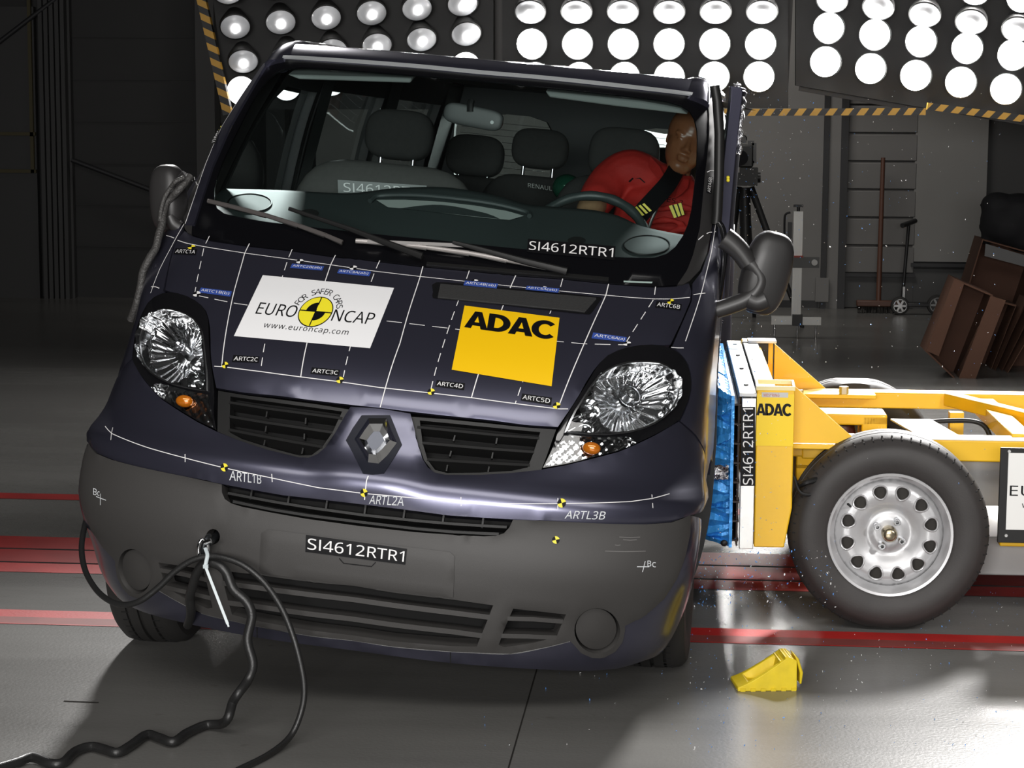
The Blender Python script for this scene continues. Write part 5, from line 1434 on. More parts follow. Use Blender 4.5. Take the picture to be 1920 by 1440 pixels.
# ---------------------------------------------------------------- pillar trim, fenders, flanks
pil_o = X3([(1339, 165), (1342, 236), (1341, 300), (1340, 364), (1333, 434), (1325, 475), (1312, 507), (1293, 527), (1280, 534)])
pil_i = X3([(1270, 534), (1288, 507), (1299, 479), (1312, 427), (1321, 332), (1326, 290), (1329, 252), (1329, 215), (1326, 188)])
for side in (1, -1):
    mm = (lambda l: l) if side > 0 else mirror
    pil = patch_mb([mm(pil_o + pil_i)], .004, .012, .02, lip=.002).build('pillar_trim', TRIMG, van)
    # fender: from the bonnet gap round to the front door, with the wheel arch cut out
    fl = X3([(1299, 545), (1298, 563), (1280, 605), (1262, 648)])
    fl += X3([(1275, 660), (1285, 671), (1293, 684), (1297, 700), (1299, 715), (1298, 733), (1293, 754), (1285, 774), (1277, 789)])
    fl += X3([('s', .41, .835), ('s', .505, .722), ('s', .56, .675), ('s', .66, .705), ('s', .76, .715), ('s', .86, .70), ('s', .93, .665)])
    tops = [('s', .93, .9), ('s', .93, 1.1), ('s', .95, 1.235)]
    fl += X3(tops)
    fl += [(p[0] + .004, p[1]) for p in X3([(1337, 420), (1329, 470), (1315, 507), (1297, 530)])]
    f = patch_mb([mm(fl)], 0, .016, .03, lip=.003).build('fender', PAINT, van)
    mb = MB()
    if side > 0:
        ribbon(mb, X3([(1341, 422), (1334, 470), (1322, 520), (1310, 565), (1285, 640)]), .0025, .0013)
        ribbon(mb, X3([(1300, 553), (1312, 551), (1322, 550)]), .0025, .0013)
        ribbon(mb, X3([(1258, 652), (1270, 653), (1281, 653)]), .0025, .0025)
        for sg in dashes(X3([(1308, 452), (1318, 443), (1328, 438), (1340, 436)]), .02, .012):
            ribbon(mb, sg, .0028, .006)
        ribbon(mb, X3([(1324, 325), (1330, 322), (1337, 322)]), .0025, .006)
    else:
        ribbon(mb, X3([(360, 395), (340, 430), (318, 470), (300, 505), (283, 550)]), .0025, .0013)
        ribbon(mb, X3([(312, 442), (320, 444), (327, 447)]), .0025, .0013)
        ribbon(mb, X3([(284, 538), (292, 538), (299, 541)]), .0025, .0013)
        for sg in dashes(X3([(363, 334), (370, 345), (378, 360)]), .02, .012):
            ribbon(mb, sg, .0028, .006)
        ribbon(mb, X3([(409, 232), (417, 239), (424, 245)]), .0025, .006)
    mb.build('measuring_line', WHITE(), f)
    # wheel arch liner
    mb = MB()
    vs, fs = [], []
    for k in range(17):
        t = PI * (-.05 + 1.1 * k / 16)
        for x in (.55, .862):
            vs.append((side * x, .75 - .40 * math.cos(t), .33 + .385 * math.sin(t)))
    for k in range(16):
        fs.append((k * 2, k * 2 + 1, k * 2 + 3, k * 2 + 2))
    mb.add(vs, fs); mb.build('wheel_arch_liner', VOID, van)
# painted outer edge of the left pillar with its measuring line
ps = X3([(349, 424), (367, 372), (388, 312), (418, 240), (452, 180), (490, 122), (503, 122), (468, 180), (434, 240), (402, 312), (382, 372), (366, 424)])
pk = patch_mb([ps], .009, .01, .02).build('pillar_skin', PAINT, van)
mb = MB(); ribbon(mb, X3([(350, 424), (368, 372), (389, 312), (419, 240), (440, 200)]), .0022, .0105); mb.build('measuring_line', WHITE(), pk)
code_sticker([(1322, 364), (1325, 333), (1335, 335), (1331, 366)], 'ARTA6B', frit, BLACK(), WHITE(), off=.0075, bold=.02)
code_sticker([(416, 249), (408, 274), (400, 273), (409, 248)][0:4], 'ARTA1A', frit, BLACK(), WHITE(), off=.0115, bold=.012)
tmark_f(405, 244, 4, frit, lambda a, z, o=0: S(a, z, .010 + o))


def FL(side):
    """flank surface: a is distance from the nose, z height"""
    def f(y, z, off=0.0):
        w = float(WD(min(z, 1.84)))
        w -= (.14 if side > 0 else .05) * (max(0, y - 1.0) / 3.4) ** 1.3 + .012 * max(0, (y - 4.0) / .46) ** 2
        if side > 0:
            # pushed in by the trolley's nose
            def sm(t):
                t = min(1, max(0, t)); return t * t * (3 - 2 * t)
            k = sm((y - .98) / .22) * sm((3.05 - y) / .3) * sm((1.30 - z) / .46)
            w = w - max(0, w - (.970 - .07 * y - .086 * z)) * k
        return Vector((side * (w + off), y, z))
    return f


FWIN = [(1.06, 1.275), (1.50, 1.275), (1.93, 1.275), (1.93, 1.70), (1.52, 1.715), (1.40, 1.66), (1.22, 1.48)]
SWIN1 = [(2.12, 1.275), (3.0, 1.275), (3.0, 1.70), (2.12, 1.71)]
SWIN2 = [(3.24, 1.275), (4.14, 1.275), (4.14, 1.69), (3.24, 1.70)]
for side in (1, -1):
    sf = FL(side)
    door = patch_mb([[(.955, .22), (1.99, .22), (1.99, 1.855), (1.48, 1.85), (1.27, 1.60), (.965, 1.245)], FWIN], 0, .05, .06, surf=sf, wall_mi=1).build('front_door', [PAINT, PLASTB], van)
    patch_mb([FWIN], -.02, 0, .1, surf=sf).build('door_window', SIDEGL, door)
    mb = MB(); ribbon(mb, FWIN + [FWIN[0]], .022, .004, 0, .02, step=.06, surf=sf); mb.build('window_seal', PLASTB, door)
    arch = [(3.12 + .40 * math.cos(t), .33 + .39 * math.sin(t)) for t in [PI * k / 12 for k in range(13)]]
    flank = patch_mb([[(2.0, .22), (2.70, .22)] + [p for p in reversed(arch)] + [(3.54, .22), (4.46, .26), (4.46, 1.82), (4.0, 1.85), (2.0, 1.855)], SWIN1, SWIN2], 0, .05, .07, surf=sf, wall_mi=1).build('side_panel', [PAINT, PLASTB], van)
    for w in (SWIN1, SWIN2):
        patch_mb([w], -.015, 0, .2, surf=sf).build('side_window', SIDEGL, flank)
    # interior lining behind the door skin and the pillars
    patch_mb([[(1.0, .3), (1.97, .3), (1.97, 1.75), (1.49, 1.78), (1.29, 1.58), (1.0, 1.245)], FWIN], -.052, 0, .08, surf=sf).build('door_lining', mat('interior_black', (.012, .013, .013), .7), door)
    patch_mb([[(2.02, .3), (4.44, .3), (4.44, 1.79), (4.0, 1.80), (2.02, 1.80)], SWIN1, SWIN2], -.052, 0, .12, surf=sf).build('side_lining', mat('interior_black', (.012, .013, .013), .7), flank)
    mb = MB()
    for (y0, y1) in ((1.95, 2.10), (3.02, 3.22), (4.16, 4.44)):
        mb.add([sf(y0, 1.2, -.055), sf(y1, 1.2, -.055), sf(y1, 1.78, -.055), sf(y0, 1.78, -.055)], [(0, 1, 2, 3)])
    mb.build('interior_trim', mat('interior_grey', (.035, .04, .039), .7), flank)

# the struck side: front door frame sprung outward past the pillar
mb = MB()
pts = [at_Y(*p, 6.62) for p in [(1347, 560), (1352, 470), (1358, 400), (1364, 330), (1370, 270), (1376, 215), (1380, 175), (1378, 163)]]
pts = catmull([VAN_I @ p for p in pts], 5)
R = []
vs, fs = [], []
n = len(pts)
for i, p in enumerate(pts):
    t = i / (n - 1)
    w = .030 + .0 * t
    jit = .004 * math.sin(i * 2.1) * (t > .6)
    prof = [(-w + .012 * t, -.02), (-w * .4, -.045), (w * .7, -.035), (w + jit, 0.0), (w * .8 + jit, .16), (-w + .02, .14)]
    for (dx, dy) in prof:
        vs.append((p.x + dx, p.y + dy, p.z))
m_ = len(prof)
for i in range(n - 1):
    for k in range(m_):
        k2 = (k + 1) % m_
        fs.append((i * m_ + k, i * m_ + k2, (i + 1) * m_ + k2, (i + 1) * m_ + k))
fs += [tuple(range(m_)), tuple(reversed([(n - 1) * m_ + k for k in range(m_)]))]
mb.add(vs, fs)
mb.build('bent_door_frame', PAINT, van, bevel=.004)
mb = MB()
ps = catmull([VAN_I @ at_Y(*p, 6.60) for p in [(1376, 165), (1383, 158), (1390, 172), (1391, 200), (1389, 240), (1387, 290)]], 4)
mb.tube([p + Vector((.004 * math.sin(i * 2.7), 0, .002 * math.cos(i * 3.1))) for i, p in enumerate(ps)], .006, 8)
mb.build('torn_door_edge', mat('bare_torn_metal', (.6, .6, .62), .2, .9, bump=.6, bscale=120), van)
tmk = MB()
for q in range(2):
    c = VAN_I @ at_Y(1365, 333 + q * 5, 6.56)
    tmk.sphere(c, .006, 10)
tmk.build('target_marker', YEL(), van)
# pillar to door: dark gap seals and the door's curved corner trim
mb = MB()
mb.tube([VAN_I @ at_Y(*p, 6.50) for p in [(1340, 160), (1345, 190), (1349, 250), (1348, 330), (1345, 400), (1343, 420)]], .016, 10)
mb.build('door_seal', PLASTB, van)
mb = MB()
mb.tube(catmull([VAN_I @ at_Y(*p, 6.46) for p in [(1347, 416), (1355, 430), (1358, 455), (1357, 490), (1352, 530), (1346, 570), (1341, 595)]], 5), .010, 10)
mb.build('quarter_window_frame', GLOSSB, van)

# crumpled bright edge where the trolley bit into the door skin
mb = MB()
ps = catmull([VAN_I @ at_Y(*p, 6.75) for p in [(1335, 650), (1333, 690), (1328, 730), (1322, 765), (1320, 800), (1319, 860), (1315, 930), (1308, 985)]], 5)
vs, fs = [], []
for i, p in enumerate(ps):
    j = .006 * math.sin(i * 1.9)
    vs += [(p.x - .03, p.y, p.z), (p.x + j, p.y - .006, p.z), (p.x - .012, p.y + .25, p.z)]
for i in range(len(ps) - 1):
    fs += [(i * 3, i * 3 + 1, i * 3 + 4, i * 3 + 3), (i * 3 + 1, i * 3 + 2, i * 3 + 5, i * 3 + 4)]
mb.add(vs, fs); mb.build('dented_door_skin', PAINT, van)

# ---------------------------------------------------------------- rear, floor pan, bulkheads
RWL = [(-.66, 1.42), (-.64, 1.36), (-.20, 1.36), (-.17, 1.42), (-.17, 1.58), (-.22, 1.655), (-.30, 1.675), (-.60, 1.675), (-.66, 1.64)]
RWR = [(-x, z) for x, z in RWL]
RS = lambda x, z, off=0.0: Vector((x, 4.46 + off, z))
rd = patch_mb([[(-.80, .3), (.66, .3), (.68, 1.2), (.63, 1.76), (.5, 1.86), (-.6, 1.86), (-.74, 1.76), (-.82, 1.2)], RWL, RWR], 0, .05, .1, surf=RS).build('rear_door', mat('rear_door_dark', (.008, .008, .010), .5), van)
for w in (RWL, RWR):
    patch_mb([w], -.01, 0, .2, surf=RS).build('rear_window', glass_mat('rear_glass', (.60, .66, .65), .9), rd)
    mb = MB()
    x0, x1 = min(p[0] for p in w), max(p[0] for p in w)
    for k in range(9):
        mb.box(((x0 + x1) / 2, 4.443, 1.39 + k * .03), (x1 - x0 - .05, .002, .0025))
    mb.build('heating_wire', PLASTB, rd)
mb = MB()
mb.box((0, 2.4, .23), (1.62, 4.1, .06)); mb.box((0, .42, .52), (1.1, .04, .56)); mb.box((0, .80, .60), (1.45, .04, .95))
mb.build('floor_pan', VOID, van)
mb = MB()
mb.box((-.38, .62, .26), (.30, .5, .16)); mb.box((.12, .55, .25), (.45, .4, .14)); mb.cyl((-.70, .75, .32), (.70, .75, .32), .03)
mb.build('underbody', VOID, van)
mb = MB(); mb.add([(-.74, 1.34, 1.80), (.74, 1.34, 1.80), (.76, 4.42, 1.80), (-.76, 4.42, 1.80)], [(0, 1, 2, 3)]); mb.build('headliner', HEADLN, van)

# ---------------------------------------------------------------- wheels (stay upright on the floor while the body leans)
def tyre_profile(R, w, rim):
    h = w / 2
    return [(rim, -h * .78), (rim + .012, -h * .92), (R * .80, -h), (R * .93, -h * .97), (R * .985, -h * .80), (R, -h * .55),
            (R, -h * .42), (R - .009, -h * .42), (R - .009, -h * .34), (R + .001, -h * .34), (R + .002, -h * .06), (R - .009, -h * .06), (R - .009, h * .06), (R + .002, h * .06), (R + .001, h * .34), (R - .009, h * .34), (R - .009, h * .42),
            (R, h * .42), (R, h * .55), (R * .985, h * .80), (R * .93, h * .97), (R * .80, h), (rim + .012, h * .92), (rim, h * .78)]


RIMM = mat('wheel_silver', (.42, .42, .43), .35, .8)
Rw = Matrix.Rotation(-.0701, 3, 'Z')
for (lx, ly, steer) in ((.775, .735, .02), (-.775, .765, .02), (.775, 3.70, 0), (-.775, 3.70, 0)):
    r_ = .318
    cw = Vector((VAN_T.x, VAN_T.y, 0)) + Rw @ Vector((lx, ly, 0)) + Vector((0, 0, r_ - .004))
    if lx > 0 and ly < 1:
        cw += Vector((.02, 0, 0))
    w = bpy.data.objects.new('wheel', None); COL.objects.link(w)
    w.parent = van
    M = (Matrix.Rotation(-.0701 + steer, 3, 'Z') @ Matrix.Rotation(PI / 2, 3, 'Y')).to_4x4(); M.translation = cw
    w.matrix_parent_inverse = Matrix.Identity(4)
    w.matrix_basis = VAN_I @ M
    mb = MB(); mb.lathe(tyre_profile(r_, .205, .205), None, 64)
    for k in range(56):
        a = 2 * PI * k / 56
        for s_ in (-1, 1):
            mb.box((math.cos(a) * (r_ + .0005), math.sin(a) * (r_ + .0005), s_ * .046), (.0010, .003, .024), Matrix.Rotation(a, 3, 'Z'), 1)
    mb.build('tyre', [RUBBER, VOID], w, weld=False)
    mb = MB(); mb.lathe([(.0, .03), (.06, .035), (.07, .02), (.15, .0), (.19, .02), (.205, .075), (.2, .08), (.2, -.08)], None, 32); mb.build('rim', RIMM, w)

# ---------------------------------------------------------------- wipers
def wiper(arm, bladep, parts):
    w = bpy.data.objects.new('wiper', None); COL.objects.link(w); w.parent = van
    A = [S(*az(*p), .030) for p in arm]
    mb = MB(); mb.tube(A, [.011, .010, .008, .006][:len(A)], 8, sx=.6); mb.build('wiper_arm', PLASTB, w)
    Bp = [S(*az(*p), .016) for p in bladep]
    mb = MB(); mb.tube(Bp, .0072, 8, sx=.55); mb.build('wiper_blade', parts, w)
    Bq = [S(*az(*p), .007) for p in bladep]
    mb = MB()
    for i in range(len(Bp) - 1):
        mb.beam(Bp[i], Bq[i + 1] * .5 + Bp[i + 1] * .5, .006, .012)
    mb.build('wiper_rubber', PLASTB, w)


WIPM = mat('worn_wiper_plastic', (.075, .068, .066), .35)
wiper([(793, 495), (735, 473), (660, 444), (545, 405), (470, 388)][0:4], [(393, 384), (430, 393), (500, 411), (560, 430), (610, 448), (643, 462)], WIPM)
wiper([(1062, 523), (980, 503), (900, 481), (850, 468)], [(668, 459), (740, 464), (800, 471), (880, 482), (950, 495), (1024, 508)], mat('bright_wiper', (.30, .28, .27), .25, .4))
mb = MB()
for (a, b) in (((690, 462), (880, 470)), ((880, 470), (930, 484))):
    ribbon(mb, X3([a, b]), .012, .022, 0, .004)
mb.build('wiper_spoiler', mat('bright_spoiler', (.5, .48, .47), .25, .3), van)
# cowl strip details
mb = MB(); ribbon(mb, X3([(800, 496), (880, 503), (967, 511), (1055, 517), (1141, 525)]), .012, .006, 0, .006); mb.build('cowl_strip', PLASTB, van)

# ---------------------------------------------------------------- wing mirrors
MIRM = mat('mirror_black_plastic', (.024, .023, .023), .42)


def superq(mb, c, r, M, e=.55, n=32):
    vs, fs = [], []
    f = lambda v, p: math.copysign(abs(v) ** p, v)
    m = n // 2
    for i in range(m + 1):
        t = -PI / 2 + PI * i / m
        for k in range(n):
            a = 2 * PI * k / n
            v = Vector((r[0] * f(math.cos(t), e) * f(math.cos(a), e), r[1] * f(math.cos(t), e) * f(math.sin(a), e), r[2] * f(math.sin(t), .75)))
            vs.append(M @ v + Vector(c))
    for i in range(m):
        for k in range(n):
            fs.append((i * n + k, i * n + (k + 1) % n, (i + 1) * n + (k + 1) % n, (i + 1) * n + k))
    mb.add(vs, fs)


def wing_mirror(Yw, hc, hs, hrot, arms, ring, sgn):
    w = bpy.data.objects.new('wing_mirror', None); COL.objects.link(w); w.parent = van
    bpy.context.view_layer.update()
    c = VAN_I @ at_Y(*hc, Yw)
    mb = MB()
    superq(mb, c, hs, Matrix.Rotation(hrot, 3, 'Y') @ Matrix.Rotation(sgn * .25, 3, 'Z'), .68)
    mb.build('mirror_housing', MIRM, w)
    for (pts, r) in arms:
        mb = MB(); mb.tube(catmull([VAN_I @ at_Y(*p, Yw - .035) for p in pts], 6), [r[0] + (r[1] - r[0]) * i / (6 * (len(pts) - 1)) for i in range(6 * (len(pts) - 1) + 1)], 14); mb.build('mirror_arm', MIRM, w)
    return w


YM = 6.36
wing_mirror(YM, (1436, 512), (.072, .055, .127), .16, [([(1358, 446), (1372, 456), (1388, 472), (1404, 494)], (.034, .03)), ([(1342, 582), (1370, 573), (1398, 562), (1418, 546), (1427, 524), (1416, 502), (1398, 486), (1384, 474)], (.026, .024)), ([(1404, 560), (1420, 566), (1436, 560)], (.030, .03))], None, 1)
wing_mirror(YM + .1, (316, 372), (.055, .05, .105), -.12, [([(352, 330), (342, 340), (334, 350)], (.022, .02)), ([(338, 428), (326, 420), (318, 405)], (.022, .022))], None, -1)

# ---------------------------------------------------------------- interior
DX = [-.80, -.6, -.4, -.2, -.05, .1, .22, .3, .41, .5, .58, .72, .82]
DZ = [1.362, 1.376, 1.386, 1.424, 1.438, 1.428, 1.408, 1.410, 1.412, 1.402, 1.376, 1.362, 1.358]
zr = pchip(DX, DZ)


def dash_z(x, y):
    yf = .66 + .20 * x * x
    t = min(1.15, max(0, (y - yf) / (1.13 - yf)))
    zf = 1.225 + .05 * (abs(x) / .8) ** 2
    return zf + (float(zr(x)) - zf) * t ** .85


def dash_pt(x, v, off=0):
    yf = .66 + .20 * x * x
    y = yf + (1.13 - yf) * v
    return Vector((x, y, dash_z(x, y) + off))


mb = MB(); vs, fs = [], []
nx, ny = 64, 16
for j in range(ny + 1):
    for i in range(nx + 1):
        vs.append(dash_pt(-.80 + 1.60 * i / nx, j / ny))
for i in range(nx + 1):
    x = -.80 + 1.60 * i / nx
    vs.append(Vector((x, 1.15, dash_z(x, 1.13) - .012)))
for i in range(nx + 1):
    x = -.80 + 1.60 * i / nx
    vs.append(Vector((x, 1.12, .75)))
for j in range(ny + 2):
    for i in range(nx):
        q = j * (nx + 1) + i
        fs.append((q, q + 1, q + nx + 2, q + nx + 1))
mb.add(vs, fs)
dash = mb.build('dashboard', DASHM, van, smooth=55)


def dash_hit(px, py):
    """frame position -> point on the dashboard top"""
    o, d = pix_ray(px, py)
    lo, ld = VAN_I @ o, VAN_R.transposed() @ d
    s = (.62 - lo.y) / ld.y
    for k in range(900):
        p = lo + ld * s
        if p.z <= dash_z(p.x, p.y):
            break
        s += .001
    return Vector((p.x, p.y, dash_z(p.x, p.y)))


def dash_ring(cx, cy, rx, ry, name, m_, wd=.005, filled=False, off=.002):
    mb = MB()
    ps = [dash_hit(cx + rx * math.cos(t), cy + ry * math.sin(t)) + Vector((0, 0, off)) for t in [2 * PI * k / 36 for k in range(36)]]
    if filled:
        mb.add(ps, [tuple(range(36))])
    else:
        mb.tube(ps, wd, 6, closed=True)
    mb.build(name, m_, dash)


DGR = mat('speaker_cover', (.05, .06, .06), .6)
dash_ring(468, 382, 40, 17, 'speaker_cover', DGR, filled=True)
dash_ring(468, 382, 41, 17, 'speaker_rim', PLASTB, .003)
dash_ring(1213, 461, 42, 17, 'speaker_cover', DGR, filled=True)
dash_ring(1213, 461, 43, 18, 'speaker_rim', PLASTB, .003)
dash_ring(580, 401, 18, 8, 'air_outlet', VOID, filled=True)
dash_ring(1081, 452, 17, 7, 'air_outlet', VOID, filled=True)
# open tray with a pale lining
mb = MB()
tr = [(705, 377), (760, 377), (830, 381), (890, 388), (950, 398), (982, 407), (955, 415), (900, 410), (830, 402), (760, 394), (727, 391)]
mb.add([dash_hit(*p) + Vector((0, 0, .004)) for p in tr], [tuple(range(len(tr)))])
mb.build('dash_tray', mat('pale_tray_mat', (.42, .46, .44), .35), dash)
mb = MB(); ps = catmull([dash_hit(*p) + Vector((0, 0, .008)) for p in [(693, 382), (712, 372), (780, 371), (860, 378), (930, 388), (985, 402), (992, 410)]], 5); mb.tube(ps, .008, 8); mb.build('tray_lip', DASHM, dash)
# steering wheel
sw = bpy.data.objects.new('steering_wheel', None); COL.objects.link(sw); sw.parent = van
swc = Vector((.385, 1.38, 1.285))
swM = Matrix.Rotation(math.radians(-36), 3, 'X')
mb = MB(); mb.tube([swc + swM @ Vector((.195 * math.cos(t), 0, .195 * math.sin(t))) for t in [2 * PI * k / 64 for k in range(64)]], [.0165 + .0012 * math.sin(k * PI / 2) for k in range(64)], 12, closed=True)
mb.build('steering_rim', mat('steering_rim_plastic', (.035, .045, .045), .4), sw)
mb = MB(); mb.sphere(swc, (.075, .035, .055), 20, M=swM); mb.beam(swc + swM @ Vector((-.18, 0, 0)), swc + swM @ Vector((.18, 0, 0)), .03, .03); mb.beam(swc, swc + swM @ Vector((0, 0, -.18)), .03, .03); mb.cyl(swc, swc + Vector((0, -.12, -.10)), .035)
mb.build('steering_hub', DASHM, sw)
# rear-view mirror
rv = bpy.data.objects.new('rear_view_mirror', None); COL.objects.link(rv); rv.parent = van
rc = VAN_I @ at_Y(888, 219, 6.83)
mb = MB(); superq(mb, rc, (.098, .018, .034), Matrix.Rotation(math.radians(6), 3, 'Y'), .35); mb.build('mirror_shell', mat('mirror_shell_grey', (.055, .058, .058), .5), rv)
mb = MB(); mb.tube([rc + Vector((-.01, -.015, .015)), rc + Vector((-.012, -.012, .035)), rc + Vector((-.012, .0, .05))], .012, 8); mb.build('mirror_stem', PLASTB, rv)
mb = MB(); mb.cyl(rc + Vector((.065, -.017, -.012)), rc + Vector((.065, -.021, -.012)), .006, 14); mb.build('mirror_button', mat('pale_button', (.4, .42, .42), .4), rv)
# sun visors
for (q, nm) in (([(538, 137), (772, 143), (770, 153), (560, 146)], 1), ([(1022, 168), (1200, 186), (1276, 200), (1290, 212), (1150, 196), (1030, 180)], 2)):
    P = [VAN_I @ at_Y(p[0], p[1] + 3, 7.0) for p in q]
    mb = MB(); mb.prism(P, (0, .13, .035)); mb.build('sun_visor', mat('visor_grey', (.30, .32, .31), .8), van, bevel=.006)


# seats
def seat(x, y, w, back_h, head, m1, label=None, recl=.18, cushion=.80):
    s = bpy.data.objects.new('seat', None); COL.objects.link(s); s.parent = van
    s.location = (x, y, 0)
    M = Matrix.Rotation(-recl, 3, 'X')
    mb = MB(); superq(mb, Vector((0, -.22, cushion)), (w / 2, .28, .09), Matrix.Identity(3), .4); mb.build('seat_cushion', m1, s)
    mb = MB(); hh = (back_h - cushion) / 2; superq(mb, Vector((0, .06, cushion + hh)), (w / 2, .085, hh), M, .42); mb.build('backrest', m1, s)
    for (hx, hz, hw, hh2) in head:
        mb = MB(); superq(mb, Vector((hx, .13 + (hz - back_h) * .1, hz)), (hw / 2, .055, hh2 / 2), M, .55); mb.build('headrest', SEATM, s)
        mb = MB(); mb.cyl((hx - .06, .12, back_h - .03), (hx - .06, .13, hz), .008); mb.cyl((hx + .06, .12, back_h - .03), (hx + .06, .13, hz), .008); mb.build('headrest_post', CHROMER, s)
    mb = MB(); mb.box((0, -.2, .5), (w * .8, .45, .5)); mb.build('seat_base', VOID, s)
    return s


bench = seat(-.42, 1.80, .70, 1.475, [(.02, 1.575, .25, .18)], SEATG)
drv = seat(.40, 1.98, .50, 1.50, [(.0, 1.575, .26, .20)], SEATM)
r2a = seat(-.30, 2.85, .48, 1.42, [(0, 1.50, .24, .17)], SEATM)
r2b = seat(-.02, 2.75, .46, 1.45, [(0, 1.555, .23, .16)], SEATM)
r2c = seat(.52, 2.85, .48, 1.42, [(0, 1.52, .24, .17)], SEATM)
# code strip taped on the bench back and the maker's name on the rear seat
def flat_text(quadpx, Yw, s, parent, bg, fg, x0, x1, y0, y1, bold=0.0, name='code_sticker'):
    H = homog(quadpx)
    g = lambda x, y, d: VAN_I @ at_Y(*H(x, y), Yw - d)
    mb = MB()
    if bg:
        mb.prism([g(0, 0, 0), g(1, 0, 0), g(1, 1, 0), g(0, 1, 0)], (0, .004, 0), 0)
    V, F, _ = text_geo(s, bold)
    mb.add([g(x0 + (x1 - x0) * u, y1 + (y0 - y1) * v, .004) for u, v in V], F, 1 if bg else 0)
    o = mb.build(name, [bg, fg] if bg else [fg], parent)
    o.matrix_parent_inverse = (parent.matrix_basis).inverted() if parent.parent == van else Matrix.Identity(4)
    return o


GREYV = mat('grey_foil', (.16, .165, .165), .35)
flat_text([(633, 337), (800, 348), (800, 372), (634, 362)], 7.395, 'SI4612RTR1', bench, GREYV, WHITE(), .06, .98, .18, .88, .01)
flat_text([(990, 343), (1030, 349), (1030, 357), (990, 351)], 8.14, 'RENAULT', r2b, None, mat('seat_lettering', (.45, .45, .43), .7), 0, 1.3, 0, 1, .02)
# chequered reflective ball-like data unit cover between the seats
mb = MB(); mb.sphere(VAN_I @ at_Y(1063, 352, 7.75), (.055, .05, .05), 20); mb.build('seat_shell', mat('green_black_shell', (.02, .10, .06), .15, .4, coat=1), van)
# seat belt of the driver
mb = MB()
bp = [VAN_I @ at_Y(*p, Y) for p, Y in [((1268, 318), 7.44), ((1252, 345), 7.34), ((1228, 372), 7.28), ((1205, 397), 7.24), ((1190, 415), 7.26)]]
vs, fs = [], []
for i, p in enumerate(catmull(bp, 5)):
    vs += [p + Vector((-.024, 0, .020)), p + Vector((.024, 0, -.020)), p + Vector((.024, .006, -.020)), p + Vector((-.024, .006, .020))]
for i in range(len(vs) // 4 - 1):
    for k in range(4):
        fs.append((i * 4 + k, i * 4 + 4 + k, i * 4 + 4 + (k + 1) % 4, i * 4 + (k + 1) % 4))
mb.add(vs, fs, 0)
BELTM = mat('seat_belt_black', (.006, .006, .007), .8, spec=.1)
belt = mb.build('seat_belt', BELTM, van)
mb = MB()
for k in range(3):
    c0, c1 = (1192 + k * 7, 388 - k * 3), (1206 + k * 7, 404 - k * 4)
    P = [at_Y(c0[0] - 2, c0[1] + 1, 7.20), at_Y(c0[0] + 2, c0[1] - 1, 7.20), at_Y(c1[0] + 2, c1[1] - 1, 7.20), at_Y(c1[0] - 2, c1[1] + 1, 7.20)]
    mb.prism([VAN_I @ p for p in P], (0, .003, 0))
mb.build('belt_stripe', YEL(), belt)

# ================================================================== CRASH TEST DUMMY
def remesh(mb, voxel, mats, name, parent=None, smooth_it=6, pick=None):
    o = mb.build(name + '_src', mats[0])
    r = o.modifiers.new('r', 'REMESH'); r.mode = 'VOXEL'; r.voxel_size = voxel
    s = o.modifiers.new('s', 'SMOOTH'); s.iterations = smooth_it; s.factor = .5
    bpy.context.view_layer.update()
    dg = bpy.context.evaluated_depsgraph_get()
    me = bpy.data.meshes.new_from_object(o.evaluated_get(dg))
    bpy.data.objects.remove(o)
    me.name = name
    me.materials.clear()
    for m_ in mats:
        me.materials.append(m_)
    for p in me.polygons:
        p.use_smooth = True
        p.material_index = pick(p.center) if pick else 0
    n = bpy.data.objects.new(name, me); COL.objects.link(n)
    if parent is not None:
        n.parent = parent
    return n


def limb(mb, pts, rad, n=16):
    ps = catmull(pts, 5)
    k = len(ps)
    R = [float(np.interp(i, [j * 5 for j in range(len(rad))], rad)) for i in range(k)]
    mb.tube(ps, R, n)
    mb.sphere(ps[0], R[0] * .98, 14); mb.sphere(ps[-1], R[-1] * .98, 14)


# everything is laid out in the van's own axes (x to the driver's side, y to the rear)
dum = thing('crash_test_dummy', 'brown faced crash test dummy in a red jacket slumped against the driver side window', 'crash test dummy')
dum.matrix_world = VAN_M @ Matrix.Translation((.53, 1.86, .90))
bpy.context.view_layer.update()
DO = Vector((.53, 1.86, .90))
V3 = lambda x, y, z: Vector((x, y, z)) - DO
HC = V3(.645, 1.87, 1.652)
HT = Matrix.Rotation(math.radians(17), 3, 'Y') @ Matrix.Rotation(math.radians(8), 3, 'Z')   # tilted to the window, facing forward
mb = MB()
# head: skull, jaw, nose, brow, ears, neck in one body
def hp(x, y, z):
    return HC + HT @ (Vector((x, y, z)) * 1.13)
HS = HT * 1.13
mb.sphere(hp(0, .02, .030), (.072, .092, .084), 28, M=HS)                 # skull
mb.sphere(hp(0, -.010, -.022), (.060, .068, .082), 28, M=HS)              # face mask
mb.sphere(hp(0, -.026, -.080), (.038, .038, .032), 20, M=HS)              # chin
for s_ in (-1, 1):
    mb.sphere(hp(s_ * .024, -.056, .014), (.028, .014, .010), 16, M=HS)   # brow ridge
    mb.sphere(hp(s_ * .027, -.047, -.024), (.024, .016, .022), 16, M=HS)  # cheekbone
    mb.sphere(hp(s_ * .026, -.063, .000), (.013, .008, .006), 14, M=HS)   # closed eyelid
    mb.sphere(hp(s_ * .009, -.079, -.028), (.008, .009, .007), 10, M=HS)  # nostril wing
    mb.sphere(hp(s_ * .058, .030, -.008), (.008, .016, .026), 14, M=HS)   # flat moulded ear
limb(mb, [hp(0, -.066, .012), hp(0, -.077, -.008), hp(0, -.086, -.024)], [.008, .009, .0105])   # nose
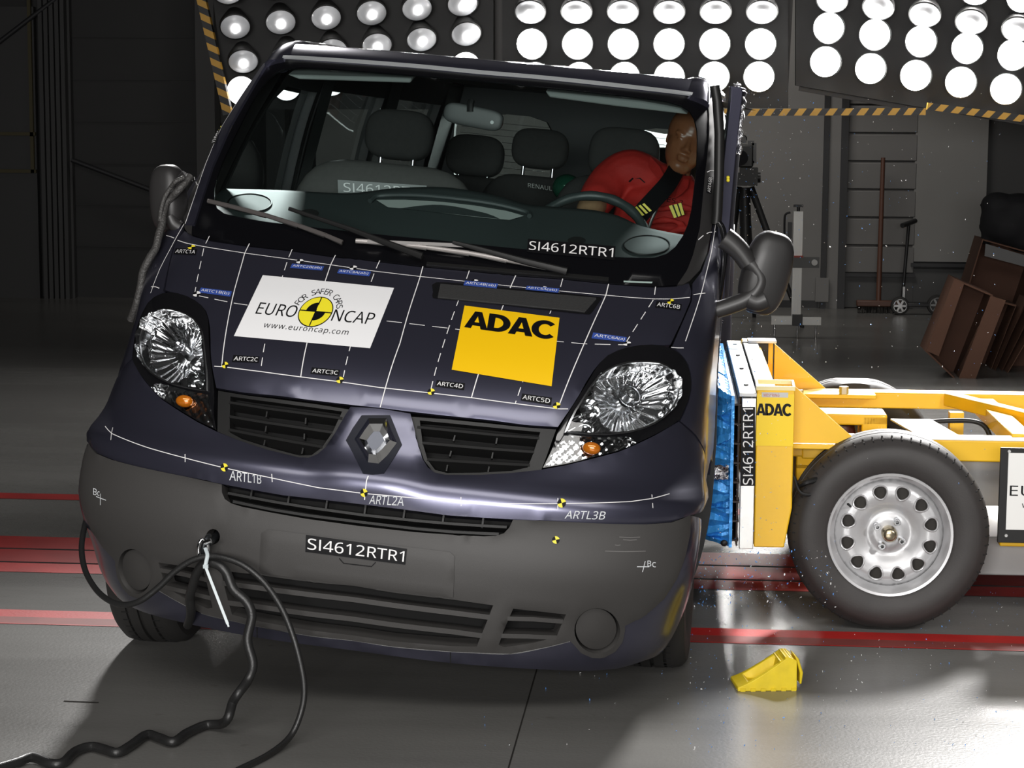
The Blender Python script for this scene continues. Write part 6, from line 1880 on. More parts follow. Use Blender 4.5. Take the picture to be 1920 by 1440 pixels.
mb.sphere(hp(0, -.0745, -.050), (.021, .010, .0055), 14, M=HS)            # upper lip
mb.sphere(hp(0, -.0730, -.0595), (.018, .010, .006), 14, M=HS)            # lower lip
NK = V3(.607, 1.91, 1.515)
limb(mb, [hp(0, .015, -.06), NK + Vector((.015, 0, .03)), NK - Vector((0, 0, .04))], [.045, .044, .050])
# torso, legs and the right arm under the clothes
limb(mb, [V3(.50, 1.96, .92), V3(.53, 1.95, 1.15), V3(.58, 1.93, 1.40)], [.13, .125, .12])
limb(mb, [V3(.40, 1.92, 1.50), V3(.358, 1.83, 1.43), V3(.342, 1.71, 1.385), V3(.345, 1.57, 1.325)], [.055, .052, .048, .034])
limb(mb, [V3(.74, 1.91, 1.40), V3(.735, 1.83, 1.25), V3(.69, 1.68, 1.20), V3(.60, 1.56, 1.21)], [.055, .05, .042, .032])
for sx in (.42, .60):
    limb(mb, [V3(sx, 1.92, .90), V3(sx - .02, 1.50, .96), V3(sx - .02, 1.32, .60)], [.085, .07, .05])
# hands: palm, five bent fingers and a thumb each, resting by the wheel rim
for (wx, wy, wz, s_) in ((.35, 1.54, 1.315, 1), (.59, 1.53, 1.205, -1)):
    mb.sphere(V3(wx, wy - .035, wz), (.038, .045, .018), 14)
    for k in range(4):
        fx = wx + (-.028 + .019 * k)
        L = (.062, .072, .068, .052)[k]
        limb(mb, [V3(fx, wy - .07, wz), V3(fx, wy - .07 - L * .6, wz - .008), V3(fx, wy - .07 - L * .8, wz - .035)], [.009, .0085, .008], 8)
    limb(mb, [V3(wx + s_ * .034, wy - .02, wz), V3(wx + s_ * .058, wy - .05, wz - .006), V3(wx + s_ * .060, wy - .08, wz - .02)], [.011, .010, .009], 8)
SKIN = mat('dummy_brown_vinyl', (0.27, 0.105, 0.048), 0.33, var=.12, vscale=20)
TAN = mat('dummy_tan_foam', (0.36, 0.22, 0.12), 0.6)
NECKR = mat('dummy_neck_rubber', (0.012, 0.012, 0.012), 0.5)
nrm_neck = (hp(0, .0, -.088)).z


def pickm(c):
    h = HT.transposed() @ (c - HC) / 1.13
    if h.z > -.100 and (h.z > -.070 or h.y < .015) and abs(h.x) < .13 and c.z > .5:
        return 0
    if c.z > V3(0, 0, 1.44).z and abs(c.x - NK.x) < .12:
        return 2
    return 1


remesh(mb, .004, [SKIN, TAN, NECKR], 'body', dum, 7, pickm)
# eyes: shallow closed lids as thin ovals, part of the moulded face
JACK = mat('red_jacket_cloth', (0.46, 0.018, 0.013), 0.75, var=.25, vscale=14, bump=.25, bscale=30)
mb = MB()
limb(mb, [V3(.53, 1.955, .98), V3(.56, 1.945, 1.18), V3(.585, 1.935, 1.36), V3(.592, 1.93, 1.465)], [.155, .16, .155, .105])
mb.sphere(V3(.585, 1.92, 1.36), (.185, .13, .16), 20)
mb.sphere(V3(.575, 1.905, 1.22), (.160, .14, .18), 20)
limb(mb, [V3(.54, 1.93, 1.495), V3(.45, 1.935, 1.525), V3(.388, 1.91, 1.490), V3(.358, 1.85, 1.440), V3(.350, 1.79, 1.412)], [.075, .080, .074, .068, .062])
limb(mb, [V3(.60, 1.925, 1.44), V3(.70, 1.91, 1.42), V3(.735, 1.87, 1.33), V3(.735, 1.78, 1.24)], [.075, .085, .075, .066])
# folds
random.seed(5)
for k in range(10):
    x = .46 + .22 * random.random(); z = 1.16 + .26 * random.random()
    limb(mb, [V3(x - .06, 1.775, z), V3(x, 1.765, z + .02), V3(x + .07, 1.775, z + .015)], [.006, .014, .006], 8)
jk = remesh(mb, .006, [JACK], 'jacket', dum, 5)
# open collar
mb = MB()
for (pts) in ([(.515, 1.90, 1.585), (.555, 1.845, 1.555), (.585, 1.81, 1.515), (.555, 1.815, 1.515), (.515, 1.86, 1.55)], [(.665, 1.87, 1.52), (.645, 1.83, 1.52), (.63, 1.80, 1.485), (.625, 1.79, 1.45), (.645, 1.79, 1.465), (.665, 1.82, 1.49)]):
    mb.prism([V3(*p) for p in pts], (0, .012, .004))
mb.build('collar', JACK, jk, bevel=.003)
mb = MB()
mb.tube([V3(.590, 1.80, 1.475), V3(.575, 1.772, 1.43), V3(.555, 1.757, 1.37), V3(.54, 1.748, 1.30)], .006, 8)
mb.build('zip', mat('zip_metal', (.3, .3, .3), .3, .9), jk)
# printed mark and yellow ticks on the chest
def on_chest(px, py, Y=7.205):
    return dum.matrix_world.inverted() @ at_Y(px, py, Y)


def jacket_hit(px, py, lift=.004):
    o, d = pix_ray(px, py)
    I = dum.matrix_world.inverted()
    lo = I @ o; ld = (I.to_3x3() @ d).normalized()
    h = JBV.ray_cast(lo, ld)
    return (h[0] - ld * lift) if h[0] is not None else on_chest(px, py)


JBV = BVHTree.FromPolygons([v.co for v in jk.data.vertices], [tuple(p.vertices) for p in jk.data.polygons])
mb = MB()
H = homog([(1252, 369), (1281, 376), (1279, 384), (1250, 378)])
V, F, _ = text_geo('ES-2', .01)
mb.add([jacket_hit(*H(u, 1 - v)) for u, v in V], F)
mb.build('jacket_print', BLACK(), jk)
mb = MB()
H = homog([(1254, 386), (1278, 380), (1284, 402), (1264, 409)])
def patch_pt(u, v, lift):
    """flat cloth patch sewn on: one distance from the viewer's side, just proud of the cloth"""
    o, d = pix_ray(*H(u, v))
    I = dum.matrix_world.inverted()
    lo = I @ o; ld = (I.to_3x3() @ d).normalized()
    return lo + ld * (PD - lift)


PD = min((JBV.ray_cast(dum.matrix_world.inverted() @ pix_ray(0, 0)[0], (dum.matrix_world.inverted().to_3x3() @ pix_ray(*H(u, v))[1]).normalized())[3] or 9) for u in (0, .25, .5, .75, 1) for v in (0, .25, .5, .75, 1))
mb.add([patch_pt(u, v, .003) for u, v in ((-.02, 0), (1.0, 0), (1.0, 1), (-.02, 1))], [(0, 1, 2, 3)], 0)
for k in range(3):
    u0 = k * .36
    mb.add([patch_pt(u, v, .005) for u, v in ((u0, 0), (u0 + .24, 0), (u0 + .24, 1), (u0, 1))], [(0, 1, 2, 3)], 1)
mb.build('jacket_stripe', [BLACK(), YEL()], jk)
mb = MB()
mb.add([jacket_hit(*p) for p in ((1178, 340), (1186, 333), (1188, 335), (1181, 342))], [(0, 1, 2, 3)])
mb.add([jacket_hit(*p) for p in ((1190, 335), (1200, 333), (1210, 342), (1208, 343), (1199, 335))], [(0, 1, 2, 3, 4)])
mb.build('jacket_scuff', BLACK(), jk)

# ================================================================== TROLLEY
TRO = Vector((0.184, 6.807, 0)); TYAW = .013
tro = thing('barrier_trolley', 'yellow steel crash trolley with spoked tyres pressing its blue honeycomb nose into the van', 'crash trolley', TRO, TYAW)
TI = (Matrix.Translation(TRO) @ Matrix.Rotation(TYAW, 4, 'Z')).inverted()
TM = TI.inverted()
YST = mat('yellow_trolley_paint', (0.80, 0.47, 0.014), 0.42, var=.10, vscale=8, coat=.2)
YTP = mat('bright_yellow_tape', (0.84, 0.57, 0.004), 0.4)
ALU = mat('aluminium', (.72, .72, .71), .32, .9, var=.1, vscale=12)
BLUEF = mat('blue_foil', (0.045, 0.30, 0.74), 0.30, .25, var=.25, vscale=30, bump=.5, bscale=35)
BRN = mat('dark_red_buffer', (.06, .014, .012), .35)


def Tp(px, py, y):
    return TI @ at_Y(px, py, TRO.y + y)


mb = MB(); mb.box((.055, .77, .525), (.055, 1.50, .52)); mb.build('backing_plate', mat('black_plate', (.02, .02, .02), .5), tro)
# aluminium edge plate with code label
mb = MB(); mb.box((-.001, -.012, .512), (.046, .02, .495)); mb.build('edge_plate', ALU, tro, bevel=.002)
ep = [o for o in bpy.data.objects if o.name == 'edge_plate'][0]
mb = MB()
qp = [(1389, 763), (1416, 763), (1416, 911), (1389, 911)]
H = homog([(Tp(x, y, -.024).x, Tp(x, y, -.024).z) for x, y in qp])
g = lambda u, v, d: Vector((H(u, v)[0], -.0225 - d, H(u, v)[1]))
mb.prism([g(0, 0, 0), g(1, 0, 0), g(1, 1, 0), g(0, 1, 0)], (0, -.001, 0), 0)
V, F, _ = text_geo('SI4612RTR1', .006)
mb.add([g(.14 + .72 * (1 - v), .985 - .97 * u, .003) for u, v in V], F, 1)
mb.build('code_sticker', [BLACK(), WHITE()], ep)
# white top strip with screws and the blue film on it
mb = MB()
mb.box((-.004, .76, .768), (.056, 1.54, .012))
st = mb.build('top_strip', mat('white_painted_strip', (.78, .78, .77), .4), tro, bevel=.002)
mb = MB()
for y in (.18, .62, 1.02, 1.38):
    mb.cyl((-.004, y, .774), (-.004, y, .779), .008, 10)
mb.build('screw', mat('dark_screw', (.03, .03, .03), .4, .6), st)
mb = MB(); mb.box((-.014, 1.36, .7755), (.034, .25, .002)); mb.build('blue_film', mat('pale_blue_film', (.3, .5, .75), .4), st)
# ventilation gap behind the blocks
mb = MB()
for k in range(8):
    mb.box((-.036, .75, .285 + k * .064), (.022, 1.48, .006))
mb.box((-.031, .75, .51), (.006, 1.46, .49))
mb.build('vent_louvre', mat('louvre_brown', (.035, .02, .014), .6), tro)
mb = MB(); mb.box((-.052, .75, .515), (.010, 1.52, .50)); mb.build('block_plate', BLUEF, tro)
# crushed honeycomb blocks: two rows of three
random.seed(11)
def crushed(y0, y1, z0, z1, depth, seed, lean):
    """folded foil block, front edge following the dent"""
    rnd = random.Random(seed)
    n = 20
    vs, fs = [], []
    rows = []
    for k in range(n + 1):
        z = z0 + (z1 - z0) * k / n + (rnd.random() - .5) * .010 * (0 < k < n)
        pl = (k % 2) * .014 + rnd.random() * .006
        d = depth(z) * (.95 + rnd.random() * .10)
        row = []
        for i in range(9):
            t = i / 8
            x = -.057 - d * t
            yy = y0 + .004 - pl * (.35 + t) + (rnd.random() - .5) * .006 + .03 * t * t
            zz = z + lean * t * .03 * math.sin(k * .8 + seed) + (rnd.random() - .5) * .005
            row.append((x, yy, zz))
        rows.append(row)
    for r in rows:
        vs += r
    for k in range(n):
        for i in range(8):
            q = k * 9 + i
            fs.append((q, q + 1, q + 10, q + 9))
    # crumpled front face, then the back side and the ends
    b = len(vs)
    for k in range(n + 1):
        xf = rows[k][8][0]; zf = rows[k][8][2]
        for j in range(9):
            y = rows[k][8][1] + (y1 - rows[k][8][1]) * j / 8
            vs.append((xf + (rnd.random() - .5) * .022 * (0 < j), y, zf + (rnd.random() - .5) * .006))
    for k in range(n):
        for j in range(8):
            q = b + k * 9 + j
            fs.append((q, q + 1, q + 10, q + 9))
    c = len(vs)
    vs += [(-.057, y0, z0), (-.057, y1, z0), (-.057, y0, z1), (-.057, y1, z1)]
    fs.append((0 + c, c + 1, b + 8, b)); fs.append((c + 2, b + n * 9, b + n * 9 + 8, c + 3))
    fs.append((c + 1, c + 3, b + n * 9 + 8, b + 8))
    # pleated top sheet
    t0 = len(vs)
    for j in range(25):
        y = y0 + (y1 - y0) * j / 24
        for i in range(5):
            t = i / 4
            vs.append((-.057 - depth(z1) * t * (1 + .05 * math.sin(j * 2.3)), y, z1 + .006 * (j % 2) + .004 * math.sin(j * 1.7 + i)))
    for j in range(24):
        for i in range(4):
            q = t0 + j * 5 + i
            fs.append((q, q + 1, q + 6, q + 5))
    return MB().add(vs, fs)


dlow = lambda z: .085 + .012 * math.cos((z - .26) / .25 * PI)
dup = lambda z: .070 - .03 * (z - .5) / .26
for row, (z0, z1, dp) in enumerate(((.265, .506, dlow), (.516, .758, dup))):
    for k in range(3):
        b = crushed(.01 + k * .505, .495 + k * .505, z0, z1, dp, row * 3 + k + 1, 1).build('honeycomb_block', BLUEF, tro, smooth=14)
# dark grip hole and crumpled silver foil where the rows meet
mb = MB(); mb.sphere((-.072, -.008, .279), (.012, .006, .011), 12); mb.build('block_plug', PLASTB, tro)
mb = MB()
rnd = random.Random(3)
vs = []
for k in range(7):
    for i in range(9):
        vs.append((-.062 - i * .009, -.008 + (rnd.random() - .5) * .02, .490 + k * .008 + (rnd.random() - .5) * .006))
mb.add(vs, [(k * 9 + i, k * 9 + i + 1, k * 9 + i + 10, k * 9 + i + 9) for k in range(6) for i in range(8)])
mb.build('crumpled_foil', mat('silver_foil', (.6, .6, .62), .15, 1.0, bump=.8, bscale=80), tro, smooth=10)

# yellow front bulkhead posts: near and far, with stiffening gussets
def post(y0, dep, code):
    mb = MB()
    mb.prism([(.024, y0, .268), (.122, y0, .268), (.145, y0, .40), (.145, y0, .785), (.024, y0, .785)], (0, dep, 0))
    o = mb.build('bulkhead_post', YST, tro, bevel=.004)
    return o


np_ = post(-.01, .11, True)
fp = post(1.40, .11, False)
mb = MB(); mb.box((.084, -.0115, .688), (.119, .002, .17)); mb.build('bright_tape', YTP, np_)
H = homog([(Tp(x, y, -.014).x, Tp(x, y, -.014).z) for x, y in [(1418, 756), (1484, 757), (1484, 781), (1418, 779)]])
V, F, _ = text_geo('ADAC', .035, .88)
mb = MB(); mb.add([(H(u, 1 - v)[0], -.0135, H(u, 1 - v)[1]) for u, v in V], F)
mb.build('lettering', BLACK(), np_)
mb = MB(); mb.box((.082, -.0115, .770), (.085, .003, .016)); pl = mb.build('maker_plate', mat('grey_plate', (.5, .5, .48), .4), np_)
V, F, _ = text_geo('MESSRING', .01)
mb = MB(); mb.add([(.046 + .05 * u, -.0140, .7645 + .010 * v) for u, v in V], F); mb.build('plate_lettering', mat('plate_red', (.5, .08, .05), .5), np_)
# open slot frame on top of the near post
mb = MB()
for (a, b) in (((.024, -.004, .79), (.145, -.004, .79)), ((.024, .085, .80), (.145, .085, .80)), ((.026, -.004, .79), (.026, .085, .80)), ((.143, -.004, .79), (.143, .085, .80))):
    mb.beam(a, b, .008, .014)
mb.build('slot_frame', mat('pale_yellow_edge', (.80, .68, .35), .4), np_)
# lifted lid on the far post
mb = MB(); mb.box((.10, 1.40, .790), (.11, .10, .010)); mb.build('post_cap', mat('white_painted_strip', (.78, .78, .77), .4), fp, bevel=.002)
mb = MB(); mb.box((.075, 1.385, .745), (.10, .03, .085)); mb.build('dark_foam', PLASTB, fp)
for (y, sc) in ((.10, 1), (1.30, 1)):
    mb = MB(); mb.prism([(.145, y, .79), (.36, y, .605), (.36, y, .597), (.145, y, .597)], (0, .012, 0)); mb.build('gusset', YST, tro, bevel=.002)
# centre plate joining the posts low down
mb = MB(); mb.box((.085, .75, .69), (.018, 1.32, .16)); mb.build('cross_plate', YST, tro)
# base plate under the near gusset with bolts
mb = MB(); mb.box((.255, .22, .586), (.235, .26, .016)); o = mb.build('base_plate', YST, tro, bevel=.003)
for (x, y) in ((.355, .14), (.20, .30)):
    mb = MB(); mb.cyl((x, y, .594), (x, y, .612), .014, 6); mb.build('bolt', mat('bolt_steel', (.35, .35, .34), .35, .9), o)
# longitudinal rails
mb = MB(); mb.box((1.19, .30, .555), (2.0, .10, .072)); mb.box((.30, .30, .555), (.30, .09, .06)); near_rail = mb.build('side_rail', YST, tro, bevel=.005)
mb = MB(); mb.box((1.33, .30, .5925), (1.7, .098, .004)); mb.build('rail_top_plate', mat('pale_rail_top', (.75, .72, .62), .4), near_rail)  # near-white sheet over the top of the yellow rail
mb = MB(); mb.box((1.19, 1.25, .590), (2.0, .10, .060)); mb.build('side_rail', YST, tro, bevel=.005)
mb = MB(); mb.box((.35, 1.20, .612), (.34, .14, .016)); o = mb.build('base_plate', YST, tro, bevel=.003)
for (x, y, h, q) in ((.40, 1.15, .648, .018), (.235, 1.14, .634, .014)):
    mb = MB(); mb.cyl((x, y, .62), (x, y, h), q, 6); mb.build('bolt', mat('bolt_steel', (.35, .35, .34), .35, .9), o)
mb = MB(); mb.box((.225, 1.14, .565), (.02, .02, .06)); mb.build('stud', YST, o)
# axle box with the window and the dark red buffer in it
mb = MB()
y = .80
for (x0, x1, z0, z1) in ((.20, .29, .40, .60), (.43, .52, .40, .60), (.20, .52, .565, .605), (.20, .52, .36, .425)):
    mb.box(((x0 + x1) / 2, y, (z0 + z1) / 2), (x1 - x0, .16, z1 - z0))
mb.build('axle_box', YST, tro, bevel=.006)
mb = MB(); mb.lathe([(0, .40), (.055, .40), (.058, .42), (.058, .52), (.05, .56), (0, .56)], None, 28); mb.v = [(v[0] + .36, v[1] + .79, v[2]) for v in mb.v]; mb.build('buffer', BRN, tro)
# cross members
for x, t in ((.93, .07), (.16, .06)):
    mb = MB(); mb.box((x, .77, .575), (t, .90, .06)); mb.build('cross_member', YST, tro, bevel=.004)
mb = MB(); mb.beam((.80, 1.20, .60), (1.15, .40, .60), .05, .05); mb.build('diagonal_brace', YST, tro, bevel=.004)
mb = MB(); mb.box((.80, 1.0, .50), (.05, .05, .16)); mb.build('upright', YST, tro)
# lower frame, tray and grey beam
mb = MB(); mb.box((1.5, .05, .305), (1.36, .05, .05)); mb.build('lower_rail', YST, tro, bevel=.004)
mb = MB(); mb.box((1.25, .78, .21), (1.7, 1.16, .13)); mb.build('ballast_beam', mat('grey_primer', (.34, .34, .34), .5), tro, bevel=.006)  # grey beam, extended across to block lamp glare on the floor
mb = MB(); mb.box((.86, .42, .415), (.7, .012, .15)); mb.box((.86, .405, .492), (.7, .04, .05)); mb.build('tray_panel', mat('brushed_steel', (.40, .40, .40), .35, .8), tro)
mb = MB(); mb.prism([(.52, .62, .60), (.66, .62, .60), (.74, .50, .565), (.60, .50, .565)], (0, 0, .006)); mb.build('sheet_tab', ALU, tro)
mb = MB(); mb.tube(catmull([(.60, .9, .545), (.75, .9, .56), (.86, .88, .56), (.90, .85, .52), (.90, .82, .44)], 6), .009, 10); mb.build('hose', PLASTB, tro)
mb = MB(); mb.box((.68, .18, .515), (.04, .03, .02)); mb.box((.53, 1.0, .545), (.035, .03, .02)); mb.build('cable_clip', mat('teal_clip', (.02, .13, .16), .4), tro)
mb = MB()
for (x, z) in ((.655, .455), (.672, .415)):
    mb.tube([(x + .014 * math.cos(t), .10, z + .022 * math.sin(t)) for t in [2 * PI * k / 18 for k in range(18)]], .0045, 8, closed=True)
mb.build('snap_hook', CHROMER, tro)
mb = MB(); mb.tube(catmull([(.15, -.0, .50), (.17, -.03, .455), (.22, -.02, .45), (.27, .05, .47)], 6), .006, 8); mb.tube(catmull([(.16, .0, .47), (.19, -.03, .49), (.25, .0, .50)], 6), .010, 8); mb.build('cable_loop', PLASTB, tro)
# sign board hung on the side
sgn = bpy.data.objects.new('sign_board', None); COL.objects.link(sgn); sgn.parent = tro
mb = MB(); mb.box((1.02, -.012, .456), (.43, .012, .31)); mb.build('board', PLASTB, sgn, bevel=.002)
mb = MB(); mb.box((1.03, -.0195, .470), (.40, .003, .250)); mb.build('sheet', mat('sign_white', (.72, .72, .70), .4), sgn)
V, F, asp = text_geo('EURO NCAP', -.004)
mb = MB(); mb.add([(.838 + .36 * u, -.0225, .456 + .034 * v) for u, v in V], F); V, F, asp = text_geo('www.euroncap.com', -.004); mb.add([(.878 + .28 * u, -.0225, .412 + .020 * v) for u, v in V], F); mb.build('lettering', BLACK(), sgn)
mb = MB()
for z in (.325, .60):
    mb.cyl((.832, -.018, z), (.832, -.021, z), .005, 10)
mb.build('rivet', ALU, sgn)

# wheels
TYR = mat('trolley_tyre_rubber', (.030, .027, .026), .62, var=.35, vscale=9, bump=.06, bscale=200)
RIMT = mat('silver_rim_paint', (.52, .52, .53), .38, .4, coat=.3)


def trolley_wheel(x, y, D, face):
    w = bpy.data.objects.new('wheel', None); COL.objects.link(w); w.parent = tro
    w.location = (x, y, D / 2 - .004); w.rotation_euler = (PI / 2, 0, 0) if face > 0 else (-PI / 2, 0, 0)
    R = D / 2
    mb = MB()
    prof = [(.197, .012), (.203, .022), (.212, .026), (.23, .034), (.255, .038), (.280, .034), (.296, .024), (.302, .014), (.310, .008), (.318, -.006), (R, -.03), (R, -.05), (R - .008, -.052), (R - .008, -.06), (R, -.062), (R + .001, -.10),
            (R - .008, -.102), (R - .008, -.11), (R, -.112), (R, -.14), (.312, -.165), (.28, -.19), (.23, -.185), (.197, -.16)]
    mb.lathe(prof, None, 96)
    mb.v = [(v[0], max(v[1], -R + .012) if True else v[1], v[2]) for v in mb.v]      # flattened where it stands
    for k in range(64):
        a = 2 * PI * k / 64
        if math.sin(a) < -.93:
            continue
        M = Matrix.Rotation(a, 3, 'Z')
        mb.box(M @ Vector((.304, 0, .0065)), (.018, .0035, .010), M, 1)
        mb.box(M @ Vector((R - .0085, 0, -.014)), (.012, .004, .016), M, 1)
    mb.build('tyre', [TYR, VOID], w, weld=False)
    # rim: rolled edge, dished disc with twelve vent holes
    mb = MB()
    mb.lathe([(.176, -.02), (.186, .010), (.194, .022), (.202, .024), (.205, .016), (.200, .006), (.190, -.004), (.180, -.02), (.176, -.05), (.176, -.14)], None, 72)
    mb.build('rim', RIMT, w)
    outer = [(.178 * math.cos(2 * PI * k / 96), .178 * math.sin(2 * PI * k / 96)) for k in range(96)]
    holes = []
    for k in range(12):
        a = 2 * PI * (k + .45) / 12
        h = []
        for j in range(18):
            t = 2 * PI * j / 18
            rr = .1365 + .0225 * math.cos(t)
            tt = .0225 * math.sin(t) * (1.0 + .25 * math.cos(t))
            h.append((rr * math.cos(a) - tt * math.sin(a), rr * math.sin(a) + tt * math.cos(a)))
        holes.append(h)
    disc = lambda x, y, off=0.0: Vector((x, y, -.010 + off + float(np.interp(math.hypot(x, y), [0, .050, .058, .072, .100, .125, .150, .166, .178], [-.012, -.012, -.018, -.022, -.004, .006, .004, -.008, -.016]))))
    mb = patch_mb([outer] + holes, 0, .012, .0085, surf=disc)
    for h in holes:
        mb.tube([disc(*p, .0) for p in h], .0032, 6, closed=True)
    mb.build('wheel_disc', RIMT, w, smooth=60)
    mb = MB(); mb.lathe([(0, .030), (.012, .0295), (.020, .026), (.0245, .018), (.025, -.03)], None, 32); mb.build('hub_cap', mat('brass_cap', (.42, .36, .25), .25, .9), w)
    for k in range(4):
        a = 2 * PI * k / 4 + 1.05
        mb = MB(); p = Vector((.046 * math.cos(a), .046 * math.sin(a), 0))
        mb.lathe([(.0045, .004), (.0055, .012), (.010, .012), (.0115, .008), (.0115, -.03)], None, 18); mb.v = [tuple(Vector(v) + p) for v in mb.v]
        mb.build('wheel_bolt', CHROMER, w)
    mb = MB(); mb.cyl((-.125, .085, -.012), (-.137, .098, .012), .004, 8); mb.build('valve', PLASTB, w)
    mb = MB(); mb.lathe([(0, -.05), (.17, -.05), (.17, -.15), (0, -.15)], None, 24); mb.build('brake_drum', mat('dark_drum', (.03, .025, .02), .6), w)
    return w


trolley_wheel(.461, -.005, .648, 1)
trolley_wheel(.461, 1.538, .648, -1)
mb = MB(); mb.cyl((.461, .15, .32), (.461, 1.40, .32), .035); mb.build('axle', DARK, tro)

# ================================================================== LAMP BANKS
BANKM = mat('bank_panel_black', (.006, .006, .006), .6)
BOWL = mat('lamp_reflector', (.7, .7, .72), .15, 1.0)
HOTL = emis('lit_lamp_lens', (1.0, .985, .96), 110)
MIDL = emis('lit_lamp_lens_oblique', (1.0, .99, .98), 4)
FROST = mat('frosted_lens', (.50, .51, .53), .22, emit=.14)
BULBM = emis('lamp_filament', (1.0, .97, .93), 26)


def hazard_mat():
    m = bpy.data.materials.new('hazard_stripes')
    m.use_nodes = True
    nt = m.node_tree
    b = nt.nodes['Principled BSDF']
    tc = nt.nodes.new('ShaderNodeTexCoord')
    sp = nt.nodes.new('ShaderNodeSeparateXYZ')
    nt.links.new(tc.outputs['Object'], sp.inputs[0])
    a = nt.nodes.new('ShaderNodeMath'); a.operation = 'MULTIPLY_ADD'; a.inputs[1].default_value = -.75
    nt.links.new(sp.outputs['Z'], a.inputs[0]); nt.links.new(sp.outputs['X'], a.inputs[2])
    f = nt.nodes.new('ShaderNodeMath'); f.operation = 'DIVIDE'; f.inputs[1].default_value = .0935
    nt.links.new(a.outputs[0], f.inputs[0])
    fr = nt.nodes.new('ShaderNodeMath'); fr.operation = 'FRACT'; nt.links.new(f.outputs[0], fr.inputs[0])
    g = nt.nodes.new('ShaderNodeMath'); g.operation = 'GREATER_THAN'; g.inputs[1].default_value = .5; nt.links.new(fr.outputs[0], g.inputs[0])
    mx = nt.nodes.new('ShaderNodeMix'); mx.data_type = 'RGBA'; mx.inputs['A'].default_value = (.008, .008, .008, 1); mx.inputs['B'].default_value = (.50, .27, .03, 1)
    nt.links.new(g.outputs[0], mx.inputs['Factor']); nt.links.new(mx.outputs['Result'], b.inputs['Base Color'])
    b.inputs['Roughness'].default_value = .5
    return m


HAZ = hazard_mat()


def lamp_unit(parent, c, aim, kind):
    """one sealed-beam lamp: housing, bowl, lens and bulb in the bank's own axes"""
    I = parent.matrix_world.inverted()
    M = aim.to_track_quat('Z', 'Y').to_matrix()
    r = .090
    w = bpy.data.objects.new('floodlight', None); COL.objects.link(w); w.parent = parent
    w.matrix_basis = Matrix.Translation(I @ c) @ (I.to_3x3() @ M).to_4x4()
    mb = MB(); mb.lathe([(.02, -.14), (.05, -.13), (.085, -.05), (.096, -.02), (.097, .006), (.090, .010), (.089, -.004)], None, 28); mb.build('housing', BANKM, w)
    mb = MB()
    dome = [(r * math.sin(t), .008 + .040 * (math.cos(t) - math.cos(1.2)) / (1 - math.cos(1.2))) for t in [1.2 * k / 8 for k in range(9)]]
    s = r / dome[-1][0]
    mb.lathe([(a * s, b) for a, b in dome], None, 28)
    mb.build('lens', {'hot': HOTL, 'mid': MIDL, 'dim': FROST}[kind], w)
    if kind == 'dim':
        mb = MB(); mb.sphere((0, .012, .052), (.020, .030, .010), 12); mb.build('filament', BULBM, w)


def bank(name, label, Y, px_corners, rows, strips, group=None):
    """px_corners: frame corners of the black board; rows: (centres, Y, tilt, yaw, kind)"""
    P = [at_Y(*p, Y + .18) for p in px_corners]
    base = sum(P, Vector()) / len(P)
    root = thing(name, label, 'lamp bank', base)
    bpy.context.view_layer.update()
    mb = MB(); mb.prism([p - base for p in P], (0, .10, 0)); mb.build('board', BANKM, root)
    for (cs, Yr, tilt, yaw, kind) in rows:
        aim = Vector((math.sin(yaw), -math.cos(yaw), 0)) * math.cos(tilt) + Vector((0, 0, -math.sin(tilt)))
        for c in cs:
            lamp_unit(root, at_Y(*c, Yr), aim, kind)
    for (a, b, w) in strips:
        A, B = at_Y(*a, Y + .02) , at_Y(*b, Y + .02)
        mb = MB(); L = (B - A).length
        s = bpy.data.objects.new('hazard_strip', None)
        mb.box((0, 0, 0), (L, .05, w))
        o = mb.build('hazard_strip', HAZ, root)
        q = (B - A).normalized()
        o.matrix_basis = Matrix.Translation((A + B) / 2 - base) @ (Vector((1, 0, 0)).rotation_difference(q).to_matrix()).to_4x4()
        bpy.data.objects.remove(s)
    return root


YB = 13.0
TL = .72
bank('lamp_bank', 'leftmost black lamp bank with glassy tilted lamps above the van roof', YB, [(385, -120), (925, -120), (925, 205), (425, 205)],
     [([(427 + 85.5 * k, -16 - 9.3 * k) for k in range(6)], YB - .12, TL, .25, 'dim'),
      ([(441 + 85.2 * k, 49 - 8.6 * k) for k in range(6)], YB, TL - .05, .25, 'dim'),
      ([(456 + 83.6 * k, 114 - 10.3 * k) for k in range(6)], YB + .05, TL - .02, .25, 'dim'),
      ([(453 + 84 * k, 170 - 9 * k) for k in range(6)], YB + .10, .15, .2, 'mid')],
     [((374, -20), (428, 215), .055)])
bank('lamp_bank', 'middle black lamp bank with glaring white lamps behind the van roof', YB, [(942, -120), (1478, -120), (1478, 203), (942, 203)],
     [([(994 + 88.0 * k, -38) for k in range(6)], YB - .12, .2, .0, 'hot'),
      ([(994 + 87.0 * k, 21) for k in range(6)], YB - .05, .75, .0, 'dim'),
      ([(997 + 85.8 * k, 82) for k in range(6)], YB + .02, .12, .0, 'hot'),
      ([(1003 + 84.0 * k, 145 - .2 * k) for k in range(6)], YB + .05, .0, .0, 'hot')],
     [((1340, 211), (1735, 209), .042)])
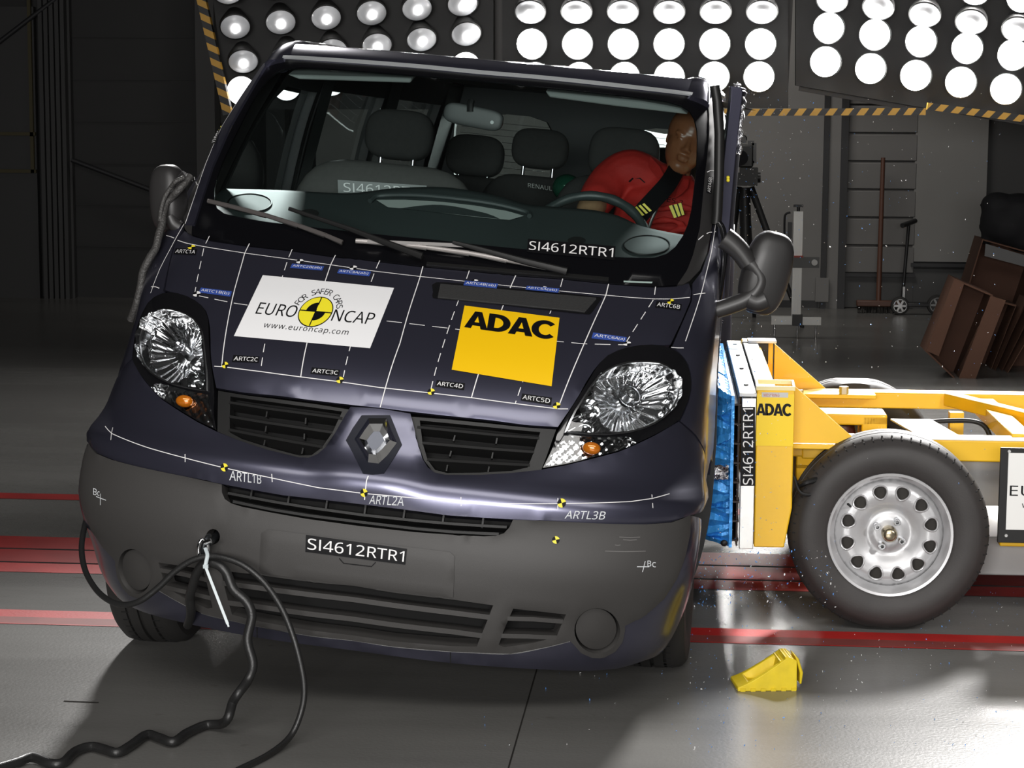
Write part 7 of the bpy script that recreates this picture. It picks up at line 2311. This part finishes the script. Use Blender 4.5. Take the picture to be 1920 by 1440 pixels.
bank('lamp_bank', 'rightmost black lamp bank with glaring white lamps over the stored boxes', YB, [(1492, -120), (2120, -120), (2120, 270), (1492, 160)],
     [([(1565 + 88.0 * k, -62 + 14.0 * k) for k in range(6)], YB - .12, .2, -.2, 'hot'),
      ([(1560 + 87.0 * k, -1 + 13.6 * k) for k in range(6)], YB - .05, .7, -.2, 'dim'),
      ([(1554 + 86.5 * k, 52 + 12.6 * k) for k in range(6)], YB + .02, .12, -.2, 'hot'),
      ([(1548 + 84.5 * k, 116 + 12.8 * k) for k in range(6)], YB + .05, .0, -.2, 'hot')],
     [((1738, 199), (2100, 246), .042)])
# frame struts between the banks
STR = mat('bank_strut_steel', (.05, .045, .042), .5)
for k, (a, b, w) in enumerate((((932, -60), (934, 215), .10), ((1476, -60), (1462, 200), .09), ((1500, 158), (1735, 200), .06), ((1740, 170), (1905, 215), .05))):
    mb = MB(); mb.beam(at_Y(*a, YB + .45), at_Y(*b, YB + .45), w, .08); struct('trim_%d' % (30 + k), mb, STR)

# ================================================================== THINGS AT THE BACK OF THE HALL
# camera tripod
TBM = mat('tripod_black', (.018, .018, .019), .45)
TBG = mat('tripod_grey', (.07, .07, .072), .4)
YT = 16.7
tb = at_floor(1395, 607)
tri = thing('camera_tripod', 'black camera tripod standing behind the wing mirror near the wall', 'tripod', (at_Y(1390, 500, YT).x, YT, 0))
def TT(px, py, dy=0):
    return at_Y(px, py, YT + dy) - tri.location
mb = MB(); mb.cyl(TT(1396, 352), TT(1399, 480), .045); mb.cyl(TT(1398, 470), TT(1400, 560), .025); mb.build('centre_column', TBM, tri)
for (a, b, dy) in (((1386, 352), (1352, 620), .35), ((1408, 352), (1500, 628), -.35), ((1398, 356), (1417, 600), .4)):
    A = TT(*a); B = TT(*b); B.z = .0 ; B.y = dy
    mb = MB(); mb.tube([A, A.lerp(B, .5), B], [.030, .026, .016], 10); mb.build('leg', TBM, tri)
    mb = MB(); m_ = A.lerp(B, .5); mb.cyl(m_ - (B - A).normalized() * .03, m_ + (B - A).normalized() * .03, .036, 10); mb.build('leg_clamp', TBG, tri)
mb = MB(); mb.box(TT(1396, 336), (.20, .12, .10)); mb.box(TT(1404, 320), (.14, .16, .05)); mb.cyl(TT(1418, 333), TT(1426, 333), .04); mb.build('pan_head', TBM, tri)
mb = MB(); mb.sphere(TT(1384, 375, .1), (.05, .03, .10), 12); mb.build('sand_bag', mat('pale_bag', (.45, .44, .42), .7), tri)
cmr = thing('film_camera', 'black high speed camera clamped on the tripod by the van door', 'camera', tri.location)
mb = MB(); mb.box(TT(1392, 292), (.16, .3, .17)); mb.build('camera_body', TBM, cmr, bevel=.01)
mb = MB(); mb.cyl(TT(1388, 296, -.15), TT(1388, 296, -.30), .06); mb.build('camera_lens', mat('lens_black', (.01, .01, .012), .6, spec=.1), cmr)
mb = MB()
for (a, b) in (((1402, 268), (1414, 268)), ((1414, 268), (1414, 306)), ((1402, 306), (1414, 306)), ((1396, 268), (1394, 258))):
    mb.beam(TT(*a, -.1), TT(*b, -.1), .035, .035)
mb.build('camera_cage', TBG, cmr)
mb = MB(); mb.sphere(TT(1394, 260, -.05), .03, 10); mb.build('camera_knob', TBM, cmr)

# measuring post on a white beam
YP = 15.6
mpost = thing('measuring_post', 'white aluminium measuring post on a cross beam foot behind the wing mirror', 'measuring post', (at_Y(1494, 600, YP).x, YP, 0))
def PP(px, py, dy=0):
    return at_Y(px, py, YP + dy) - mpost.location
ALW = mat('white_aluminium_profile', (.62, .62, .60), .4, .2)
mb = MB(); c0, c1 = PP(1497, 396), PP(1492, 594)
mb.box(((c0.x + c1.x) / 2, 0, (c0.z + c1.z) / 2), (.068, .068, c0.z - c1.z))
for dx in (-.012, .012):
    mb.box(((c0.x + c1.x) / 2 + dx, -.036, (c0.z + c1.z) / 2), (.006, .006, c0.z - c1.z))
mb.build('column', ALW, mpost)
mb = MB(); mb.cyl(PP(1497, 396), PP(1497, 388), .012); mb.box(PP(1497, 386), (.07, .03, .018)); mb.build('clamp_handle', DARK, mpost)
mb = MB(); a = PP(1446, 600); b = PP(1539, 600); mb.box(((a.x + b.x) / 2, 0, a.z), (b.x - a.x, .07, .06)); mb.build('foot_beam', ALW, mpost)
for x in (1452, 1495, 1530):
    mb = MB(); p = PP(x, 608); mb.cyl((p.x, 0, p.z), (p.x, 0, 0), .008); mb.build('foot', CHROMER, mpost)
mb = MB(); mb.box(PP(1495, 600, -.05), (.075, .05, .08)); mb.build('joint_block', DARK, mpost)
mb = MB(); mb.box(PP(1510, 492, -.04), (.20, .06, .075)); ar = mb.build('slider_arm', mat('grey_slider', (.09, .09, .09), .5), mpost)
mb = MB(); p = PP(1527, 492, -.08); mb.cyl(p, p + Vector((0, -.02, 0)), .022, 18); mb.build('dial', mat('dial_white', (.6, .6, .58), .4), mpost)
mb = MB(); mb.box(PP(1497, 481, -.045), (.07, .06, .012)); mb.build('red_marker', mat('marker_red', (.35, .04, .02), .5), mpost)
mb = MB(); mb.tube(catmull([PP(1482, 398), PP(1473, 402), (PP(1471, 415)), PP(1471, 450), PP(1472, 480)], 5), .008, 8); mb.box(PP(1481, 432), (.03, .04, .12)); mb.build('cable_bracket', DARK, mpost)

# broom leaning at the shutter door
YBm = 17.75
br = thing('broom', 'brown wooden broom leaning on the pale shutter door', 'broom', (at_Y(1650, 570, YBm).x, YBm, 0))
BB = lambda px, py, dy=0: at_Y(px, py, YBm + dy) - br.location
WOODB = mat('broom_wood', (.10, .042, .026), .5, var=.2, vscale=20)
mb = MB(); b0 = BB(1647, 565, -.15); b0.z = .10; mb.tube([b0, BB(1656, 296, .1)], [.022, .018], 12); mb.build('handle', WOODB, br)
mb = MB(); mb.box((b0.x, b0.y, .08), (.36, .07, .05)); mb.build('head', WOODB, br, bevel=.008)
mb = MB()
rnd = random.Random(2)
for k in range(60):
    x = b0.x - .17 + .34 * k / 59
    mb.beam((x, b0.y + (rnd.random() - .5) * .05, .06), (x + (rnd.random() - .5) * .02, b0.y + (rnd.random() - .5) * .09, 0), .010, .010)
mb.build('bristle', mat('dark_bristle', (.02, .018, .016), .8), br)

# kick scooter parked by the wall
YK = 17.5
sc = thing('kick_scooter', 'black kick scooter with silver spoked wheels parked by the wall', 'scooter', (at_Y(1725, 570, YK).x, YK, 0))
KK = lambda px, py, dy=0: at_Y(px, py, YK + dy) - sc.location
mb = MB(); k0 = KK(1692, 550); mb.tube([Vector((k0.x, 0, .12)), KK(1704, 420)], .014, 10); mb.build('steering_column', TBM, sc)
mb = MB(); mb.cyl(KK(1692, 423, -.1), KK(1716, 414, .1), .020); mb.build('handlebar', TBM, sc)
mb = MB(); w1 = KK(1757, 560); mb.box(((k0.x + w1.x) / 2, 0, .085), (abs(w1.x - k0.x) - .08, .11, .03)); mb.build('deck', TBM, sc, bevel=.006)
mb = MB(); mb.box((k0.x + .01, 0, .18), (.018, .03, .1)); mb.build('badge', mat('badge_silver', (.4, .4, .4), .3, .8), sc)
def small_wheel(x, r, name='wheel'):
    w = bpy.data.objects.new(name, None); COL.objects.link(w); w.parent = sc; w.location = (x, -.03, r); w.rotation_euler = (PI / 2, 0, 0)
    mb = MB(); mb.lathe([(r * .72, -.025), (r * .95, -.022), (r, -.01), (r, .01), (r * .95, .022), (r * .72, .025)], None, 32, closed=True); mb.build('tyre', RUBBER, w)
    mb = MB()
    for k in range(6):
        a = 2 * PI * k / 6
        mb.beam((0, 0, .02), (r * .72 * math.cos(a), r * .72 * math.sin(a), .02), .016, .012, up=(0, 0, 1))
    mb.lathe([(r * .66, .012), (r * .74, .012), (r * .74, .026), (r * .66, .026)], None, 32, closed=True)
    mb.lathe([(0, .03), (.02, .03), (.02, 0)], None, 16)
    mb.build('spoked_rim', mat('scooter_rim', (.45, .45, .45), .3, .8), w)
small_wheel(w1.x, .085)
small_wheel(k0.x - .02, .075)

# leaning cardboard boxes
CARD = mat('brown_cardboard', (.12, .054, .031), .75, var=.12, vscale=10)
CARDI = mat('brown_cardboard_inside', (.085, .037, .022), .8, var=.12, vscale=10)


def carton(label, Y, quad, depth, wall, group):
    """open-fronted leaning carton; quad = front outline tl,tr,br,bl in the frame at depth Y"""
    P = [at_Y(*p, Y) for p in quad]
    base = (P[2] + P[3]) / 2
    low = min(p.z for p in P)
    base.z = max(0, low)
    t = thing('cardboard_box', label, 'box', base, 0, group)
    L = [p - base for p in P]
    D = Vector((0, depth, .04 * 0))
    nrm = Vector((0, 1, 0))
    c = sum(L, Vector()) / 4
    names = ('flap_top', 'side', 'base', 'side')
    mb = MB()
    for i in range(4):
        a, b = L[i], L[(i + 1) % 4]
        ai, bi = a + (c - a).normalized() * wall, b + (c - b).normalized() * wall
        mb.prism([a, b, bi, ai], D)
    mb.build('carton_wall', CARD, t)
    mb = MB(); mb.prism([p + D for p in L], (0, wall, 0)); mb.build('carton_back', CARDI, t)
    return t, L


GB_ = 'cardboard boxes stacked at the right'
t1, L1 = carton('front open cardboard box leaning with its hollow side facing the trolley', 13.4, [(1790, 522), (1862, 553), (1797, 718), (1735, 659)], .32, .012, GB_)
mb = MB()
q = [at_Y(*p, 13.38) - t1.location for p in [(1858, 555), (1886, 563), (1824, 724), (1796, 716)]]
mb.prism(q, (0, .02, 0)); mb.build('flap', CARD, t1)
q = [at_Y(*p, 13.38) - t1.location for p in [(1790, 522), (1808, 532), (1760, 668), (1737, 658)]]
mb = MB(); mb.prism(q, (0, .02, 0)); mb.build('flap', CARD, t1)
t2, L2 = carton('narrow cardboard box pressed behind the open one', 13.9, [(1860, 560), (1906, 572), (1845, 728), (1826, 722)], .3, .012, GB_)
t3, L3 = carton('flat folded cardboard box second from the right edge', 13.8, [(1925, 560), (1945, 565), (1862, 730), (1852, 727)], .3, .012, GB_)
t4, L4 = carton('dark cardboard box at the right edge of the stack', 13.7, [(1935, 620), (1990, 640), (1915, 735), (1872, 728)], .4, .012, GB_)
t5, L5 = carton('tall dark cardboard box standing behind the leaning ones', 14.6, [(1842, 448), (1950, 478), (1905, 610), (1812, 545)], .4, .012, GB_)
mb = MB(); q = [at_Y(*p, 14.57) - t5.location for p in [(1848, 457), (1940, 484), (1936, 504), (1846, 480)]]; mb.prism(q, (0, .01, 0)); mb.build('packing_tape', mat('grey_tape', (.12, .12, .12), .5), t5)
coat = thing('black_cover', 'black padded cover heaped on the tall dark box', 'cover', at_Y(1885, 445, 14.8))
mb = MB()
for (px, py, r) in ((1870, 385, .12), (1880, 410, .16), (1895, 420, .2), (1862, 425, .10), (1850, 450, .05), (1910, 400, .18), (1920, 440, .16), (1856, 400, .06)):
    mb.sphere(at_Y(px, py, 14.8) - coat.location, (r, r * .8, r * .8), 12)
remesh(mb, .02, [mat('black_padding', (.008, .008, .010), .8)], 'cover_body', coat, 4)

# ================================================================== WHEEL CHOCK
CHY = mat('chock_yellow_plastic', (.70, .52, .012), .45, var=.22, vscale=26, bump=.05, bscale=60)
ck = thing('wheel_chock', 'yellow plastic wheel chock lying on the floor between the van and trolley', 'wheel chock', at_floor(1436, 1285))
ck.rotation_euler = (0, 0, .16)
bpy.context.view_layer.update()
CI = ck.matrix_world.inverted()
mb = MB()
# wedge: curved tread face rising to the right, hollow pocket in it
def wedge_z(x):
    t = (x + .095) / .15
    return .012 + .088 * max(0, min(1, t)) ** 1.25 if x < .055 else .10 - .012 * (x - .055) / .025
n = 16; W = .062
xs = [-.095 + .175 * i / n for i in range(n + 1)]
vs, fs = [], []
for i, x in enumerate(xs):
    z = wedge_z(x)
    ins = .020 * max(0, 1 - 0) * (z / .1) * .4
    pocket = -.055 < x < .035
    zi = max(.012, z - .045) if pocket else z - .0005
    row = [(x, -W, 0), (x, -W + ins, z), (x, -W + ins + .016, z), (x, -W + ins + .020, zi), (x, W - ins - .020, zi), (x, W - ins - .016, z), (x, W - ins, z), (x, W, 0)]
    vs += row
for i in range(n):
    for k in range(8):
        k2 = (k + 1) % 8
        fs.append((i * 8 + k, i * 8 + k2, (i + 1) * 8 + k2, (i + 1) * 8 + k))
fs += [tuple(range(8)), tuple(reversed([n * 8 + k for k in range(8)]))]
mb.add(vs, fs)
mb.build('wedge', CHY, ck, bevel=.003, smooth=30)
mb = MB()
for k in range(6):
    x = -.08 + k * .03
    mb.box((x, -W, .004), (.014, .006, .010)); mb.box((x, W, .004), (.014, .006, .010))
mb.build('foot_tooth', CHY, ck)
mb = MB()
for k in range(5):
    x = .0 + k * .016
    mb.beam((x, -W + .016, wedge_z(x) + .001), (x, W - .016, wedge_z(x) + .001), .004, .004) if x > .03 else None
mb.build('tread_rib', CHY, ck)
mb = MB(); mb.prism([(.074, -.05, .102), (.086, -.05, .092), (.100, -.05, .05), (.096, -.05, .016), (.090, -.05, .016), (.090, -.05, .05), (.080, -.05, .085)], (0, .07, 0)); mb.build('grip_strap', CHY, ck, bevel=.003)

# ================================================================== CABLES, TIE, SHACKLE
CAB = mat('black_cable_jacket', (.014, .014, .014), .42, bump=.10, bscale=250)
def P_at(px, py, y):
    return at_Y(px, py, y)


def cable(name, label, pts, r, cat='cable'):
    ps = catmull(pts, 10)
    mb = MB(); mb.tube(ps, r, 12)
    o = mb.build(name, CAB)
    tag(o, label, cat)
    return o


ty = TOW_W.y - .02
# thick loom: from under the van up over the tie and down to the floor, off to the left
lo = [P_at(352, 1172, 5.78), P_at(358, 1150, 5.66), P_at(356, 1120, 5.62), P_at(361, 1100, 5.60), P_at(369, 1075, 5.58), P_at(385, 1055, 5.56), P_at(410, 1060, 5.545), P_at(425, 1075, 5.54), P_at(438, 1105, 5.53), P_at(462, 1128, 5.525),
      P_at(472, 1155, 5.52), P_at(464, 1200, 5.51), P_at(474, 1245, 5.50), P_at(465, 1275, 5.49)]
fl_ = [(447, 1300), (436, 1318), (428, 1345), (415, 1357), (385, 1360), (350, 1375), (325, 1391), (300, 1384), (275, 1378), (245, 1398), (220, 1411), (195, 1405), (170, 1400), (140, 1410), (118, 1430), (95, 1432), (60, 1420), (30, 1430), (-20, 1445)]
lo += [at_floor(x, y, .016 + max(0, .10 - .03 * i)) for i, (x, y) in enumerate(fl_)]
cable('instrument_cable', 'thick wavy black instrument cable from the bumper tie across the floor', lo, .013)
l2 = [P_at(172, 940, 6.02), P_at(158, 990, 5.92), P_at(153, 1030, 5.84), P_at(160, 1070, 5.76), P_at(180, 1105, 5.68), P_at(205, 1126, 5.62), P_at(232, 1134, 5.585), P_at(262, 1127, 5.56), P_at(295, 1103, 5.555), P_at(330, 1070, 5.55), P_at(362, 1050, 5.545), P_at(395, 1043, 5.54), P_at(425, 1047, 5.53),
      P_at(460, 1062, 5.52), P_at(495, 1092, 5.51), P_at(525, 1135, 5.49), P_at(545, 1180, 5.47), P_at(560, 1230, 5.45), P_at(570, 1285, 5.42), P_at(566, 1330, 5.39), P_at(545, 1380, 5.36)]
l2 += [at_floor(x, y, .012) for x, y in ((505, 1414), (450, 1442), (400, 1465))]
cable('power_cable', 'smooth black cable looping from the van side over the tie to the floor', l2, .0085)
l3 = [at_floor(x, y, .009) for x, y in ((-20, 1440), (30, 1436), (90, 1437))]
# braided loom beside the left wing mirror
l4 = [(357, 330, 6.42), (345, 345, 6.40), (333, 358, 6.39), (322, 370, 6.40), (312, 380, 6.40), (306, 400, 6.38), (304, 420, 6.36), (298, 440, 6.34), (292, 465, 6.32), (280, 485, 6.30), (268, 510, 6.30), (264, 535, 6.30), (256, 570, 6.30), (245, 600, 6.32)]
cable('cable_loom', 'grey braided cable loom hanging beside the left wing mirror', [P_at(*p) for p in l4], .012)
bpy.data.objects['cable_loom'].data.materials[0] = mat('grey_braid', (.06, .058, .056), .5, .2, bump=.5, bscale=140)
l5 = [(345, 333, 6.38), (330, 340, 6.37), (320, 352, 6.38), (308, 372, 6.38), (302, 395, 6.37), (300, 415, 6.36)]
cable('cable_branch', 'short grey cable branch curling round the left wing mirror', [P_at(*p) for p in l5], .007)
bpy.data.objects['cable_branch'].data.materials[0] = mat('grey_braid', (.06, .058, .056), .5, .2)
# shackle on the towing eye
mb = MB()
sc_ = P_at(381, 1030, ty - .01)
mb.tube([sc_ + Vector((.012 * math.cos(t), .006 * math.cos(t), .028 * math.sin(t))) for t in [PI * 2 * k / 24 for k in range(24)]], .0048, 10, closed=True)
mb.cyl(P_at(383, 1018, ty - .02), P_at(396, 1014, ty - .02), .007)
o = mb.build('shackle', CHROME); tag(o, 'shiny steel shackle hooked in the towing eye on the bumper', 'shackle')
# cable tie
tie = thing('cable_tie', 'pale plastic cable tie with a long tail hanging from the shackle', 'cable tie', P_at(386, 1060, ty - .03))
mb = MB()
pts = catmull([P_at(385, 1028, ty - .025), P_at(389, 1040, ty - .04), P_at(387, 1052, ty - .05), P_at(385, 1062, ty - .055)], 5)
mb.tube([p - tie.location for p in pts], .0035, 8, sx=1.6)
TIEM = mat('tie_nylon', (.52, .58, .60), .35)
mb.build('loop', TIEM, tie)
mb = MB(); mb.box(P_at(386, 1062, ty - .055) - tie.location, (.014, .008, .010)); mb.build('buckle', TIEM, tie)
mb = MB()
a, b = P_at(386, 1064, ty - .056) - tie.location, P_at(427, 1170, ty - .09) - tie.location
mb.beam(a, b, .0075, .003, up=(0, -1, .3)); mb.beam(b, b + (b - a).normalized() * .008, .005, .003, up=(0, -1, .3)); mb.build('tail', TIEM, tie)

# ================================================================== DEBRIS
rnd = random.Random(21)
mb = MB()


def flake(p, s, mi):
    M = Euler((rnd.random() * 6.3, rnd.random() * 6.3, rnd.random() * 6.3)).to_matrix()
    k = [(-1, -.5), (.2, -.8 * rnd.random() - .2), (1, -.1), (.4, .7 * rnd.random() + .2), (-.7, .5)]
    vs = [M @ Vector((x * s, y * s * .7, -.0004)) + p for x, y in k] + [M @ Vector((x * s, y * s * .7, .0004)) + p for x, y in k]
    fs = [(4, 3, 2, 1, 0), (5, 6, 7, 8, 9)] + [(i, (i + 1) % 5, 5 + (i + 1) % 5, 5 + i) for i in range(5)]
    mb.add(vs, fs, mi)


for k in range(900):     # flying
    px = rnd.gauss(1400, 45) if rnd.random() < .45 else 1320 + 560 * rnd.random() ** 1.4
    py = 170 + 440 * rnd.random() if rnd.random() < .6 else 600 + 460 * rnd.random()
    if px < 1335 and py < 1000:
        continue
    Y = 6.55 + .9 * rnd.random() if py > 640 else 6.6 + 1.6 * rnd.random()
    if 640 < py < 1035 and px < 1480:
        Y = 6.55 + .2 * rnd.random()
    flake(at_Y(px, py, Y), .0008 + .0026 * rnd.random() ** 2.5, 0 if rnd.random() < .55 else 1)
for k in range(260):     # near the sill, dense
    px = 1310 + 260 * rnd.random() ** 1.5
    py = 1028 + 110 * rnd.random()
    flake(at_Y(px, py, 6.45 + .25 * rnd.random()), .001 + .004 * rnd.random() ** 3, 0 if rnd.random() < .7 else 1)
for k in range(360):     # on the floor
    px = 1290 + 620 * rnd.random() ** 1.3 if rnd.random() < .8 else 900 + 500 * rnd.random()
    py = 1110 + 300 * rnd.random() ** 1.5
    p = at_floor(px, py, .003)
    flake(p, .001 + .0028 * rnd.random() ** 2.5, 0 if rnd.random() < .6 else 1)
o = mb.build('debris', [mat('blue_flake', (.10, .30, .75), .35), mat('white_flake', (.8, .8, .8), .3)], weld=False)
tag(o, 'tiny blue and white foil flakes flying and strewn round the crash', 'debris', kind='stuff')
